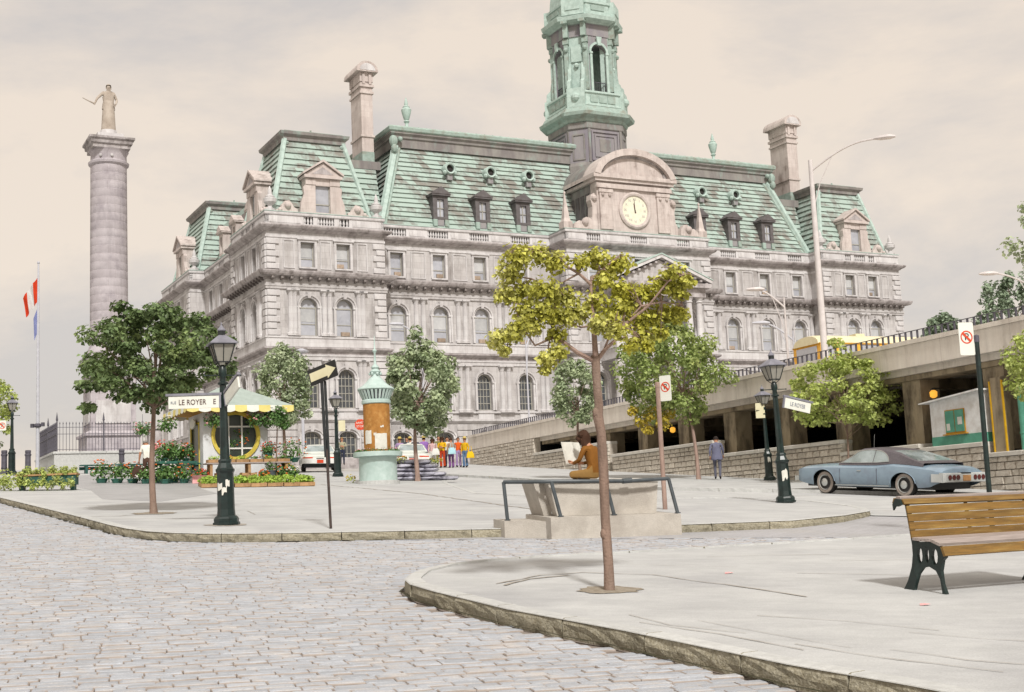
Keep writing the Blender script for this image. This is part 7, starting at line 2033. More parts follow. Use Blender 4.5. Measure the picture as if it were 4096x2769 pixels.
# ------------------------------------------------------------------ bench (right foreground)
BX, BY = 4.47, 14.16
BR = math.atan2(-.42, .91)   # the bench runs away to the right, its seat faces the viewer
be = thing('park_bench', 'slatted wooden bench with cast-iron legs at the right edge', 'bench', (BX, BY, gz(BX, BY)), math.radians(28))
be.rotation_euler = (.06, 0, math.radians(28)); be.scale = (1, 1.03, 1.09)
def end_frame(x):
    m_ = MB()
    # outline in (depth, height): depth 0 = front (towards the viewer), positive to the back
    out_ = [(.0, .0), (.05, .0), (.075, .14), (.13, .22), (.22, .255), (.31, .24), (.38, .17), (.43, .06), (.45, .0), (.60, .0), (.53, .10), (.47, .24), (.45, .36), (.455, .46), (.47, .53), (.505, .70), (.54, .86), (.52, .88), (.46, .70), (.425, .52), (.38, .49), (.25, .50), (.10, .485), (.02, .44), (-.01, .36), (.03, .33), (.06, .22), (.045, .10)]
    holes = [[(.14 + .045 * math.cos(a), .36 + .085 * math.sin(a)) for a in [2 * PI * i / 10 for i in range(10)]], [(.245 + .028 * math.cos(a), .37 + .08 * math.sin(a)) for a in [2 * PI * i / 10 for i in range(10)]], [(.35 + .04 * math.cos(a), .36 + .085 * math.sin(a)) for a in [2 * PI * i / 10 for i in range(10)]]]
    loops = [out_] + holes
    pts2 = [p for lp_ in loops for p in lp_]
    tri = tessellate_polygon([[Vector((p[0], p[1], 0)) for p in lp_] for lp_ in loops])
    th = .022
    n = len(pts2)
    vs = [(x - th, p[0], p[1]) for p in pts2] + [(x + th, p[0], p[1]) for p in pts2]
    fs = [tuple(t_) for t_ in tri] + [tuple(i + n for i in t_) for t_ in tri]
    o = 0
    for lp_ in loops:
        k = len(lp_); fs += [(o + i, o + (i + 1) % k, o + (i + 1) % k + n, o + i + n) for i in range(k)]; o += k
    m_.add(vs, fs)
    m_.build('cast_iron_end', 'iron_green', be)
BL = 1.95
end_frame(.06); end_frame(BL * .98)
m_ = MB(); m_.prism([(.47, .5), (.49, .5), (.56, .87), (.54, .87)], BL / 2 - .02, BL / 2 + .02)
m_.v = [(p[1], p[0], p[2]) for p in m_.v]; m_.build('middle_strap', 'iron_black', be)
def slat(name, y0, z0, y1, z1, th, mat, x0=0.0):
    """board whose face runs from (y0,z0) to (y1,z1) in section"""
    d = Vector((y1 - y0, z1 - z0)); nrm = Vector((d.y, -d.x)).normalized() * th
    sec = [(y0, z0), (y1, z1), (y1 - nrm.x, z1 - nrm.y), (y0 - nrm.x, z0 - nrm.y)]
    c = .005
    m_ = MB(); m_.rings([[(xx, a, b) for a, b in sec] for xx in (x0, BL + .02)]); m_.build(name, mat, be)
for i in range(4):
    z0 = .525 + i * .082
    y0 = .425 + (z0 - .5) * .19
    slat('back_slat', y0, z0, y0 + .076 * .19, z0 + .076, .016, 'wood_bench')
slat('top_slat', .498, .856, .535, .905, .022, 'wood_bench', -.02); slat('top_slat', .538, .908, .60, .915, .03, 'wood_grey', -.03); slat('top_slat', .604, .912, .63, .86, .03, 'wood_bench', -.03)
m_ = MB(); m_.prism([(.50, .86), (.53, .915), (.60, .92), (.64, .86), (.63, .80), (.60, .84), (.56, .84)], -.045, -.02); m_.v = [(p[1], p[0], p[2]) for p in m_.v]; m_.build('top_end_cap', 'iron_green', be)
slat('seat_slat', .30, .502, .41, .508, .028, 'wood_grey'); slat('seat_slat', .17, .505, .285, .503, .028, 'wood_grey'); slat('seat_slat', .035, .468, .155, .505, .028, 'wood_grey'); slat('front_slat', -.02, .37, .02, .458, .028, 'wood_bench')
# ------------------------------------------------------------------ vehicles
def lerp_tab(tab, x):
    if x <= tab[0][0]: return tab[0][1]
    for (a, va), (b, vb) in zip(tab, tab[1:]):
        if x <= b:
            f = (x - a) / (b - a); f = f * f * (3 - 2 * f) if False else f
            return va + (vb - va) * f
    return tab[-1][1]
def car(label, x, y, off, heading, paint, roofmat, style, group=None):
    """x forward, y left, z up; heading is the direction the nose points (radians from +X)"""
    t = thing('parked_car', label, 'car', (x, y, gz(x, y, off)), 0, group)
    t.scale = (1.04,) * 3 if style == 'fastback' else (1, 1, 1)
    gvec = Vector((-GB, -GA, 1)).normalized()
    q = Vector((0, 0, 1)).rotation_difference(gvec)
    t.rotation_euler = (q.to_matrix() @ Matrix.Rotation(heading, 3, 'Z')).to_euler()
    XF, XR, AX, RX, WR = 2.60, -2.65, 1.52, -1.42, .345
    hw = 1.0
    fast = style == 'fastback'
    deck = [(-2.65, .80), (-2.55, .86), (-2.0, .91), (-1.5, .96), (-1.0, .98), (-.3, .93), (.5, .92), (1.0, .92), (1.8, .89), (2.4, .84), (2.6, .80)]
    should = [(-2.65, .70), (-2.4, .76), (-1.6, .83), (-1.0, .86), (-.4, .80), (.5, .79), (1.5, .78), (2.4, .74), (2.6, .70)]
    plan = [(-2.65, .86), (-2.5, .94), (-2.0, .985), (-1, 1.0), (1.0, 1.0), (2.0, .97), (2.45, .93), (2.6, .88)]
    rock = [(-2.65, .44), (-2.3, .30), (-2.0, .27), (1.9, .25), (2.3, .30), (2.6, .36)]
    xs_ = [XR + (XF - XR) * i / 84 for i in range(85)]
    rings = []
    for xx in xs_:
        P_ = lerp_tab(plan, xx); sh = lerp_tab(should, xx); dk = lerp_tab(deck, xx); zb = lerp_tab(rock, xx)
        for ax_ in (AX, RX):
            d = abs(xx - ax_)
            if d < .44: zb = max(zb, WR + math.sqrt(max(0, .44 ** 2 - d * d)) * (.78 if ax_ == RX else .86))
        ring = []
        for f in (0, .12, .35, .6, .8, .93, 1.0):
            z = zb + (sh - zb) * f
            crease = .60
            bul = P_ - .05 * ((z - crease) / .35) ** 2 - (.02 if z < .34 else 0)
            ring.append((xx, bul, z))
        for f in (.10, .3, .6, 1.0):
            yb = ring[6][1] * (1 - f)
            ring.append((xx, yb, sh + (dk - sh) * min(1, f * 2.2) ** .6))
        rings.append(ring + [(a, -b, c) for a, b, c in ring[-2::-1]])
    m_ = MB(); m_.rings(rings, cap=False, closed=False)
    for r_ in (rings[0], rings[-1]): m_.add(r_, [tuple(range(len(r_)))])
    body = m_.build('body', paint, t, smooth=True)
    m_ = MB(); m_.box(-2.3, 2.3, -.80, .80, .22, .42); m_.box(-2.0, 2.0, -.7, .7, .42, .75); m_.build('underbody', 'iron_black', t)
    # cabin
    if fast: rz_ = [(-2.05, .95), (-1.6, 1.08), (-1.1, 1.24), (-.6, 1.345), (-.1, 1.385), (.25, 1.36), (.42, 1.31), (1.02, .93)]
    else: rz_ = [(-1.55, .96), (-1.30, 1.08), (-.92, 1.30), (-.5, 1.36), (0, 1.38), (.3, 1.36), (.46, 1.30), (1.02, .93)]
    def half(xx): return (.62 + (.16 if xx < -1.2 and fast else .10) * abs(max(-1, min(1, xx / 1.6))) ** 2)
    rg = []
    nx = 40
    x0_, x1_ = rz_[0][0], rz_[-1][0]
    for i in range(nx + 1):
        xx = x0_ + (x1_ - x0_) * i / nx
        zt = lerp_tab(rz_, xx); zb = lerp_tab(deck, xx) - .06
        ht = half(xx); hb_ = .86
        ring = []
        top_h = zt - zb
        k = min(1, top_h / .3)
        for f in (0, .5, .86): ring.append((xx, hb_ + (ht - hb_) * f * k, zb + top_h * f * .98))
        ring += [(xx, (hb_ + (ht - hb_) * k) * .93, zb + top_h * .965), (xx, (hb_ + (ht - hb_) * k) * .7, zt - .012 * k), (xx, 0, zt)]
        rg.append(ring + [(a, -b, c) for a, b, c in ring[-2::-1]])
    n = len(rg[0])
    parts = {'roof': MB(), 'windscreen': MB(), 'rear_window': MB()}
    for i in range(nx):
        xm = (rg[i][0][0] + rg[i + 1][0][0]) / 2
        for j in range(n - 1):
            mid = 3 <= j < n - 4
            if mid and xm > .46: p = 'windscreen'
            elif mid and (-1.85 if fast else -1.4) < xm < -.80: p = 'rear_window'
            else: p = 'roof'
            parts[p].add([rg[i][j], rg[i + 1][j], rg[i + 1][j + 1], rg[i][j + 1]], [(0, 1, 2, 3)])
    parts['roof'].build('roof', roofmat, t, smooth=True)
    for nm in ('windscreen', 'rear_window'): parts[nm].build(nm, 'car_glass', t, smooth=True)
    def shell(xx, z):
        zt = lerp_tab(rz_, xx); zb = lerp_tab(deck, xx) - .06; th_ = zt - zb; k = min(1, th_ / .3)
        return .86 + (half(xx) - .86) * k * max(0, min(1, (z - zb) / (th_ * .98)))
    def win_top(xx, lo_z):
        zt = lerp_tab(rz_, xx) - .075
        if xx < -.35: 
            f = max(0, min(1, (-.35 - xx) / .48)); zt = lo_z + (zt - lo_z) * math.sqrt(max(0, 1 - f * f))
        return max(lo_z + .004, zt)
    for s_ in (-1, 1):
        for (xa, xb, nm) in ((-.83, -.26, 'quarter_window'), (-.235, .93, 'side_window')):
            m_ = MB(); vs = []; N1, N2 = 18, 5
            for i in range(N1 + 1):
                xx = xa + (xb - xa) * i / N1; lo_z = lerp_tab(deck, xx) + .012; hi_z = win_top(xx, lo_z)
                for q_ in range(N2 + 1):
                    z = lo_z + (hi_z - lo_z) * q_ / N2; vs.append((xx, s_ * (shell(xx, z) + .010), z))
            m_.add(vs, [(i * (N2 + 1) + q_, (i + 1) * (N2 + 1) + q_, (i + 1) * (N2 + 1) + q_ + 1, i * (N2 + 1) + q_ + 1) for i in range(N1) for q_ in range(N2)])
            m_.build(nm, 'car_glass', t, smooth=True)
    # bright trim along window line, sill and arches
    for s_ in (-1, 1):
        pts = []
        for i in range(25):
            xx = -.84 + 1.80 * i / 24; lo_z = lerp_tab(deck, xx) + .012; z = win_top(xx, lo_z); pts.append((xx, s_ * (shell(xx, z) + .014), z))
        m_ = MB(); m_.tube(pts, .012, n=4); m_.tube([(xx_, s_ * (shell(xx_, lerp_tab(deck, xx_) + .01) + .014), lerp_tab(deck, xx_) + .01) for xx_ in (-.84, -.4, .1, .5, .96)], .010, n=4); m_.build('window_trim', 'chrome', t)
        m_ = MB(); m_.tube([(-.95, s_ * .985, .30), (1.05, s_ * .985, .285)], .018, n=5); m_.build('sill_trim', 'chrome', t)
        m_ = MB(); m_.box(.05, .20, s_ * 1.0 - .012, s_ * 1.0 + .012, .70, .72); m_.build('door_handle', 'chrome', t)
        m_ = MB(); m_.box(.86, .868, s_ * .995 - .008, s_ * .995 + .008, .33, .76); m_.box(-.52, -.512, s_ * .998 - .008, s_ * .998 + .008, .33, .78); m_.build('door_seam', 'iron_grey', t)
        for ax_ in (AX, RX):
            wh = put('wheel', None, t, (ax_, s_ * .80, WR))
            mt = Matrix.Rotation(-s_ * PI / 2, 4, 'X')
            m_ = MB(mt); m_.lathe([(.23, -.11), (.32, -.11), (WR, -.07), (WR, .07), (.325, .105), (.22, .11)], n=24); m_.build('tyre', 'tyre', wh, smooth=True)
            m_ = MB(mt); m_.lathe([(.315, .106), (.30, .118), (.235, .118), (.23, .10)], n=24, cap=False); m_.build('whitewall', 'wheel_wall', wh, smooth=True)
            m_ = MB(mt); m_.lathe([(.235, .09), (.225, .125), (.19, .10), (.12, .11), (.115, .135), (.06, .165), (.001, .17)], n=20); m_.build('hub_cap', 'chrome', wh, smooth=True)
            m_ = MB(); arc_ = [(ax_ + .45 * math.cos(a), s_ * .985, WR + .45 * (.78 if ax_ == RX else .86) * math.sin(a)) for a in [PI * (.04 + .92 * i / 14) for i in range(15)]]; m_.tube(arc_, .014, n=4); m_.build('arch_trim', 'chrome' if style != 'fastback' else paint, t)
    # rear end
    m_ = MB(); m_.box(-2.74, -2.62, -.93, .93, .43, .69); m_.rings([[(-2.74, -.93, .43), (-2.74, .93, .43), (-2.74, .93, .69), (-2.74, -.93, .69)], [(-2.80, -.86, .45), (-2.80, .86, .45), (-2.80, .86, .66), (-2.80, -.86, .66)]]); m_.build('rear_bumper', 'tail_silver' if style == 'fastback' else 'white_paint', t)
    for s_ in (-1, 1):
        m_ = MB(); m_.box(-2.73, -2.40, s_ * .965 - .02, s_ * .965 + .02, .44, .66); m_.build('bumper_end', 'tail_silver', t)
        if style == 'fastback':
            for q_ in (.36, .53, .70):
                mt = Matrix.Translation((-2.802, s_ * q_, .565)) @ Matrix.Rotation(-PI / 2, 4, 'Y'); m_ = MB(mt); m_.lathe([(.072, 0), (.072, .015), (.04, .02)], n=12); m_.build('tail_light', 'tail_red', t)
        else:
            m_ = MB(); m_.box(-2.70, -2.62, s_ * .62 - .25, s_ * .62 + .25, .70, .76); m_.build('tail_light', 'sign_red', t)
    m_ = MB(); m_.box(-2.82, -2.806, -.16, .16, .47, .63); pl_ = m_.build('licence_plate', 'plate_orange' if style == 'fastback' else 'sign_red', t)
    m_ = MB(); m_.box(-2.80, -2.60, -.19, .19, .665, .70); m_.build('plate_lamp', 'iron_black', t)
    m_ = MB(); m_.box(2.56, 2.72, -.93, .93, .38, .52); m_.build('front_bumper', 'chrome', t)
    m_ = MB(); m_.box(2.585, 2.63, -.84, .84, .54, .72); m_.build('grille', 'iron_black', t)
    for s_ in (-1, 1):
        for q_ in (.55, .74):
            mt = Matrix.Translation((2.63, s_ * q_, .63)) @ Matrix.Rotation(PI / 2, 4, 'Y'); m_ = MB(mt); m_.lathe([(.08, 0), (.08, .03), (.03, .045)], n=12); m_.build('headlight', 'sign_white', t)
    if style == 'fastback':
        m_ = MB(); m_.tube([(1.1, -.75, .9), (1.05, -.75, 1.75)], .005, n=4); m_.build('aerial', 'chrome', t)
    return t
hd = math.atan2(.833, -.553)
car('blue fastback car with a dark roof parked by the garage wall', 11.12, 39.86, -.1, hd, 'car_blue', 'vinyl', 'fastback')
car('cream white sedan parked behind the flower kiosk, seen from behind', -10.35, 68.4, 0, math.radians(100), 'car_white', 'car_white', 'sedan', 'white cars before the hall')
car('white sedan half hidden behind the tree and the soil sacks', -5.75, 71.0, 0, math.radians(96), 'car_white', 'car_white', 'sedan', 'white cars before the hall')

# school-type bus on the deck
bx, by = gar(22.7, 6.2)
bus = thing('bus', 'orange and cream bus standing on the garage deck behind the railing', 'bus', (bx, by, 6.85), GROT + PI / 2)
BLn, BW = 8.5, 1.05
m_ = MB()
sec = [(-BW, .35), (-BW, 1.55), (BW, 1.55), (BW, .35)]
m_.rings([[(xx, a * (.95 if xx == 0 else 1), b) for a, b in sec] for xx in (0, .12, BLn)]); m_.build('body', 'bus_orange', bus)
m_ = MB(); sec = [(-BW, 1.553), (-BW, 2.15), (BW, 2.15), (BW, 1.553)]; 
m_.box(.02, .14, -BW, BW, 1.553, 2.15)
for i in range(7): m_.box(.9 + i * 1.25 - .12, .9 + i * 1.25 + .12, -BW, BW, 1.553, 2.15)
m_.build('window_posts', 'bus_orange', bus)
m_ = MB(); m_.box(.14, BLn, -BW + .03, BW - .03, 1.556, 2.147); m_.build('side_window', 'glass_pale', bus)
m_ = MB(); m_.box(-.012, .018, -.78, .78, 1.35, 2.05); m_.build('end_window', 'glass_pale', bus)
m_ = MB(); rr = []
for xx, k in ((-.03, .9), (.2, .98), (.5, 1.0), (BLn, 1.0)):
    rr.append([(xx, BW * 1.02 * k * math.cos(PI * j / 10), 2.15 + (.46 * k - .1 * (1 - k)) * math.sin(PI * j / 10) ** .8) for j in range(11)])
m_.rings(rr); m_.build('roof', 'bus_cream', bus, smooth=True)
m_ = MB(); m_.box(-.02, BLn, -BW - .02, BW + .02, 2.10, 2.17); m_.build('drip_rail', 'kiosk_gold', bus)
for a in (1.5, 6.8):
    for s_ in (-1, 1):
        mt = Matrix.Translation((a, s_ * .95, .4)) @ Matrix.Rotation(PI / 2, 4, 'X'); m_ = MB(mt); m_.lathe([(.40, -.12), (.42, -.1), (.42, .1), (.40, .12)], n=16); m_.build('wheel', 'tyre', bus)
m_ = MB(); m_.box(2.6, 3.1, -.25, .25, 2.58, 2.72); m_.build('roof_vent', 'bus_cream', bus)

# ------------------------------------------------------------------ people
HEAD = 'skin'
def tube_into(mb, pts, rad, n=5):
    mb.tube(pts, rad, n=n)
def person(label, x, y, yaw, J, pal, z=None, k=1.0, hair='hair_brown', hairstyle='short', group=None, cat='person', off=0.0, hat=None, mono=None):
    """one continuous skinned body; J overrides joints of a standing figure facing local +Y"""
    j = dict(pelvis=(0, 0, .95), waist=(0, .0, 1.08), chest=(0, .0, 1.30), neck=(0, .0, 1.47), chin=(0, .02, 1.54), skull=(0, .02, 1.63), crown=(0, .0, 1.72),
             shL=(-.19, 0, 1.41), elL=(-.24, -.02, 1.14), wrL=(-.24, .05, .90), haL=(-.23, .08, .82),
             shR=(.19, 0, 1.41), elR=(.24, -.02, 1.14), wrR=(.24, .05, .90), haR=(.23, .08, .82),
             hiL=(-.095, 0, .90), knL=(-.10, .03, .50), anL=(-.10, -.02, .09), toL=(-.12, .14, .03),
             hiR=(.095, 0, .90), knR=(.10, .03, .50), anR=(.10, -.02, .09), toR=(.12, .14, .03))
    j.update(J)
    rad = dict(pelvis=(.155, .115), waist=(.14, .105), chest=(.165, .115), neck=(.055, .055), chin=(.075, .08), skull=(.088, .105), crown=(.055, .065),
               shL=(.065, .065), elL=(.047, .047), wrL=(.032, .032), haL=(.035, .022), shR=(.065, .065), elR=(.047, .047), wrR=(.032, .032), haR=(.035, .022),
               hiL=(.09, .10), knL=(.062, .065), anL=(.045, .05), toL=(.042, .03), hiR=(.09, .10), knR=(.062, .065), anR=(.045, .05), toR=(.042, .03))
    if pal.get('flare'): rad['anL'] = rad['anR'] = (.085, .09)
    if pal.get('skirt'): rad['knL'] = rad['knR'] = (.1, .1)
    jk = pal.get('bulk', 1.0)
    for q in ('pelvis', 'waist', 'chest', 'shL', 'shR'): rad[q] = (rad[q][0] * jk, rad[q][1] * jk)
    names = list(j)
    edges = [('pelvis', 'waist'), ('waist', 'chest'), ('chest', 'neck'), ('neck', 'chin'), ('chin', 'skull'), ('skull', 'crown')]
    for s_ in 'LR':
        edges += [('chest', 'sh' + s_), ('sh' + s_, 'el' + s_), ('el' + s_, 'wr' + s_), ('wr' + s_, 'ha' + s_), ('pelvis', 'hi' + s_), ('hi' + s_, 'kn' + s_), ('kn' + s_, 'an' + s_), ('an' + s_, 'to' + s_)]
    me = bpy.data.meshes.new('person')
    me.from_pydata([j[n_] for n_ in names], [(names.index(a), names.index(b)) for a, b in edges], [])
    o = bpy.data.objects.new('tmp', me); COL.objects.link(o)
    md = o.modifiers.new('s', 'SKIN'); md.use_smooth_shade = True
    for i, n_ in enumerate(names):
        me.skin_vertices[0].data[i].radius = rad[n_]
        me.skin_vertices[0].data[i].use_root = (n_ == 'pelvis')
    sb = o.modifiers.new('u', 'SUBSURF'); sb.levels = 1; sb.render_levels = 1
    dg = bpy.context.evaluated_depsgraph_get()
    ev = bpy.data.meshes.new_from_object(o.evaluated_get(dg))
    vs = [tuple(v.co) for v in ev.vertices]; fs = [tuple(p.vertices) for p in ev.polygons]
    bpy.data.objects.remove(o); bpy.data.meshes.remove(ev); bpy.data.meshes.remove(me)
    segs = [(Vector(j[a]), Vector(j[b]), a, b) for a, b in edges]
    def region(c):
        best, bd = None, 9
        for a, b, na, nb in segs:
            ab = b - a; f = max(0, min(1, (c - a).dot(ab) / ab.length_squared)); d_ = (c - (a + ab * f)).length
            r_ = rad[na][0] * (1 - f) + rad[nb][0] * f
            if d_ - r_ < bd: bd, best = d_ - r_, (na, nb, f)
        na, nb, f = best
        if nb in ('chin', 'skull', 'crown'): return 'skin'
        if na == 'chest' and nb == 'neck': return 'skin' if f > .7 else 'top'
        if na[:2] == 'wr': return 'skin'
        if na[:2] == 'el': return 'skin' if pal.get('short') or f > .92 else 'top'
        if na[:2] == 'sh': return 'skin' if pal.get('short') and f > .75 else 'top'
        if na[:2] == 'an': return 'shoe'
        if na[:2] in ('hi', 'kn'): return 'bottom' if not (pal.get('coat') and na[:2] == 'hi' and f < .35) else 'top'
        if na == 'pelvis' and nb[:2] == 'hi': return 'top' if pal.get('coat') else 'bottom'
        if na == 'pelvis': return 'top' if (f > .35 or pal.get('coat')) else 'bottom'
        return 'top'
    order = ['skin', 'top', 'bottom', 'shoe']
    mats = [pal.get('skin', 'skin'), pal['top'], pal['bottom'], pal.get('shoe', 'shoe')]
    if mono: mats = [mono] * 4
    mi = [order.index(region(sum((Vector(vs[i]) for i in f), Vector()) / len(f))) for f in fs]
    mb = MB(); mb.v, mb.f, mb.mi = vs, fs, mi
    # face: nose, ears, eyes; hands with fingers and a thumb rooted in the palm
    sk, ch = Vector(j['skull']), Vector(j['chin'])
    up_ = (Vector(j['crown']) - ch).normalized(); fw = Vector(pal.get('face', (0, 1, 0))); fw = (fw - up_ * fw.dot(up_)).normalized(); rt = fw.cross(up_)
    c0 = ch.lerp(sk, .45)
    mb.cur = 0
    mb.tube([c0 + fw * .07 + up_ * .035, c0 + fw * .112 + up_ * .0, c0 + fw * .085 - up_ * .012], [.008, .016, .010], n=5)
    for s_ in (-1, 1):
        mb.tube([c0 + rt * s_ * .075 + up_ * .03, c0 + rt * s_ * .095 + up_ * .01 - fw * .01, c0 + rt * s_ * .08 - up_ * .02], [.010, .016, .008], n=5)
    mb.cur = 3
    for s_ in (-1, 1): mb.ball(c0 + rt * s_ * .034 + fw * .085 + up_ * .035, .010, 6, 4)
    mb.tube([c0 + fw * .086 - up_ * .045 + rt * .025, c0 + fw * .094 - up_ * .046, c0 + fw * .086 - up_ * .045 - rt * .025], [.003, .006, .003], n=4)
    mb.cur = 0
    for s_ in 'LR':
        w0, h0 = Vector(j['wr' + s_]), Vector(j['ha' + s_])
        d_ = (h0 - w0).normalized(); sd = d_.cross(Vector((0, 1, .2))); 
        if sd.length < .2: sd = d_.cross(Vector((1, 0, 0)))
        sd.normalize(); nr = sd.cross(d_)
        for q, (of, ln) in enumerate(((-.030, .060), (-.010, .072), (.010, .068), (.028, .052))):
            b_ = h0 + sd * of; mb.tube([b_ - d_ * .02, b_ + d_ * ln * .6 + nr * .006, b_ + d_ * ln + nr * .022], [.0105, .0095, .0065], n=5)
        b_ = w0.lerp(h0, .4) + nr * .012; mb.tube([b_, b_ + nr * .03 + d_ * .03 + sd * .02, b_ + nr * .035 + d_ * .065 + sd * .02], [.012, .011, .007], n=5)
    o = mb.build('person', mats, None, smooth=True, loc=(x, y, (gz(x, y, off) if z is None else z)), rotz=yaw)
    o.scale = (k, k, k)
    tag(o, label, cat, group)
    # hair
    hb = MB(); n = 12
    def hp(a, e, r_): return sk + (rt * math.sin(a) * .094 + fw * -math.cos(a) * .108) * math.cos(e) * r_ + up_ * (.105 * math.sin(e)) * r_ + up_ * .012
    rgs = []
    low = {'short': -.25, 'long': -.35, 'cap': .1, 'bald': -.2}[hairstyle if hairstyle in ('short', 'long', 'cap', 'bald') else 'short']
    for e_ in [low + (PI / 2 - low) * i / 5 for i in range(6)]:
        rgs.append([hp(2 * PI * q / n, (max(e_, .42) if math.cos(2 * PI * q / n) < -.45 else e_), (1.06 if hairstyle != 'long' else 1.24) + (.03 if hairstyle != 'long' else .09) * math.sin(q * 2.3 + e_ * 5)) for q in range(n)])
    if hairstyle == 'long':
        base = rgs[0]
        ext = [[p - up_ * (.09 * (1 if math.cos(2 * PI * q / n) > -.4 else 0)) - fw * .012 for q, p in enumerate(base)], [p - up_ * (.20 * (1 if math.cos(2 * PI * q / n) > -.3 else 0)) - fw * .03 for q, p in enumerate(base)]]
        rgs = ext[::-1] + rgs
    if hairstyle == 'bald': rgs = rgs[:3]
    hb.rings(rgs, cap=False)
    if hairstyle == 'long':
        for q in range(9):
            a_ = PI * (.45 + 1.1 * q / 8) - PI / 2 * 0; c_ = hp(a_ + PI * .5 * 0, -.25 + .25 * (q % 3), 1.12); hb.ball(c_ - up_ * .05 * (q % 2), .045, 6, 4)
    hb.build('hair', mono or hair, o, smooth=True)
    if hat:
        m_ = MB(); c_ = sk + up_ * .07; m_.lathe([(.19, 0), (.195, .012), (.105, .02), (.10, .09), (.06, .12), (.001, .125)], c_.x, c_.y, c_.z, n=12); m_.build('hat', hat, o, smooth=True)
    if pal.get('coat'):
        m_ = MB(); px, py, pz = j['pelvis']; wx, wy, wz = j['waist']
        rr = []
        for zz, kx, ky, cx_, cy_ in ((pz - .16, .215, .165, px, py), (pz + .02, .20, .155, px, py), (wz, .175, .14, wx, wy), (j['chest'][2] - .05, .20, .145, j['chest'][0], j['chest'][1])):
            rr.append([(cx_ + kx * jk * math.cos(2 * PI * q / 14), cy_ + ky * jk * math.sin(2 * PI * q / 14), zz + .01 * math.sin(q * 3)) for q in range(14)])
        m_.rings(rr, cap=False); m_.build('jacket', mats[1], o, smooth=True)
    if pal.get('beltbag'): pass
    return o
# walking man in the blue jacket, seen from behind
WALK = dict(hiL=(-.095, .0, .90), knL=(-.10, .14, .52), anL=(-.10, .10, .12), toL=(-.11, .27, .07), knR=(.10, -.02, .50), anR=(.10, -.28, .13), toR=(.11, -.16, .03),
            elL=(-.25, -.10, 1.16), wrL=(-.26, -.02, .92), haL=(-.25, .02, .84), elR=(.25, .06, 1.16), wrR=(.24, .20, .96), haR=(.23, .25, .89))
person('man in a blue-grey jacket walking away along the garage wall', 7.76, 50.96, math.radians(-12), dict(WALK, neck=(0, .05, 1.46), chin=(0, .10, 1.51), skull=(0, .11, 1.60), crown=(0, .10, 1.69)), dict(top='blue_jacket', bottom='trouser_grey', coat=True, bulk=1.06), k=.99, hair='hair_dark')
# man in the white shirt by the flower stand, seen from behind, head bowed
mwx, mwy = -14.22, 50.4
person('grey-haired man in a white shirt and brown trousers walking past the flower stand', mwx, mwy, math.radians(18), dict(WALK, neck=(-.03, .05, 1.46), chin=(-.06, .11, 1.51), skull=(-.07, .12, 1.59), crown=(-.07, .11, 1.68), elL=(-.27, .0, 1.14), wrL=(-.30, .08, .90), haL=(-.31, .10, .82)),
       dict(top='shirt_white', bottom='trouser_brown', short=True, bulk=1.12, flare=False), k=1.0, hair='hair_grey', hairstyle='bald')
t = thing('carrier_bag', 'dark brown bag hanging from the hand of the man in the white shirt', 'bag', (mwx - .36, mwy + .02, gz(mwx, mwy) + .26), .3)
m_ = MB(); m_.rings([[(-.20, -.06, 0), (.20, -.06, 0), (.20, .06, 0), (-.20, .06, 0)], [(-.24, -.09, .2), (.22, -.09, .2), (.22, .09, .2), (-.24, .09, .2)], [(-.14, -.03, .42), (.14, -.03, .42), (.14, .03, .42), (-.14, .03, .42)]]); m_.build('bag', 'bag_brown', t, smooth=True)
m_ = MB(); m_.tube([(-.10, 0, .42), (-.04, 0, .55), (.04, 0, .55), (.10, 0, .42)], .012, n=5); m_.build('handle', 'bag_brown', t)
# reader sitting on the parapet with crossed legs, reading a newspaper
rx, ry = 1.47, 24.68
rz_ = gz(rx, ry) + .885
person('young woman in a brown jacket reading cross-legged on the concrete parapet', rx, ry, math.radians(52),
       dict(pelvis=(0, 0, .13), waist=(0, .04, .26), chest=(0, .10, .50), neck=(0, .16, .68), chin=(0, .22, .74), skull=(0, .24, .82), crown=(0, .22, .91),
            shL=(-.18, .11, .62), elL=(-.24, .20, .38), wrL=(-.15, .40, .34), haL=(-.13, .47, .37), shR=(.18, .11, .62), elR=(.24, .20, .38), wrR=(.15, .40, .34), haR=(.13, .47, .37),
            hiL=(-.10, .04, .12), knL=(-.40, .30, .13), anL=(-.06, .40, .06), toL=(.06, .46, .05), hiR=(.10, .04, .12), knR=(.40, .30, .13), anR=(.06, .28, .06), toR=(-.08, .34, .05)),
       dict(top='jacket_brown', bottom='trouser_ochre', face=(0, .85, -.5)), z=rz_, hair='hair_brown', hairstyle='long')
npx = thing('newspaper', 'open white newspaper held by the reader on the parapet', 'newspaper', (rx - .33, ry + .34, rz_ + .34), math.radians(52))
for s_ in (-1, 1):
    m_ = MB(); vs = []
    for i in range(6):
        for q in range(5): vs.append((s_ * .30 * i / 5, .05 * math.sin(i / 5 * 2.2) - .18 * (q / 4) * -1 * .55, .42 * q / 4))
    m_.add(vs, [(i * 5 + q, (i + 1) * 5 + q, (i + 1) * 5 + q + 1, i * 5 + q + 1) for i in range(5) for q in range(4)]); m_.build('sheet', 'paper', npx, smooth=True)
# man standing by the arched doors
person('man in a dark jacket standing before the arched basement door with folded arms', -11.0, 82.6, math.radians(190), dict(elL=(-.25, .06, 1.18), wrL=(-.02, .20, 1.20), haL=(.06, .21, 1.2), elR=(.25, .06, 1.18), wrR=(.02, .22, 1.15), haR=(-.06, .22, 1.14)), dict(top='khaki', bottom='navy', coat=False), hair='hair_blond', hairstyle='short')
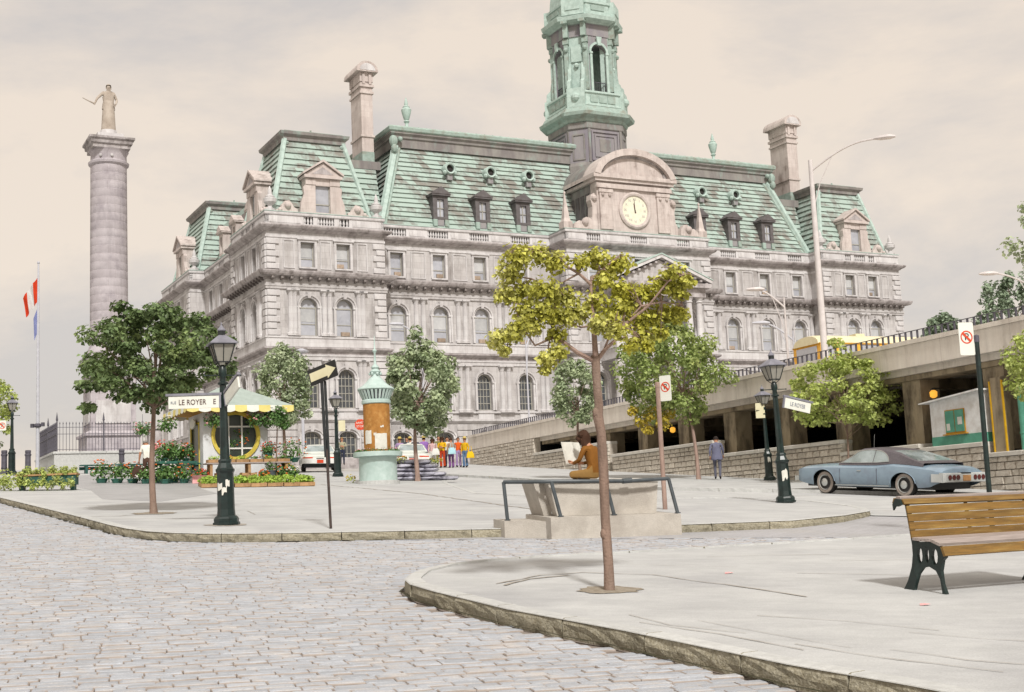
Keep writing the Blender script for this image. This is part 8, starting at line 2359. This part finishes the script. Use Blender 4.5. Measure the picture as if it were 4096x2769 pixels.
# crowd of visitors at the foot of the ramp
CROWD = [  # px offset along the picture, depth, yaw, top, bottom, extras, label
    (-6.64, 74.6, 175, 'lilac', 'white_trouser', dict(flare=True), 'short', 'straw', 'visitor in pale clothes with a straw hat at the left end of the crowd'),
    (-6.36, 76.2, 160, 'navy', 'navy', {}, 'short', None, 'visitor in navy blue at the back left of the crowd'),
    (-6.09, 75.2, 20, 'shirt_white', 'khaki', {}, 'short', 'straw', 'visitor in a white shirt and straw hat seen beside the tree trunk'),
    (-5.77, 74.8, 190, 'navy', 'olive', {}, 'short', None, 'dark-clad visitor just right of the tree trunk'),
    (-5.19, 73.6, 5, 'purple', 'purple', dict(coat=True, bulk=1.15), 'short', 'straw', 'visitor in a broad purple jacket seen from behind'),
    (-4.72, 73.5, 200, 'pink', 'white_trouser', dict(flare=True), 'long', None, 'woman in a pink top and wide white trousers'),
    (-4.43, 74.8, 170, 'olive', 'olive', {}, 'short', None, 'tall visitor in olive green behind the white trousers'),
    (-4.17, 73.6, 165, 'yellow_top', 'red_trouser', dict(flare=True), 'long', None, 'visitor in a bright yellow jacket with folded arms and rust trousers'),
    (-3.95, 74.9, 185, 'shirt_white', 'navy', {}, 'short', None, 'visitor in a white top and dark trousers behind the yellow jacket'),
    (-3.68, 73.7, 30, 'tan', 'purple_trouser', dict(flare=True), 'short', None, 'visitor in a tan jacket and purple trousers with a pale blue bag'),
    (-3.33, 74.8, 195, 'orange', 'lilac', dict(flare=True), 'short', None, 'visitor in an orange-red top behind the tan jacket'),
    (-2.92, 74.2, 150, 'yellow_top', 'denim', dict(flare=True), 'short', 'straw', 'visitor in yellow and blue jeans at the right end of the crowd')]
for i, (x, y, yw, tp_, bt, ex, hs, ht, lb) in enumerate(CROWD):
    J = {}
    if i in (7,): J = dict(elL=(-.25, .06, 1.18), wrL=(-.02, .20, 1.20), haL=(.06, .21, 1.2), elR=(.25, .06, 1.18), wrR=(.02, .22, 1.15), haR=(-.06, .22, 1.14))
    elif i % 3 == 0: J = dict(elR=(.27, .03, 1.16), wrR=(.16, .20, 1.06), haR=(.12, .24, 1.1))
    person(lb, x, y, math.radians(yw), J, dict(top=tp_, bottom=bt, **ex), k=[.97, 1.0, .98, 1.0, 1.0, .95, 1.04, .99, 1.0, .97, .98, .97][i], hair=['hair_brown', 'hair_dark', 'hair_brown', 'hair_dark', 'hair_brown', 'hair_brown', 'hair_dark', 'hair_brown', 'hair_dark', 'hair_brown', 'hair_brown', 'hair_blond'][i], hairstyle=hs, group='visitors at the foot of the ramp', hat=ht)
for (x, y, c, mt, lb) in ((-2.62, 73.9, .55, 'bag_yellow', 'big yellow bag hanging at the right end of the crowd'), (-3.62, 73.3, .78, 'bag_blue', 'pale blue bag carried by the visitor in the tan jacket'), (-4.52, 73.1, .74, 'bag_white', 'white bag carried by the woman in pink')):
    t = thing('shoulder_bag', lb, 'bag', (x, y, gz(x, y) + c), .2, 'bags carried by the visitors')
    m_ = MB(); m_.rings([[(-.22, -.07, 0), (.22, -.07, 0), (.22, .07, 0), (-.22, .07, 0)], [(-.2, -.08, .2), (.2, -.08, .2), (.2, .08, .2), (-.2, .08, .2)], [(-.12, -.03, .36), (.12, -.03, .36), (.12, .03, .36), (-.12, .03, .36)]]); m_.build('bag', mt, t, smooth=True)
    m_ = MB(); m_.tube([(-.1, 0, .36), (-.02, 0, .66), (.06, 0, .66), (.1, 0, .36)], .014, n=5); m_.build('strap', mt, t)
# statue: robed figure leaning on a short post
sx, sy = MX, MY
sz = gz(MX, MY) + 19.25
o = person('weathered stone statue of a standing man in a long coat on top of the column', sx, sy, CROT + PI, dict(elR=(.40, .02, 1.18), wrR=(.48, .1, .98), haR=(.52, .14, .92), elL=(-.30, -.02, 1.16), wrL=(-.24, .12, 1.0), haL=(-.2, .14, .94), knL=(-.11, .08, .5), anL=(-.12, .05, .1)), dict(top='statue', bottom='statue', coat=True, bulk=1.08, flare=True), z=sz, k=1.58, hair='statue', cat='statue', mono='statue')
o.name = 'statue'
m_ = MB(); m_.lathe([(.26, 0.0), (.23, .5), (.20, .95), (.17, 1.1)], n=12); m_.build('coat_skirt', 'statue', o, smooth=True)
m_ = MB(); m_.tube([(.5, .14, .93), (.72, .22, .98), (.95, .3, 1.05)], [.035, .02, .012], n=5); m_.build('sword_hilt', 'statue', o, smooth=True)
# smooth lost paper scraps on the pavement
for (x, y, lb) in ((2.55, 16.4, 'small pink paper scrap lying on the pavement right of the young tree'), (4.0, 13.3, 'tiny brown leaf scrap on the pavement before the bench')):
    m_ = MB(); m_.add([(-.05, -.03, 0), (.06, -.02, .01), (.05, .04, .002), (-.04, .03, .015), (0, 0, .02)], [(0, 1, 4), (1, 2, 4), (2, 3, 4), (3, 0, 4)]); o = m_.build('litter', 'flower_pink', None, loc=(x, y, gz(x, y, .004))); tag(o, lb, 'litter')
